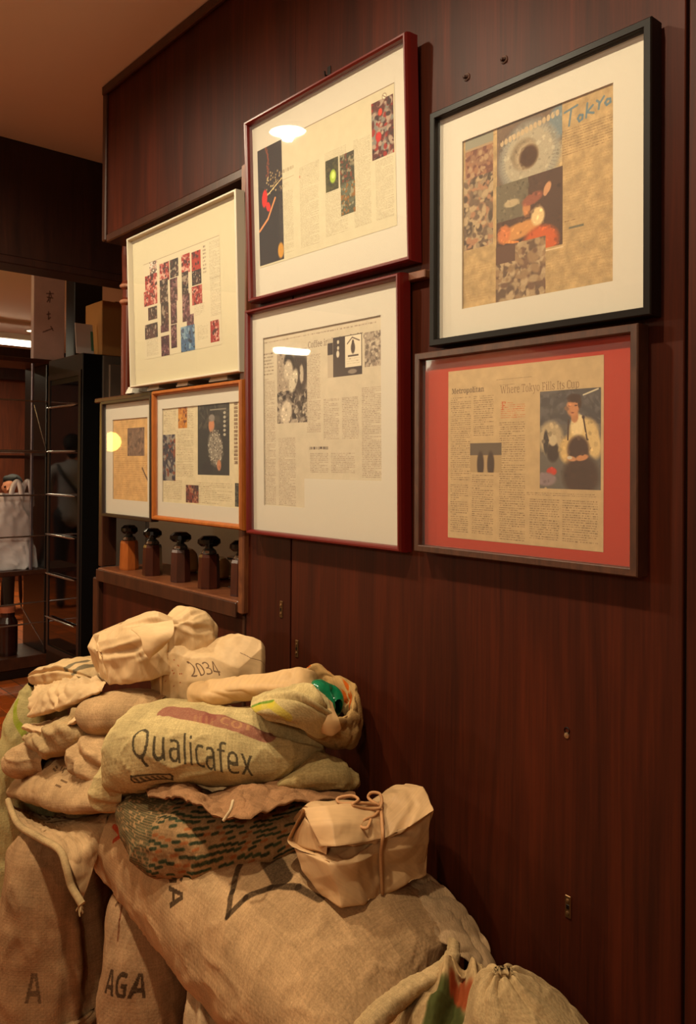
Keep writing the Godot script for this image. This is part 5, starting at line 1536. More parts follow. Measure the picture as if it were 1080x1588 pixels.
	wpart("open_mouth", net([
		[Vector3(-1.368, 0.835, 0.12), Vector3(-1.393, 0.837, 0.09), Vector3(-1.394, 0.832, 0.07), Vector3(-1.383, 0.825, 0.06), Vector3(-1.36, 0.823, 0.07), Vector3(-1.341, 0.824, 0.09), Vector3(-1.34, 0.826, 0.11), Vector3(-1.35, 0.829, 0.12)],
		[Vector3(-1.332, 0.89, 0.2), Vector3(-1.424, 0.908, 0.12), Vector3(-1.473, 0.914, 0.05), Vector3(-1.396, 0.898, 0.03), Vector3(-1.329, 0.864, 0.04), Vector3(-1.309, 0.831, 0.08), Vector3(-1.296, 0.842, 0.14), Vector3(-1.313, 0.863, 0.18)],
		[Vector3(-1.326, 0.925, 0.215), Vector3(-1.442, 0.946, 0.125), Vector3(-1.479, 0.956, 0.05), Vector3(-1.394, 0.94, 0.03), Vector3(-1.332, 0.899, 0.035), Vector3(-1.293, 0.872, 0.08), Vector3(-1.273, 0.877, 0.155), Vector3(-1.293, 0.897, 0.2)],
		[Vector3(-1.322, 0.947, 0.215), Vector3(-1.427, 0.974, 0.13), Vector3(-1.452, 0.981, 0.07), Vector3(-1.394, 0.958, 0.04), Vector3(-1.345, 0.949, 0.04), Vector3(-1.297, 0.912, 0.09), Vector3(-1.265, 0.915, 0.16), Vector3(-1.278, 0.936, 0.2)],
		[Vector3(-1.322, 0.948, 0.205), Vector3(-1.408, 0.97, 0.135), Vector3(-1.437, 0.972, 0.08), Vector3(-1.383, 0.95, 0.055), Vector3(-1.345, 0.937, 0.055), Vector3(-1.31, 0.91, 0.095), Vector3(-1.285, 0.913, 0.15), Vector3(-1.288, 0.934, 0.19)],
		[Vector3(-1.347, 0.894, 0.17), Vector3(-1.401, 0.914, 0.12), Vector3(-1.418, 0.917, 0.08), Vector3(-1.384, 0.899, 0.06), Vector3(-1.349, 0.872, 0.07), Vector3(-1.337, 0.858, 0.09), Vector3(-1.323, 0.866, 0.13), Vector3(-1.331, 0.876, 0.16)]],
		90, 110, true, {"seed": 97, "lump": 0.006, "lump_freq": 12.0, "ridge": 0.006, "ridge_freq": Vector3(12, 12, 12)}), burlap_mat("sack_mouth", Color(0.78, 0.62, 0.4), print_mouth()), o, "open mouth with orange print inside")
	wpart("turned_corner", net([
		[Vector3(-1.313, 0.945, 0.205), Vector3(-1.293, 0.954, 0.2), Vector3(-1.274, 0.964, 0.19), Vector3(-1.269, 0.954, 0.175)],
		[Vector3(-1.29, 0.94, 0.22), Vector3(-1.26, 0.947, 0.22), Vector3(-1.243, 0.954, 0.21), Vector3(-1.243, 0.945, 0.19)],
		[Vector3(-1.266, 0.928, 0.225), Vector3(-1.241, 0.931, 0.225), Vector3(-1.229, 0.935, 0.215), Vector3(-1.224, 0.932, 0.195)],
		[Vector3(-1.262, 0.906, 0.215), Vector3(-1.241, 0.906, 0.215), Vector3(-1.232, 0.903, 0.205), Vector3(-1.228, 0.913, 0.185)]], 30, 40, false, {"seed": 98, "lump": 0.004, "thick": 0.003}), kraft_mat("kraft_tan", Color(0.85, 0.68, 0.46)), o)
	o = thing("plastic_bag", "crumpled green plastic bag inside the open mouth of the rolled sack", "bag", Vector3(-1.35, 0.85, 0.12))
	var gm := StandardMaterial3D.new()
	gm.albedo_color = Color(0.03, 0.42, 0.26)
	gm.roughness = 0.18
	gm.metallic_specular = 0.6
	sack_part("film", [px_ring(Vector3(-1.391, 0.939, 0.15), Vector3(-1.386, 0.92, 0.15), 0.01), px_ring(Vector3(-1.386, 0.967, 0.14), Vector3(-1.38, 0.891, 0.14), 0.03), px_ring(Vector3(-1.37, 0.972, 0.12), Vector3(-1.364, 0.882, 0.12), 0.035), px_ring(Vector3(-1.358, 0.954, 0.1), Vector3(-1.357, 0.883, 0.1), 0.03), px_ring(Vector3(-1.337, 0.933, 0.1), Vector3(-1.339, 0.904, 0.1), 0.01)],
		70, 70, {"seed": 99, "lump": 0.004, "crumple": 0.012, "crumple_freq": 26.0}, gm, o)

func print_lip() -> Image:
	var k := print_on_burlap(768, 768, 10)
	var c := Color(0.3, 0.24, 0.2)
	for s in [[[0.088, 0.36], [0.1, 0.385]], [[0.1, 0.36], [0.112, 0.39]], [[0.09, 0.40], [0.108, 0.415], [0.12, 0.405]], [[0.1, 0.43], [0.122, 0.45]], [[0.112, 0.425], [0.1, 0.455]], [[0.15, 0.47], [0.162, 0.52]], [[0.17, 0.46], [0.178, 0.5]]]:
		k.line([Vector2(s[0][0], s[0][1]), Vector2(s[1][0], s[1][1])], 5, c, 0.7, 0.4)
	return k.im

func print_drape() -> Image:
	var k := print_on_burlap(768, 768, 8)
	k.line([Vector2(0.122, 0.0), Vector2(0.126, 0.02), Vector2(0.1405, 0.055), Vector2(0.181, 0.07)], 16, Color(0.86, 0.86, 0.36), 0.7, 0.4)
	k.line([Vector2(0.112, 0.006), Vector2(0.117, 0.026), Vector2(0.133, 0.06)], 6, Color(0.3, 0.58, 0.2), 0.8, 0.4)
	return k.im

func print_mouth() -> Image:
	var k := print_on_burlap(768, 768, 9)
	for i in 34:
		k.oval(0.185 + k.r.randf_range(-0.025, 0.04), k.r.randf_range(0.0, 0.5), 0.012, 0.01, Color(0.85, 0.5, 0.26))
	return k.im

func build_paper_bags():
	var kraft := kraft_mat("kraft", KRAFT)
	var o := thing("paper_bag", "crumpled kraft paper bag lying under the ledge, left of the numbered bag", "bag", Vector3(-2.1, 0.78, 0.25))
	wpart("body", net([
		[Vector3(-2.017, 0.944, 0.344), Vector3(-1.973, 0.954, 0.364), Vector3(-1.958, 0.955, 0.37), Vector3(-1.978, 0.947, 0.36), Vector3(-1.978, 0.947, 0.36) + Vector3(-0.006, 0.004, -0.001), Vector3(-1.958, 0.955, 0.37) + Vector3(-0.0066, 0.01, -0.0011), Vector3(-2.017, 0.944, 0.344) + Vector3(-0.0033, -0.012, -0.00055)],
		[Vector3(-2.03, 0.978, 0.342), Vector3(-1.996, 0.972, 0.362), Vector3(-1.965, 0.944, 0.368), Vector3(-1.954, 0.902, 0.358), Vector3(-1.954, 0.902, 0.358) + Vector3(-0.084, 0.004, -0.014), Vector3(-1.965, 0.944, 0.368) + Vector3(-0.0924, 0.01, -0.0154), Vector3(-2.03, 0.978, 0.342) + Vector3(-0.0462, -0.012, -0.0077)],
		[Vector3(-2.038, 0.993, 0.34), Vector3(-2.009, 0.98, 0.36), Vector3(-1.971, 0.939, 0.366), Vector3(-1.945, 0.881, 0.356), Vector3(-1.945, 0.881, 0.356) + Vector3(-0.12, 0.004, -0.02), Vector3(-1.971, 0.939, 0.366) + Vector3(-0.132, 0.01, -0.022), Vector3(-2.038, 0.993, 0.34) + Vector3(-0.066, -0.012, -0.011)],
		[Vector3(-1.898, 1.045, 0.315), Vector3(-1.859, 1.02, 0.339), Vector3(-1.818, 0.964, 0.343), Vector3(-1.819, 0.91, 0.335), Vector3(-1.819, 0.91, 0.335) + Vector3(-0.14, 0.004, -0.02), Vector3(-1.818, 0.964, 0.343) + Vector3(-0.154, 0.01, -0.022), Vector3(-1.898, 1.045, 0.315) + Vector3(-0.077, -0.012, -0.011)],
		[Vector3(-1.83, 1.077, 0.28), Vector3(-1.797, 1.037, 0.306), Vector3(-1.779, 0.977, 0.308), Vector3(-1.773, 0.926, 0.3), Vector3(-1.773, 0.926, 0.3) + Vector3(-0.14, 0.004, -0.02), Vector3(-1.779, 0.977, 0.308) + Vector3(-0.154, 0.01, -0.022), Vector3(-1.83, 1.077, 0.28) + Vector3(-0.077, -0.012, -0.011)],
		[Vector3(-1.823, 1.059, 0.242), Vector3(-1.784, 1.051, 0.258), Vector3(-1.793, 0.988, 0.256), Vector3(-1.769, 0.928, 0.258), Vector3(-1.769, 0.928, 0.258) + Vector3(-0.11, 0.004, -0.02), Vector3(-1.793, 0.988, 0.256) + Vector3(-0.121, 0.01, -0.022), Vector3(-1.823, 1.059, 0.242) + Vector3(-0.0605, -0.012, -0.011)],
		[Vector3(-1.819, 1.083, 0.2), Vector3(-1.751, 1.053, 0.224), Vector3(-1.747, 0.991, 0.226), Vector3(-1.741, 0.942, 0.22), Vector3(-1.741, 0.942, 0.22) + Vector3(-0.13, 0.004, -0.01), Vector3(-1.747, 0.991, 0.226) + Vector3(-0.143, 0.01, -0.011), Vector3(-1.819, 1.083, 0.2) + Vector3(-0.0715, -0.012, -0.0055)],
		[Vector3(-1.811, 1.064, 0.155), Vector3(-1.769, 1.053, 0.165), Vector3(-1.749, 1.007, 0.169), Vector3(-1.755, 0.965, 0.165), Vector3(-1.755, 0.965, 0.165) + Vector3(-0.12, 0.004, -0), Vector3(-1.749, 1.007, 0.169) + Vector3(-0.132, 0.01, -0), Vector3(-1.811, 1.064, 0.155) + Vector3(-0.066, -0.012, -0)],
		[Vector3(-1.81, 1.039, 0.13), Vector3(-1.778, 1.029, 0.14), Vector3(-1.771, 0.996, 0.14), Vector3(-1.774, 0.969, 0.14), Vector3(-1.774, 0.969, 0.14) + Vector3(-0.1, 0.004, -0), Vector3(-1.771, 0.996, 0.14) + Vector3(-0.11, 0.01, -0), Vector3(-1.81, 1.039, 0.13) + Vector3(-0.055, -0.012, -0)],
		[Vector3(-1.817, 1.022, 0.122), Vector3(-1.791, 1.018, 0.132), Vector3(-1.787, 0.998, 0.132), Vector3(-1.789, 0.982, 0.132), Vector3(-1.789, 0.982, 0.132) + Vector3(-0.06, 0.004, -0), Vector3(-1.787, 0.998, 0.132) + Vector3(-0.066, 0.01, -0), Vector3(-1.817, 1.022, 0.122) + Vector3(-0.033, -0.012, -0)],
		[Vector3(-1.812, 1.003, 0.12), Vector3(-1.795, 1.006, 0.13), Vector3(-1.795, 1.004, 0.13), Vector3(-1.795, 1.003, 0.13), Vector3(-1.795, 1.003, 0.13) + Vector3(-0.005, 0.004, -0), Vector3(-1.795, 1.004, 0.13) + Vector3(-0.0055, 0.01, -0), Vector3(-1.812, 1.003, 0.12) + Vector3(-0.00275, -0.012, -0)]],
		180, 120, true, {"seed": 201, "creases": [[0.5, 0.13, 0.3, 0.03, 0.009, 0.018], [0.5, 0.13, 0.33, 0.26, 0.009, 0.018], [0.5, 0.13, 0.66, 0.05, 0.008, 0.018], [0.5, 0.13, 0.7, 0.22, 0.008, 0.018], [0.5, 0.13, 0.47, 0.38, 0.008, 0.016], [0.22, 0.24, 0.36, 0.2, 0.014, 0.02]], "crisp": 0.7, "lump": 0.002, "crumple": 0.008, "crumple_freq": 19.0}), kraft, o)
	wpart("folded_flap", net([
		[Vector3(-1.816, 1.044, 0.36), Vector3(-1.749, 1.066, 0.345), Vector3(-1.682, 1.082, 0.32)],
		[Vector3(-1.735, 1.038, 0.375), Vector3(-1.678, 1.055, 0.365), Vector3(-1.648, 1.071, 0.335)],
		[Vector3(-1.712, 1.016, 0.38), Vector3(-1.674, 1.03, 0.37), Vector3(-1.642, 1.05, 0.345)],
		[Vector3(-1.699, 0.995, 0.37), Vector3(-1.69, 1.003, 0.368), Vector3(-1.681, 1.02, 0.35)]], 30, 30, false, {"seed": 202, "lump": 0.002, "crumple": 0.004, "crumple_freq": 20.0, "thick": 0.002}), kraft, o)
	o = thing("paper_bag", "upright kraft paper bag with 2034 written on it, right of the bag under the ledge", "bag", Vector3(-1.8, 0.75, 0.2))
	wpart("body", net([
		[Vector3(-1.84, 0.925, 0.263), Vector3(-1.803, 0.935, 0.283), Vector3(-1.792, 0.936, 0.289), Vector3(-1.803, 0.929, 0.283), Vector3(-1.803, 0.929, 0.283) + Vector3(-0.0045, 0.004, -0.001), Vector3(-1.792, 0.936, 0.289) + Vector3(-0.00495, 0.01, -0.0011), Vector3(-1.84, 0.925, 0.263) + Vector3(-0.002475, -0.012, -0.00055)],
		[Vector3(-1.84, 0.964, 0.262), Vector3(-1.802, 0.964, 0.282), Vector3(-1.797, 0.924, 0.288), Vector3(-1.805, 0.872, 0.282), Vector3(-1.805, 0.872, 0.282) + Vector3(-0.063, 0.004, -0.014), Vector3(-1.797, 0.924, 0.288) + Vector3(-0.0693, 0.01, -0.0154), Vector3(-1.84, 0.964, 0.262) + Vector3(-0.03465, -0.012, -0.0077)],
		[Vector3(-1.842, 0.981, 0.26), Vector3(-1.805, 0.976, 0.28), Vector3(-1.803, 0.918, 0.286), Vector3(-1.809, 0.845, 0.28), Vector3(-1.809, 0.845, 0.28) + Vector3(-0.09, 0.004, -0.02), Vector3(-1.803, 0.918, 0.286) + Vector3(-0.099, 0.01, -0.022), Vector3(-1.842, 0.981, 0.26) + Vector3(-0.0495, -0.012, -0.011)],
		[Vector3(-1.81, 1.007, 0.245), Vector3(-1.764, 0.98, 0.265), Vector3(-1.755, 0.917, 0.271), Vector3(-1.771, 0.847, 0.265), Vector3(-1.771, 0.847, 0.265) + Vector3(-0.11, 0.004, -0.02), Vector3(-1.755, 0.917, 0.271) + Vector3(-0.121, 0.01, -0.022), Vector3(-1.81, 1.007, 0.245) + Vector3(-0.0605, -0.012, -0.011)],
		[Vector3(-1.767, 0.99, 0.22), Vector3(-1.729, 0.971, 0.24), Vector3(-1.708, 0.918, 0.248), Vector3(-1.721, 0.851, 0.24), Vector3(-1.721, 0.851, 0.24) + Vector3(-0.12, 0.004, -0.02), Vector3(-1.708, 0.918, 0.248) + Vector3(-0.132, 0.01, -0.022), Vector3(-1.767, 0.99, 0.22) + Vector3(-0.066, -0.012, -0.011)],
		[Vector3(-1.736, 0.988, 0.19), Vector3(-1.691, 0.978, 0.21), Vector3(-1.668, 0.921, 0.218), Vector3(-1.666, 0.86, 0.21), Vector3(-1.666, 0.86, 0.21) + Vector3(-0.12, 0.004, -0.02), Vector3(-1.668, 0.921, 0.218) + Vector3(-0.132, 0.01, -0.022), Vector3(-1.736, 0.988, 0.19) + Vector3(-0.066, -0.012, -0.011)],
		[Vector3(-1.67, 1.026, 0.14), Vector3(-1.632, 0.955, 0.168), Vector3(-1.635, 0.919, 0.166), Vector3(-1.637, 0.867, 0.16), Vector3(-1.637, 0.867, 0.16) + Vector3(-0.12, 0.004, -0.01), Vector3(-1.635, 0.919, 0.166) + Vector3(-0.132, 0.01, -0.011), Vector3(-1.67, 1.026, 0.14) + Vector3(-0.066, -0.012, -0.0055)],
		[Vector3(-1.63, 1.014, 0.105), Vector3(-1.613, 0.997, 0.115), Vector3(-1.607, 0.942, 0.119), Vector3(-1.614, 0.892, 0.115), Vector3(-1.614, 0.892, 0.115) + Vector3(-0.1, 0.004, -0), Vector3(-1.607, 0.942, 0.119) + Vector3(-0.11, 0.01, -0), Vector3(-1.63, 1.014, 0.105) + Vector3(-0.055, -0.012, -0)],
		[Vector3(-1.635, 0.996, 0.09), Vector3(-1.618, 0.985, 0.1), Vector3(-1.617, 0.94, 0.1), Vector3(-1.617, 0.905, 0.1), Vector3(-1.617, 0.905, 0.1) + Vector3(-0.08, 0.004, -0), Vector3(-1.617, 0.94, 0.1) + Vector3(-0.088, 0.01, -0), Vector3(-1.635, 0.996, 0.09) + Vector3(-0.044, -0.012, -0)],
		[Vector3(-1.642, 0.977, 0.084), Vector3(-1.626, 0.971, 0.094), Vector3(-1.626, 0.944, 0.094), Vector3(-1.626, 0.923, 0.094), Vector3(-1.626, 0.923, 0.094) + Vector3(-0.048, 0.004, -0), Vector3(-1.626, 0.944, 0.094) + Vector3(-0.0528, 0.01, -0), Vector3(-1.642, 0.977, 0.084) + Vector3(-0.0264, -0.012, -0)],
		[Vector3(-1.644, 0.952, 0.082), Vector3(-1.629, 0.955, 0.092), Vector3(-1.629, 0.953, 0.092), Vector3(-1.629, 0.951, 0.092), Vector3(-1.629, 0.951, 0.092) + Vector3(-0.004, 0.004, -0), Vector3(-1.629, 0.953, 0.092) + Vector3(-0.0044, 0.01, -0), Vector3(-1.644, 0.952, 0.082) + Vector3(-0.0022, -0.012, -0)]],
		170, 120, true, {"seed": 211, "crisp": 0.7, "lump": 0.002, "crumple": 0.006, "crumple_freq": 19.0}), kraft_mat("kraft_number", KRAFT, print_number()), o)
	o = thing("paper_bag", "kraft paper bag with cord bows, pinched at the middle, on the big lying sack", "bag", Vector3(-1.12, 0.63, 0.2))
	wpart("body", net([
		[Vector3(-1.105, 0.771, 0.325), Vector3(-1.102, 0.749, 0.329), Vector3(-1.123, 0.733, 0.309), Vector3(-1.089, 0.744, 0.333), Vector3(-1.091, 0.727, 0.325), Vector3(-1.091, 0.712, 0.321), Vector3(-1.091, 0.712, 0.321) + Vector3(-0.0315, 0.004, -0.014), Vector3(-1.089, 0.744, 0.333) + Vector3(-0.03465, 0.01, -0.0154), Vector3(-1.105, 0.771, 0.325) + Vector3(-0.017325, -0.012, -0.0077)],
		[Vector3(-1.176, 0.788, 0.32), Vector3(-1.217, 0.73, 0.32), Vector3(-1.219, 0.723, 0.31), Vector3(-1.202, 0.72, 0.32), Vector3(-1.184, 0.694, 0.32), Vector3(-1.147, 0.666, 0.31), Vector3(-1.147, 0.666, 0.31) + Vector3(-0.056, 0.004, -0.04), Vector3(-1.202, 0.72, 0.32) + Vector3(-0.0616, 0.01, -0.044), Vector3(-1.176, 0.788, 0.32) + Vector3(-0.0308, -0.012, -0.022)],
		[Vector3(-1.16, 0.795, 0.3), Vector3(-1.195, 0.731, 0.29), Vector3(-1.203, 0.721, 0.29), Vector3(-1.187, 0.731, 0.335), Vector3(-1.165, 0.699, 0.335), Vector3(-1.117, 0.667, 0.325), Vector3(-1.117, 0.667, 0.325) + Vector3(-0.07, 0.004, -0.05), Vector3(-1.187, 0.731, 0.335) + Vector3(-0.077, 0.01, -0.055), Vector3(-1.155, 0.814, 0.335) + Vector3(-0.0385, -0.012, -0.0275)],
		[Vector3(-1.155, 0.809, 0.295), Vector3(-1.116, 0.76, 0.329), Vector3(-1.133, 0.743, 0.309), Vector3(-1.09, 0.739, 0.333), Vector3(-1.077, 0.703, 0.325), Vector3(-1.067, 0.666, 0.321), Vector3(-1.067, 0.666, 0.321) + Vector3(-0.09, 0.004, -0.04), Vector3(-1.09, 0.739, 0.333) + Vector3(-0.099, 0.01, -0.044), Vector3(-1.155, 0.809, 0.295) + Vector3(-0.0495, -0.012, -0.022)],
		[Vector3(-1.129, 0.806, 0.24), Vector3(-1.076, 0.766, 0.287), Vector3(-1.097, 0.747, 0.265), Vector3(-1.059, 0.74, 0.289), Vector3(-1.07, 0.703, 0.279), Vector3(-1.064, 0.655, 0.275), Vector3(-1.064, 0.655, 0.275) + Vector3(-0.1, 0.004, -0.03), Vector3(-1.059, 0.74, 0.289) + Vector3(-0.11, 0.01, -0.033), Vector3(-1.129, 0.806, 0.24) + Vector3(-0.055, -0.012, -0.0165)],
		[Vector3(-1.123, 0.792, 0.175), Vector3(-1.073, 0.754, 0.215), Vector3(-1.083, 0.745, 0.207), Vector3(-1.078, 0.726, 0.215), Vector3(-1.084, 0.699, 0.211), Vector3(-1.084, 0.642, 0.207), Vector3(-1.084, 0.642, 0.207) + Vector3(-0.08, 0.004, -0.02), Vector3(-1.078, 0.726, 0.215) + Vector3(-0.088, 0.01, -0.022), Vector3(-1.123, 0.792, 0.175) + Vector3(-0.044, -0.012, -0.011)],
		[Vector3(-1.115, 0.801, 0.115), Vector3(-1.05, 0.771, 0.167), Vector3(-1.069, 0.753, 0.149), Vector3(-1.062, 0.725, 0.165), Vector3(-1.075, 0.686, 0.155), Vector3(-1.071, 0.647, 0.155), Vector3(-1.071, 0.647, 0.155) + Vector3(-0.1, 0.004, -0.02), Vector3(-1.062, 0.725, 0.165) + Vector3(-0.11, 0.01, -0.022), Vector3(-1.115, 0.801, 0.115) + Vector3(-0.055, -0.012, -0.011)],
		[Vector3(-1.113, 0.8, 0.065), Vector3(-1.045, 0.786, 0.106), Vector3(-1.063, 0.77, 0.096), Vector3(-1.062, 0.717, 0.104), Vector3(-1.076, 0.671, 0.1), Vector3(-1.07, 0.649, 0.1), Vector3(-1.07, 0.649, 0.1) + Vector3(-0.1, 0.004, -0.01), Vector3(-1.062, 0.717, 0.104) + Vector3(-0.11, 0.01, -0.011), Vector3(-1.113, 0.8, 0.065) + Vector3(-0.055, -0.012, -0.0055)],
		[Vector3(-1.086, 0.774, 0.088), Vector3(-1.064, 0.757, 0.094), Vector3(-1.078, 0.746, 0.084), Vector3(-1.074, 0.719, 0.092), Vector3(-1.083, 0.692, 0.088), Vector3(-1.08, 0.68, 0.088), Vector3(-1.08, 0.68, 0.088) + Vector3(-0.055, 0.004, -0.0055), Vector3(-1.074, 0.719, 0.092) + Vector3(-0.0605, 0.01, -0.00605), Vector3(-1.086, 0.774, 0.088) + Vector3(-0.03025, -0.012, -0.003025)],
		[Vector3(-1.081, 0.73, 0.086), Vector3(-1.074, 0.732, 0.092), Vector3(-1.083, 0.725, 0.082), Vector3(-1.076, 0.728, 0.09), Vector3(-1.08, 0.723, 0.086), Vector3(-1.08, 0.722, 0.086), Vector3(-1.08, 0.722, 0.086) + Vector3(-0.005, 0.004, -0.0005), Vector3(-1.076, 0.728, 0.09) + Vector3(-0.0055, 0.01, -0.00055), Vector3(-1.081, 0.73, 0.086) + Vector3(-0.00275, -0.012, -0.000275)]],
		200, 170, true, {"seed": 221, "creases": [[0.555, 0.16, 0.7, 0.06, 0.006, 0.016], [0.555, 0.16, 0.42, 0.08, 0.006, 0.016], [0.555, 0.18, 0.7, 0.26, 0.006, 0.016], [0.555, 0.18, 0.4, 0.3, 0.007, 0.016]], "crisp": 0.75, "lump": 0.002, "crumple": 0.006, "crumple_freq": 19.0}), kraft_mat("kraft_front", Color(0.84, 0.67, 0.47)), o)
	var front := kraft_mat("kraft_front", KRAFT)
	wpart("top_flap", net([
		[Vector3(-1.192, 0.798, 0.312), Vector3(-1.142, 0.816, 0.298), Vector3(-1.126, 0.809, 0.243), Vector3(-1.121, 0.794, 0.18)],
		[Vector3(-1.142, 0.789, 0.333), Vector3(-1.094, 0.804, 0.322), Vector3(-1.086, 0.795, 0.275), Vector3(-1.088, 0.778, 0.206)],
		[Vector3(-1.105, 0.768, 0.34), Vector3(-1.073, 0.776, 0.332), Vector3(-1.067, 0.77, 0.292), Vector3(-1.068, 0.758, 0.22)]], 30, 40, false, {"seed": 225, "crisp": 0.6, "lump": 0.002, "crumple": 0.004, "crumple_freq": 20.0, "thick": 0.002}), front, o)
	wpart("side_lip", net([
		[Vector3(-1.173, 0.808, 0.325), Vector3(-1.191, 0.785, 0.3), Vector3(-1.192, 0.774, 0.28)],
		[Vector3(-1.209, 0.741, 0.335), Vector3(-1.218, 0.732, 0.31), Vector3(-1.209, 0.727, 0.285)],
		[Vector3(-1.191, 0.734, 0.338), Vector3(-1.161, 0.736, 0.335), Vector3(-1.13, 0.739, 0.33)]], 24, 24, false, {"seed": 226, "crisp": 0.5, "lump": 0.002, "crumple": 0.003, "crumple_freq": 20.0, "thick": 0.002}), front, o)
	var cord := kraft_mat("kraft_cord", Color(0.78, 0.56, 0.36))
	wpart("cord", tube([Vector3(-1.123, 0.796, 0.175), Vector3(-1.093, 0.789, 0.2), Vector3(-1.075, 0.778, 0.215), Vector3(-1.062, 0.764, 0.226), Vector3(-1.069, 0.732, 0.224), Vector3(-1.073, 0.706, 0.22), Vector3(-1.077, 0.646, 0.212)], 0.0035, 6, 8), cord, o)
	wpart("cord_bow", tube([Vector3(-1.116, 0.795, 0.188), Vector3(-1.118, 0.81, 0.23), Vector3(-1.14, 0.81, 0.26), Vector3(-1.151, 0.816, 0.26), Vector3(-1.135, 0.821, 0.24), Vector3(-1.12, 0.817, 0.235), Vector3(-1.118, 0.811, 0.25), Vector3(-1.107, 0.798, 0.215), Vector3(-1.098, 0.798, 0.195)], 0.003, 6, 8), cord, o)
	wpart("cord_bow", tube([Vector3(-1.113, 0.795, 0.188), Vector3(-1.14, 0.801, 0.19), Vector3(-1.138, 0.811, 0.185), Vector3(-1.123, 0.81, 0.175), Vector3(-1.109, 0.797, 0.185), Vector3(-1.095, 0.79, 0.215), Vector3(-1.091, 0.791, 0.245), Vector3(-1.083, 0.787, 0.262), Vector3(-1.07, 0.788, 0.258), Vector3(-1.084, 0.793, 0.235)], 0.003, 6, 8), cord, o)
	o = thing("paper_bag", "kraft paper bag with blue grey stripes, topmost at the far left of the heap", "bag", Vector3(-2.45, 0.75, 0.3))
	sack_part("body", [px_ring(Vector3(-2.554, 0.774, 0.32), Vector3(-2.548, 0.759, 0.32), 0.02, 3.0), px_ring(Vector3(-2.49, 0.818, 0.32), Vector3(-2.477, 0.758, 0.32), 0.05, 3.0), px_ring(Vector3(-2.377, 0.859, 0.31), Vector3(-2.365, 0.776, 0.31), 0.07, 3.0), px_ring(Vector3(-2.277, 0.888, 0.29), Vector3(-2.266, 0.798, 0.29), 0.08, 3.0), px_ring(Vector3(-2.206, 0.878, 0.27), Vector3(-2.2, 0.812, 0.27), 0.07, 3.0), px_ring(Vector3(-2.167, 0.843, 0.26), Vector3(-2.167, 0.825, 0.26), 0.03, 3.0)],
		80, 90, {"seed": 231, "lump": 0.004, "crumple": 0.01, "crumple_freq": 14.0, "creases": [[0.1, 0.2, 0.95, 0.2, 0.012, 0.02]]}, kraft_mat("kraft_stripe", Color(0.86, 0.71, 0.5), print_stripes()), o)
	o = thing("paper_bag", "opened shiny crumpled kraft bag with a dark slit, under the striped paper bag", "bag", Vector3(-2.3, 0.7, 0.38))
	wpart("upper_side", net([
		[Vector3(-2.444, 0.78, 0.36), Vector3(-2.298, 0.824, 0.35), Vector3(-2.162, 0.854, 0.34), Vector3(-2.044, 0.871, 0.32)],
		[Vector3(-2.346, 0.772, 0.41), Vector3(-2.175, 0.827, 0.405), Vector3(-2.043, 0.866, 0.39), Vector3(-1.956, 0.883, 0.36)],
		[Vector3(-2.31, 0.747, 0.43), Vector3(-2.132, 0.803, 0.425), Vector3(-1.999, 0.853, 0.41), Vector3(-1.926, 0.879, 0.38)],
		[Vector3(-2.309, 0.725, 0.43), Vector3(-2.135, 0.783, 0.42), Vector3(-2.01, 0.833, 0.405), Vector3(-1.953, 0.861, 0.375)],
		[Vector3(-2.42, 0.692, 0.36), Vector3(-2.306, 0.732, 0.35), Vector3(-2.182, 0.777, 0.34), Vector3(-2.1, 0.814, 0.32)]], 50, 70, false, {"seed": 241, "lump": 0.004, "crumple": 0.02, "crumple_freq": 24.0, "thick": 0.002}), kraft, o)
	wpart("lower_side", net([
		[Vector3(-2.474, 0.647, 0.34), Vector3(-2.356, 0.69, 0.33), Vector3(-2.23, 0.741, 0.32), Vector3(-2.122, 0.793, 0.31)],
		[Vector3(-2.311, 0.705, 0.44), Vector3(-2.151, 0.735, 0.445), Vector3(-1.994, 0.794, 0.435), Vector3(-1.942, 0.842, 0.39)],
		[Vector3(-2.307, 0.696, 0.445), Vector3(-2.128, 0.729, 0.45), Vector3(-1.973, 0.789, 0.44), Vector3(-1.93, 0.837, 0.395)],
		[Vector3(-2.33, 0.662, 0.4), Vector3(-2.213, 0.692, 0.4), Vector3(-2.095, 0.745, 0.39), Vector3(-2.017, 0.805, 0.36)]], 40, 60, false, {"seed": 242, "lump": 0.004, "crumple": 0.01, "crumple_freq": 22.0, "thick": 0.002}), kraft, o)

func kraft_ink(n: int, s: int) -> Ink:
	return Ink.new(self, n, n, Color(0.9, 0.9, 0.9), s, 0.02)

func print_number() -> Image:
	var k := kraft_ink(1024, 301)
	var pen := Color(0.34, 0.27, 0.24)
	k.text("2034", Transform2D(Vector2(72, 2), Vector2(0, 92), Vector2(212, 210)), pen, "Droid Sans", false, 0.85, 0.3)
	for i in 5:
		k.line([Vector2(0.53 + i * 0.014, 0.095 + i * 0.004), Vector2(0.539 + i * 0.014, 0.098 + i * 0.004)], 4, pen, 0.7)
	for i in 14:
		k.oval(0.12 + k.r.randf_range(-0.07, 0.06), 0.2 + k.r.randf_range(-0.06, 0.2), 0.004, 0.004, Color(0.72, 0.42, 0.28))
	return k.im

func print_stripes() -> Image:
	var k := kraft_ink(512, 302)
	var c := Color(0.42, 0.45, 0.47)
	k.line([Vector2(0.655, 0.0), Vector2(0.625, 0.09)], 14, c, 0.9, 0.2)
	k.line([Vector2(0.715, 0.0), Vector2(0.69, 0.1)], 14, c, 0.9, 0.2)
	return k.im

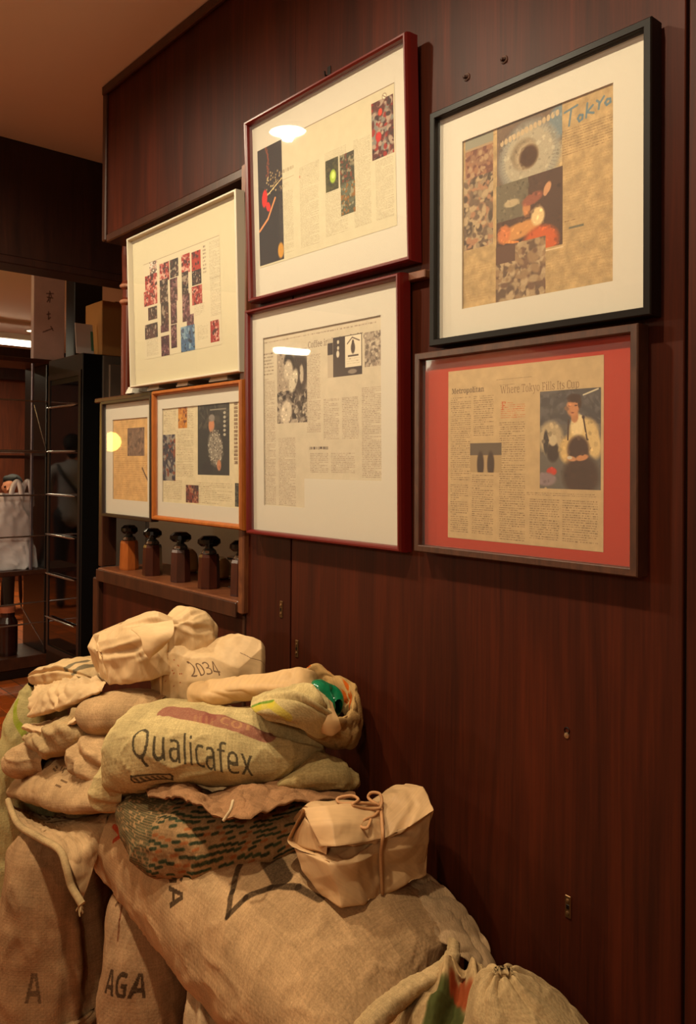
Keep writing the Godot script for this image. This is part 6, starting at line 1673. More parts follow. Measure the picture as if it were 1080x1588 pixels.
# ============================== things on and over the ledge ==============================
func build_ledge_things():
	var lw := ledge_wood()
	var o := thing("ledge_shelf", "wooden ledge board across the wall opening, under the row of dark knobbed mills", "shelf", Vector3(-2.33, 1.035, 0))
	part("board", box_mesh(Vector3(-0.46, 0, -0.24), Vector3(0.46, 0.035, 0.016), 0.004), lw, o)
	part("front_lip", box_mesh(Vector3(-0.46, -0.012, 0.0162), Vector3(0.46, 0.03, 0.022), 0.002), trim_wood(), o)
	o = thing("rail_screen", "slim dark wood rail and post above the ledge, behind the lower small frames", "rail", Vector3(-2.34, 1.07, -0.03))
	part("rail", box_mesh(Vector3(-0.53, 0.605, -0.14), Vector3(0.47, 0.622, 0.028), 0.003), trim_wood(), o)
	part("post", box_mesh(Vector3(-0.485, 0.0005, -0.03), Vector3(-0.455, 0.605, 0.028), 0.003), trim_wood(), o)
	o = thing("turned_post", "reddish turned wooden post with pale ring beads, left of the white frame", "post", Vector3(-2.85, 1.692, -0.12))
	var shaft := part("shaft", lathe([Vector2(0, 0), Vector2(0.021, 0), Vector2(0.021, 0.36), Vector2(0.026, 0.37), Vector2(0.026, 0.38), Vector2(0.018, 0.39), Vector2(0.018, 0.42), Vector2(0.026, 0.43), Vector2(0.026, 0.44), Vector2(0.019, 0.455), Vector2(0.022, 0.55), Vector2(0.02, 0.6), Vector2(0, 0.6)], 20), wood_mat("post", Color(0.3, 0.11, 0.06), Color(0.42, 0.18, 0.1), 18, Vector3(2, 1, 2), 0.25), o)
	for y in [0.375, 0.435]:
		part("ring_bead", lathe([Vector2(0.025, y - 0.007), Vector2(0.0285, y - 0.003), Vector2(0.0285, y + 0.003), Vector2(0.025, y + 0.007)], 20), mat(Color(0.62, 0.42, 0.32), 0.15), shaft)
	# five wooden mills with black knobs
	var place := [[-2.671, "orange"], [-2.486, "dark"], [-2.295, "dark"], [-2.12, "dark"], [-1.943, "dark"]]
	var where := ["leftmost, light orange wood body, of the five knobbed mills on the ledge", "second from left of the knobbed mills on the ledge, dark wood body", "middle one of the five dark knobbed mills on the ledge", "fourth from left of the knobbed mills, just left of the steel stand", "rightmost knobbed mill, half hidden against the jamb of the ledge opening"]
	var pale := wood_mat("mill_pale", Color(0.5, 0.24, 0.08), Color(0.66, 0.36, 0.14), 41, Vector3(4, 2, 4), 0.35)
	var deep := wood_mat("mill_dark", Color(0.18, 0.075, 0.05), Color(0.3, 0.13, 0.08), 42, Vector3(4, 2, 4), 0.3)
	var mill := thing("mill", where[0], "mill", Vector3(-2.671, 1.0705, -0.05), "wooden mills in a row on the ledge")
	part("body", lathe([Vector2(0, 0), Vector2(0.033, 0), Vector2(0.034, 0.006), Vector2(0.031, 0.095), Vector2(0.028, 0.104), Vector2(0, 0.104)], 8), pale, mill)
	part("collar", lathe([Vector2(0.022, 0.1042), Vector2(0.024, 0.108), Vector2(0.02, 0.116), Vector2(0.013, 0.122), Vector2(0, 0.122)], 20), mat(Color(0.6, 0.58, 0.55), 0.2, 0.9), mill)
	part("neck", lathe([Vector2(0.012, 0.1205), Vector2(0.012, 0.128), Vector2(0.014, 0.13), Vector2(0, 0.131)], 16), mat(Color(0.05, 0.04, 0.04), 0.25), mill)
	var st := new_st()
	st.append_from(lathe([Vector2(0, 0.126), Vector2(0.022, 0.128), Vector2(0.031, 0.137), Vector2(0.03, 0.149), Vector2(0.018, 0.159), Vector2(0, 0.161)], 20), 0, Transform3D(Basis.from_scale(Vector3(1.15, 1, 0.8)), Vector3.ZERO))
	part("knob", st.commit(), mat(Color(0.06, 0.035, 0.03), 0.15), mill)
	for i in range(1, 5):
		var c := mill.duplicate()
		c.name = numbered("mill")
		add_child(c, true)
		c.position = Vector3(place[i][0], 1.0705, -0.045)
		c.rotation.y = i * 0.35
		tag(c, where[i], "mill", "wooden mills in a row on the ledge")
		c.get_child(0).material_override = deep
	mill.rotation.y = 0.2
	# small things between and behind them
	o = thing("steel_stand", "shiny steel clamp stand between the last two mills on the ledge", "stand", Vector3(-2.05, 1.0705, -0.12))
	part("base_plate", box_mesh(Vector3(-0.035, 0, -0.03), Vector3(0.035, 0.006, 0.03), 0.002), mat(Color(0.72, 0.7, 0.68), 0.18, 0.95), o)
	part("upright", box_mesh(Vector3(-0.006, 0.0062, -0.02), Vector3(0.006, 0.085, -0.008), 0.002), mat(Color(0.72, 0.7, 0.68), 0.18, 0.95), o)
	part("upper_arm", box_mesh(Vector3(-0.04, 0.085, -0.024), Vector3(0.04, 0.097, 0.03), 0.003), mat(Color(0.8, 0.78, 0.75), 0.15, 0.95), o)
	part("lower_arm", box_mesh(Vector3(-0.036, 0.028, -0.007), Vector3(0.036, 0.037, 0.028), 0.003), mat(Color(0.8, 0.78, 0.75), 0.15, 0.95), o)
	part("black_grip", lathe([Vector2(0, 0.0385), Vector2(0.016, 0.0385), Vector2(0.018, 0.06), Vector2(0.014, 0.084), Vector2(0, 0.0845)], 16, Vector3(0.02, 0, 0.012)), mat(Color(0.05, 0.045, 0.045), 0.3), o)
	o = thing("paper_packet", "small tan paper packet behind the second and third mills on the ledge", "packet", Vector3(-2.5, 1.0705, -0.18), "tan packets behind the mills")
	part("body", net_blob(Vector3(0.05, 0.05, 0.04), 31), kraft_mat("kraft", KRAFT), o)
	o = thing("paper_packet", "small tan paper packet behind the third and fourth mills on the ledge", "packet", Vector3(-2.29, 1.0705, -0.18), "tan packets behind the mills")
	part("body", net_blob(Vector3(0.055, 0.043, 0.04), 37), kraft_mat("kraft", KRAFT), o)
	o = thing("steel_box", "low brushed steel box standing behind the mills in the wall opening", "box", Vector3(-2.75, 0, -0.75))
	part("casing", box_mesh(Vector3(-0.75, 0, -0.3), Vector3(0.7, 1.2, 0.2), 0.01), mat(Color(0.42, 0.4, 0.39), 0.42, 0.7), o)
	part("top_plate", box_mesh(Vector3(-0.76, 1.2, -0.31), Vector3(0.71, 1.215, 0.21), 0.004), mat(Color(0.5, 0.48, 0.46), 0.35, 0.7), o)
	# white paper bundles on the rail under the white frame
	var spots := [[-2.575, 0.05, "leftmost"], [-2.4, 0.08, "second from left"], [-2.21, 0.07, "third from left"], [-2.0, 0.1, "rightmost"]]
	for s in spots:
		o = thing("paper_bundle", "%s of the white folded papers peeking out under the thin white frame" % s[2], "paper", Vector3(s[0], 1.6925, -0.046), "white papers on the rail")
		var q := new_st()
		for k in 4:
			bx(q, Vector3(-s[1] / 2 + k * 0.002, k * 0.006, -0.04), Vector3(s[1] / 2 - k * 0.003, k * 0.006 + 0.0055, 0.05 - k * 0.002), 0.001)
		part("sheets", done(q), mat(Color(0.85, 0.82, 0.76), 0.7), o)

func net_blob(size: Vector3, s: int) -> ArrayMesh:
	# a soft packet standing on its base
	return loft([[Vector3(0, size.y * 0.02, 0), Vector3(-size.x * 0.8, 0, 0), size.z * 0.8, 3.0], [Vector3(0, size.y * 0.25, 0), Vector3(-size.x, 0, 0), size.z, 3.0], [Vector3(0, size.y * 1.1, 0), Vector3(-size.x * 0.95, 0, 0), size.z * 0.85, 3.0], [Vector3(0, size.y * 1.6, 0), Vector3(-size.x * 0.7, 0, 0), size.z * 0.4, 3.0]], 40, 48, {"seed": s, "flat_caps": true, "lump": 0.004, "lump_freq": 18.0, "crumple": 0.004, "crumple_freq": 24.0})

# ============================== small fittings of the wall ==============================
func build_wall_fittings():
	var iron := mat(Color(0.1, 0.07, 0.055), 0.4, 0.6)
	var brass := mat(Color(0.45, 0.34, 0.22), 0.35, 0.8)
	var o := thing("picture_hook", "small dark picture hook on the wall above the upper red frame", "hook", Vector3(-1.505, 2.417, 0))
	part("plate", box_mesh(Vector3(-0.006, -0.012, 0.0002), Vector3(0.006, 0.014, 0.003), 0.001), iron, o)
	part("hook_arm", tube([Vector3(0, -0.01, 0.003), Vector3(0, -0.012, 0.012), Vector3(0, -0.002, 0.016)], 0.0025, 6, 5), iron, o)
	var q := [[Vector3(-1.064, 2.245, 0), "small dark nail with a chipped rim in the wall just above the black frame"], [Vector3(-0.969, 2.245, 0), "rusty nail stain and screw in the wall above the middle of the black frame"]]
	for e in q:
		o = thing("wall_nail", e[1], "nail", e[0])
		part("head", tube([Vector3(0.004, 0.001, 0.0003), Vector3(0, 0, 0.004), Vector3(-0.003, -0.001, 0.009)], 0.0035, 8, 5), mat(Color(0.2, 0.1, 0.05), 0.6), o)
		part("rim", lathe([Vector2(0.0042, -0.0012), Vector2(0.0085, -0.0012), Vector2(0.0075, 0.0012), Vector2(0.0042, 0.0012)], 14), mat(Color(0.28, 0.15, 0.08), 0.7), o).transform = Transform3D(Basis(Vector3.RIGHT, PI / 2), Vector3(0, 0, 0.0013))
	o = thing("wall_screw", "small bright screw alone in the lower wall, right of the tied paper bag", "screw", Vector3(-0.819, 0.968, 0))
	part("head", lathe([Vector2(0.0055, 0), Vector2(0.005, 0.002), Vector2(0, 0.003)], 16), mat(Color(0.7, 0.62, 0.5), 0.3, 0.9), o).transform = Transform3D(Basis(Vector3.RIGHT, PI / 2), Vector3(0, -0.003, 0.0002))
	part("hole", lathe([Vector2(0.0042, 0), Vector2(0.0062, 0), Vector2(0.0052, 0.0014)], 16), iron, o).transform = Transform3D(Basis(Vector3.RIGHT, PI / 2), Vector3(0, 0.006, 0.0004))
	var plates := [[Vector3(-0.814, 0.659, 0), 0.02, "small worn lock plate low on the wall, below the lone screw"], [Vector3(-1.685, 1.071, 0), 0.022, "upper small metal catch plate beside the dark wall joint"], [Vector3(-1.617, 0.98, 0), 0.022, "lower small metal catch plate right of the dark wall joint"]]
	for e in plates:
		o = thing("catch_plate", e[2], "plate", e[0])
		var hh: float = e[1]
		var pl := part("plate", box_mesh(Vector3(-0.006, -hh, 0.0002), Vector3(0.006, hh, 0.0025), 0.001), brass, o)
		for y in [-0.011, 0.011]:
			part("screw_head", lathe([Vector2(0.0035, 0), Vector2(0.003, 0.0015), Vector2(0, 0.002)], 12), mat(Color(0.62, 0.5, 0.36), 0.3, 0.9), pl).transform = Transform3D(Basis(Vector3.RIGHT, PI / 2), Vector3(0, y, 0.0025))
		part("slot", box_mesh(Vector3(-0.003, -0.004, 0.0024), Vector3(0.003, 0.004, 0.0032), 0.0004), iron, pl)
	o = thing("wood_block", "little wooden block on the wall between the two red frames' right edges", "block", Vector3(-1.2, 1.858, 0))
	part("block", box_mesh(Vector3(-0.045, -0.009, 0.0002), Vector3(0.04, 0.009, 0.02), 0.002), wood_mat("block", Color(0.34, 0.18, 0.1), Color(0.46, 0.27, 0.16), 24, Vector3(3, 3, 3), 0.5), o)

# ============================== the far end of the room ==============================
func build_far_room():
	var chrome := mat(Color(0.72, 0.7, 0.68), 0.2, 0.9)
	var dark := mat(Color(0.07, 0.055, 0.05), 0.3)
	# open display shelf with rods
	var o := thing("shelf_unit", "dark open shelf unit with chrome rods at the left edge, holding the white shopping bag", "shelf", Vector3(-5.5, 0, -0.45))
	var sw := wood_mat("shelf_wood", Color(0.2, 0.1, 0.06), Color(0.32, 0.18, 0.11), 52, Vector3(1, 2, 2), 0.4)
	part("plinth", box_mesh(Vector3(-0.4, 0, -0.38), Vector3(0, 0.06, 0.5), 0.004), dark, o)
	part("bottom_shelf", box_mesh(Vector3(-0.42, 0.06, -0.385), Vector3(0.01, 0.14, 0.51), 0.004), sw, o)
	part("middle_shelf", box_mesh(Vector3(-0.42, 0.69, -0.385), Vector3(0.02, 0.722, 0.51), 0.004), sw, o)
	part("top_shelf", box_mesh(Vector3(-0.42, 2.13, -0.385), Vector3(0.02, 2.16, 0.51), 0.004), sw, o)
	part("end_post", box_mesh(Vector3(-0.41, 0.1405, -0.382), Vector3(-0.0, 2.1295, -0.352), 0.004), dark, o)
	part("front_post", box_mesh(Vector3(-0.01, 0.7225, -0.268), Vector3(0.012, 2.1295, -0.25), 0.003), mat(Color(0.5, 0.46, 0.5), 0.35, 0.6), o)
	for y in [1.87, 1.527, 1.231, 0.953]:
		part("rod", tube([Vector3(0.022, y, -0.38), Vector3(0.022, y, 0.06), Vector3(0.022, y, 0.5)], 0.006 if y != 1.527 else 0.011, 8, 3), chrome, o)
	for y in [0.5, 0.36]:
		part("rod", tube([Vector3(0.012, y, -0.38), Vector3(0.012, y, 0.06), Vector3(0.012, y, 0.5)], 0.006, 8, 3), chrome, o)
	part("diagonal_brace", tube([Vector3(-0.05, 0.5, -0.2), Vector3(0.0, 0.2, -0.35)], 0.005, 6, 3), chrome, o)
	part("diagonal_brace", tube([Vector3(-0.03, 1.9, -0.27), Vector3(-0.0, 1.56, -0.35)], 0.005, 6, 3), chrome, o)
	part("shelf_end", box_mesh(Vector3(-0.42, 1.48, -0.385), Vector3(-0.03, 1.5, -0.02), 0.003), sw, o)
	# white shopping bag
	o = thing("shopping_bag", "white plastic shopping bag with tied handles on the shelf at the left edge", "bag", Vector3(-5.62, 0.7225, -0.62))
	part("body", loft([[Vector3(0, 0.0, 0.05), Vector3(0, 0, 0.2), 0.06, 3.0], [Vector3(0, 0.03, 0.05), Vector3(0, 0, 0.215), 0.075, 3.2], [Vector3(0, 0.22, 0.06), Vector3(0, 0, 0.205), 0.075, 2.6], [Vector3(0, 0.38, 0.055), Vector3(0, 0, 0.185), 0.06, 2.4], [Vector3(0.01, 0.47, 0.03), Vector3(0, 0, 0.15), 0.035, 2.2], [Vector3(0.01, 0.52, 0.0), Vector3(0, 0, 0.1), 0.012, 2.0]], 70, 90, {"seed": 401, "lump": 0.008, "lump_freq": 6.0, "crumple": 0.003, "crumple_freq": 10.0, "ridge": 0.012, "ridge_freq": Vector3(3, 2, 9)}), bag_film(), o)
	for z in [-0.1, -0.03]:
		part("handle", tube([Vector3(0.02, 0.42, z - 0.03), Vector3(0.03, 0.54, z - 0.02), Vector3(0.02, 0.6, z), Vector3(0.01, 0.55, z + 0.03), Vector3(0.015, 0.42, z + 0.05)], 0.018, 8, 8), bag_film(), o)
	# small dark jars below
	o = thing("jar", "small rust coloured jar on the lowest shelf of the unit under the bag", "jar", Vector3(-5.62, 0.1405, -0.6))
	var jar_body := part("jar_body", lathe([Vector2(0, 0), Vector2(0.06, 0), Vector2(0.065, 0.02), Vector2(0.065, 0.22), Vector2(0.045, 0.26), Vector2(0.045, 0.29), Vector2(0, 0.29)], 24), mat(Color(0.16, 0.06, 0.04), 0.25), o)
	part("lid", lathe([Vector2(0, 0.2905), Vector2(0.05, 0.2905), Vector2(0.05, 0.33), Vector2(0, 0.335)], 24), mat(Color(0.72, 0.42, 0.3), 0.4), jar_body)
	# upright sign with brush writing
	var k := Ink.new(self, 96, 280, Color(0.78, 0.7, 0.68), 411, 0.02)
	var ink := Color(0.3, 0.22, 0.22)
	for stroke in [[[0.5, 0.24], [0.56, 0.3]], [[0.4, 0.27], [0.62, 0.26]], [[0.5, 0.26], [0.46, 0.34], [0.42, 0.36]], [[0.42, 0.31], [0.6, 0.31]], [[0.52, 0.31], [0.5, 0.36]], [[0.47, 0.47], [0.47, 0.55]], [[0.42, 0.5], [0.52, 0.49]], [[0.47, 0.55], [0.53, 0.53]], [[0.3, 0.7], [0.42, 0.68], [0.6, 0.65]], [[0.55, 0.63], [0.62, 0.67]]]:
		var pts := []
		for s in stroke:
			pts.append(Vector2(s[0], s[1]))
		k.line(pts, 4.0, ink, 0.75, 0.3)
	o = thing("sign_board", "tall pale upright sign board with faint brush writing, on top of the shelf unit", "sign", Vector3(-5.5, 2.1605, -0.82))
	part("board", box_mesh(Vector3(-0.05, 0, -0.108), Vector3(-0.0005, 0.63, 0.108), 0.004), mat(Color(0.78, 0.7, 0.68), 0.7), o)
	var ps := SurfaceTool.new()
	ps.begin(Mesh.PRIMITIVE_TRIANGLES)
	sheet_quad(ps, -0.105, 0.105, 0.004, 0.626, 0.0, 0, 0)
	var sm := StandardMaterial3D.new()
	sm.albedo_texture = ImageTexture.create_from_image(k.im)
	sm.roughness = 0.7
	var face_part := part("written_face", ps.commit(), sm, o)
	face_part.rotation.y = PI / 2
	face_part.position.x = 0.0005
	# dark upright beside it and the black glazed case
	o = thing("dark_column", "black upright column right of the pale sign board", "column", Vector3(-5.45, 0, -1.0))
	part("shaft", box_mesh(Vector3(-0.1, 0, -0.16), Vector3(0.05, 2.8, 0.045), 0.006), mat(Color(0.05, 0.04, 0.04), 0.5), o)
	o = thing("glazed_case", "tall black case with a dark mirror-like glass door crossed by chrome rods", "case", Vector3(-4.44, 0, -0.51))
	part("casing", box_mesh(Vector3(-0.25, 0, -0.118), Vector3(0.24, 2.05, -0.004), 0.004), mat(Color(0.035, 0.03, 0.03), 0.35), o)
	var gm := StandardMaterial3D.new()
	gm.albedo_color = Color(0.36, 0.34, 0.36)
	gm.metallic = 1.0
	gm.roughness = 0.04
	part("glass_door", box_mesh(Vector3(-0.2, 0.4, -0.0038), Vector3(0.2, 1.9, 0.0), 0.001), gm, o)
	part("door_frame", moulding(0.47, 1.6, [Vector2(0, 0), Vector2(0, 0.008), Vector2(0.03, 0.008), Vector2(0.03, 0)]), mat(Color(0.12, 0.1, 0.1), 0.35), o).position = Vector3(0, 0.36, -0.0036)
	for y in [1.77, 1.516, 1.269, 1.038, 0.81, 0.558]:
		part("rod", tube([Vector3(-0.22, y, 0.016), Vector3(0.0, y, 0.016), Vector3(0.2, y, 0.016)], 0.006, 8, 3), chrome, o)
	o = thing("steel_cabinet", "narrow brushed steel cabinet right of the black glazed case", "cabinet", Vector3(-4.2, 0, -0.76))
	part("body", box_mesh(Vector3(-0.5, 0, -0.14), Vector3(-0.002, 2.05, 0.13), 0.006), mat(Color(0.5, 0.46, 0.42), 0.4, 0.6), o)
	part("door", box_mesh(Vector3(-0.0018, 0.1, -0.13), Vector3(0.016, 2.0, 0.1), 0.005), mat(Color(0.55, 0.5, 0.45), 0.38, 0.6), o)
	o = thing("cardboard_box", "tan cardboard box on top of the steel cabinet behind the turned post", "box", Vector3(-4.3, 2.0505, -0.72))
	part("carton", box_mesh(Vector3(-0.12, 0, -0.16), Vector3(0.1, 0.3, 0.1), 0.004), mat(Color(0.62, 0.45, 0.24), 0.8), o)
	part("flap", box_mesh(Vector3(-0.12, 0.3005, -0.16), Vector3(0.1, 0.304, 0.02), 0.001), mat(Color(0.58, 0.42, 0.22), 0.8), o)
	o = thing("card", "white card leaning against the left of the cardboard box", "card", Vector3(-4.24, 2.0505, -0.545))
	part("sheet", box_mesh(Vector3(-0.004, 0, -0.05), Vector3(0.0, 0.17, 0.05), 0.001), mat(Color(0.8, 0.76, 0.74), 0.7), o).rotation_degrees = Vector3(0, 0, 8)
	part("green_strip", box_mesh(Vector3(0.0002, 0.02, -0.05), Vector3(0.0012, 0.13, -0.035)), mat(Color(0.3, 0.5, 0.4), 0.7), o).rotation_degrees = Vector3(0, 0, 8)
	# two guests: one seated in the far room, one who is seen mirrored in the glass door
	stool(Vector3(-8.0, 0, -1.42))
	person(Vector3(-8.0, 0, -1.42), 0.9, true, Color(0.07, 0.06, 0.07), Color(0.12, 0.1, 0.1), "seated dark haired person in black, face just above the white shopping bag")
	person(Vector3(-7.9, 0, 0.95), -1.2, false, Color(0.5, 0.5, 0.5), Color(0.1, 0.1, 0.12), "standing person in a grey shirt with a black strap, mirrored in the glazed case")

func bag_film() -> StandardMaterial3D:
	if mats.has("film"):
		return mats["film"]
	var m := StandardMaterial3D.new()
	m.albedo_color = Color(0.93, 0.91, 0.92)
	m.roughness = 0.35
	m.backlight_enabled = true
	m.backlight = Color(0.25, 0.25, 0.25)
	mats["film"] = m
	return m

func stool(at: Vector3):
	var o := thing("stool", "low dark wooden stool under the seated person in the far room", "stool", at)
	part("seat", lathe([Vector2(0, 0.42), Vector2(0.17, 0.42), Vector2(0.18, 0.43), Vector2(0.175, 0.45), Vector2(0, 0.452)], 24), mat(Color(0.2, 0.1, 0.06), 0.5), o)
	for s in [[-1, -1], [1, -1], [1, 1], [-1, 1]]:
		part("leg", tube([Vector3(s[0] * 0.14, 0.0, s[1] * 0.14), Vector3(s[0] * 0.11, 0.42, s[1] * 0.11)], 0.018, 8, 3), mat(Color(0.2, 0.1, 0.06), 0.5), o)

# ============================== people ==============================
func person(at: Vector3, turn: float, seated: bool, top: Color, trousers: Color, label: String):
	var o := thing("person", label, "person", at)
	o.rotation.y = turn
	var skin := Color(0.62, 0.4, 0.28)
	var shoe := Color(0.05, 0.04, 0.04)
	var hip := 0.52 if seated else 0.93
	var sh := hip + 0.49
	var b := []                                   # [from, to, radius, radius, colour]
	b.append([Vector3(0, hip, 0), Vector3(0, hip + 0.22, 0.0), 0.135, 0.125, top])
	b.append([Vector3(0, hip + 0.22, 0), Vector3(0, sh - 0.08, 0.0), 0.125, 0.14, top])
	b.append([Vector3(-0.13, sh - 0.04, 0), Vector3(0.13, sh - 0.04, 0), 0.075, 0.075, top])
	b.append([Vector3(0, sh - 0.02, 0), Vector3(0, sh + 0.1, 0.015), 0.055, 0.05, skin])
	for s in [-1.0, 1.0]:
		var elbow := Vector3(s * 0.25, hip + 0.2, 0.02)
		var wrist := Vector3(s * 0.2, hip + 0.02, 0.2) if seated else Vector3(s * 0.24, hip - 0.04, 0.08)
		b.append([Vector3(s * 0.18, sh - 0.05, 0), elbow, 0.055, 0.044, top])
		b.append([elbow, wrist, 0.042, 0.03, top])
		b.append([wrist, wrist + Vector3(0, -0.03, 0.05) if seated else wrist + Vector3(0, -0.08, 0.01), 0.03, 0.026, skin])
		# palm, four fingers, a thumb from the side of the palm
		var tip := wrist + (Vector3(0, -0.03, 0.05) if seated else Vector3(0, -0.08, 0.01))
		for f in 4:
			var off := Vector3((f - 1.5) * 0.018, 0, 0) if seated else Vector3(0, 0, (f - 1.5) * 0.018)
			var reach: float = [0.055, 0.065, 0.062, 0.048][f]
			b.append([tip + off, tip + off + (Vector3(0, -0.02, reach) if seated else Vector3(-s * 0.012, -reach, 0.004)), 0.009, 0.008, skin])
		b.append([wrist + Vector3(0, -0.02, 0.02), tip + (Vector3(-s * 0.045, 0, 0.0) if seated else Vector3(0, 0.01, 0.045)), 0.011, 0.009, skin])
		var knee := Vector3(s * 0.12, hip - 0.02, 0.42) if seated else Vector3(s * 0.1, 0.5, 0.015)
		var ankle := Vector3(s * 0.12, 0.09, 0.4) if seated else Vector3(s * 0.1, 0.09, -0.02)
		b.append([Vector3(s * 0.085, hip - 0.01, 0), knee, 0.095, 0.062, trousers])
		b.append([knee, ankle, 0.06, 0.042, trousers])
		b.append([ankle + Vector3(0, -0.045, -0.02), ankle + Vector3(0, -0.055, 0.15), 0.042, 0.034, shoe])
	# head: skull, jaw, nose, ears
	var hc := Vector3(0, sh + 0.2, 0.03)
	b.append([hc + Vector3(0, 0.03, -0.015), hc + Vector3(0, 0.01, 0.0), 0.085, 0.082, skin])
	b.append([hc + Vector3(0, -0.03, 0.02), hc + Vector3(0, -0.075, 0.035), 0.068, 0.042, skin])
	b.append([hc + Vector3(0, 0.0, 0.085), hc + Vector3(0, -0.028, 0.1), 0.008, 0.014, skin])
	for s in [-1.0, 1.0]:
		b.append([hc + Vector3(s * 0.083, 0.01, 0.0), hc + Vector3(s * 0.08, -0.03, 0.005), 0.014, 0.012, skin])
	var m := StandardMaterial3D.new()
	m.vertex_color_use_as_albedo = true
	m.roughness = 0.8
	part("body", flesh(b, 0.0125), m, o)
	var hair := flesh([[hc + Vector3(0, 0.04, -0.03), hc + Vector3(0, 0.02, -0.035), 0.092, 0.092, Color(0.03, 0.025, 0.025)], [hc + Vector3(-0.04, 0.085, 0.03), hc + Vector3(0.04, 0.085, 0.03), 0.032, 0.032, Color(0.03, 0.025, 0.025)], [hc + Vector3(0, 0, -0.06), hc + Vector3(0, -0.08, -0.06), 0.075, 0.05, Color(0.03, 0.025, 0.025)]], 0.0125)
	part("hair", hair, m, o)
	for s in [-1.0, 1.0]:
		var eye := part("eye", lathe([Vector2(0, -0.011), Vector2(0.009, -0.007), Vector2(0.0125, 0), Vector2(0.009, 0.007), Vector2(0, 0.011)], 12), mat(Color(0.08, 0.05, 0.04), 0.2), o)
		eye.position = hc + Vector3(s * 0.033, 0.008, 0.077)
	var mouth := part("mouth", tube([Vector3(-0.022, 0, 0), Vector3(0, 0.002, 0.006), Vector3(0.022, 0, 0)], 0.005, 6, 4), mat(Color(0.5, 0.2, 0.17), 0.5), o)
	mouth.position = hc + Vector3(0, -0.055, 0.083)
	if not seated:
		part("bag_strap", tube([Vector3(-0.14, sh + 0.02, -0.03), Vector3(-0.08, sh - 0.1, -0.145), Vector3(0.06, sh - 0.28, -0.145), Vector3(0.15, hip, -0.1), Vector3(0.17, hip - 0.1, -0.02)], 0.018, 6, 8), mat(Color(0.04, 0.04, 0.04), 0.6), o, "black bag strap")

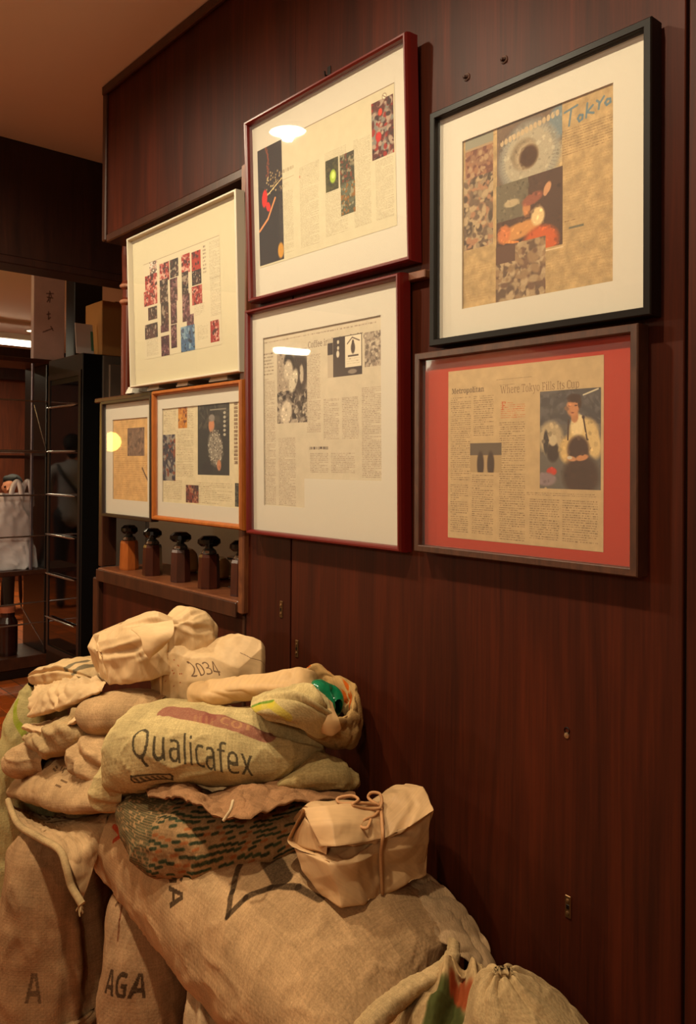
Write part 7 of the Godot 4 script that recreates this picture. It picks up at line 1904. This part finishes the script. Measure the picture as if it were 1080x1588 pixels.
func flesh(bones: Array, cell: float) -> ArrayMesh:
	# one smooth skin round tapered bones: distances joined by a smooth minimum, meshed as surface nets
	var lo := Vector3.INF
	var hi := -Vector3.INF
	for q in bones:
		var r: float = maxf(q[2], q[3]) + cell * 3.0
		lo = lo.min(q[0].min(q[1]) - Vector3(r, r, r))
		hi = hi.max(q[0].max(q[1]) + Vector3(r, r, r))
	var n := Vector3i((hi - lo) / cell) + Vector3i.ONE * 2
	var f := PackedFloat32Array()
	f.resize(n.x * n.y * n.z)
	f.fill(0.3)
	var who := PackedInt32Array()
	who.resize(f.size())
	var near := PackedFloat32Array()
	near.resize(f.size())
	near.fill(9.0)
	for bi in bones.size():
		var q: Array = bones[bi]
		var a: Vector3 = q[0]
		var b: Vector3 = q[1]
		var ra: float = q[2]
		var rb: float = q[3]
		var r := maxf(ra, rb) + cell * 3.0
		var i0 := Vector3i((a.min(b) - Vector3(r, r, r) - lo) / cell)
		var i1 := Vector3i((a.max(b) + Vector3(r, r, r) - lo) / cell)
		var ab := b - a
		var l2 := maxf(ab.length_squared(), 1e-8)
		var sm := minf(0.03, minf(ra, rb) * 0.5)
		for z in range(maxi(i0.z, 0), mini(i1.z + 1, n.z)):
			for y in range(maxi(i0.y, 0), mini(i1.y + 1, n.y)):
				var row := (z * n.y + y) * n.x
				for x in range(maxi(i0.x, 0), mini(i1.x + 1, n.x)):
					var p := lo + Vector3(x, y, z) * cell
					var t := clampf((p - a).dot(ab) / l2, 0.0, 1.0)
					var d := p.distance_to(a + ab * t) - lerpf(ra, rb, t)
					var k := row + x
					var h := clampf(0.5 + 0.5 * (f[k] - d) / sm, 0.0, 1.0)
					f[k] = lerpf(f[k], d, h) - sm * h * (1.0 - h)
					if d < near[k]:
						near[k] = d
						who[k] = bi
	var at := {}
	var v := PackedVector3Array()
	var c := PackedColorArray()
	for z in n.z - 1:
		for y in n.y - 1:
			for x in n.x - 1:
				var k := (z * n.y + y) * n.x + x
				var e: Array = [f[k], f[k + 1], f[k + n.x], f[k + n.x + 1], f[k + n.x * n.y], f[k + n.x * n.y + 1], f[k + n.x * n.y + n.x], f[k + n.x * n.y + n.x + 1]]
				var mask := 0
				for i in 8:
					if e[i] < 0.0:
						mask |= 1 << i
				if mask == 0 or mask == 255:
					continue
				var s := Vector3.ZERO
				var cnt := 0
				for i in 8:
					for ax in 3:
						var j := i | (1 << ax)
						if j != i and (e[i] < 0.0) != (e[j] < 0.0):
							var t: float = e[i] / (e[i] - e[j])
							var p := Vector3(i & 1, (i >> 1) & 1, (i >> 2) & 1)
							p[ax] += t
							s += p
							cnt += 1
				at[k] = v.size()
				v.append(lo + (Vector3(x, y, z) + s / cnt) * cell)
				c.append(bones[who[k]][4].srgb_to_linear())
	var idx := PackedInt32Array()
	var step := [1, n.x, n.x * n.y]
	for z in range(1, n.z - 1):
		for y in range(1, n.y - 1):
			for x in range(1, n.x - 1):
				var k := (z * n.y + y) * n.x + x
				for ax in 3:
					var inside := f[k] < 0.0
					if inside != (f[k + step[ax]] < 0.0):
						var u: int = step[(ax + 1) % 3]
						var w: int = step[(ax + 2) % 3]
						var q := [at.get(k - u - w, -1), at.get(k - w, -1), at.get(k, -1), at.get(k - u, -1)]
						if q.has(-1):
							continue
						if inside:
							idx.append_array([q[0], q[2], q[1], q[0], q[3], q[2]])
						else:
							idx.append_array([q[0], q[1], q[2], q[0], q[2], q[3]])
	var arr := []
	arr.resize(Mesh.ARRAY_MAX)
	arr[Mesh.ARRAY_VERTEX] = v
	arr[Mesh.ARRAY_COLOR] = c
	arr[Mesh.ARRAY_INDEX] = idx
	var nrm := PackedVector3Array()
	nrm.resize(v.size())
	for i in range(0, idx.size(), 3):
		var g := (v[idx[i + 2]] - v[idx[i]]).cross(v[idx[i + 1]] - v[idx[i]])
		for j in 3:
			nrm[idx[i + j]] += g
	for i in nrm.size():
		nrm[i] = nrm[i].normalized()
	arr[Mesh.ARRAY_NORMAL] = nrm
	var m := ArrayMesh.new()
	m.add_surface_from_arrays(Mesh.PRIMITIVE_TRIANGLES, arr)
	return m
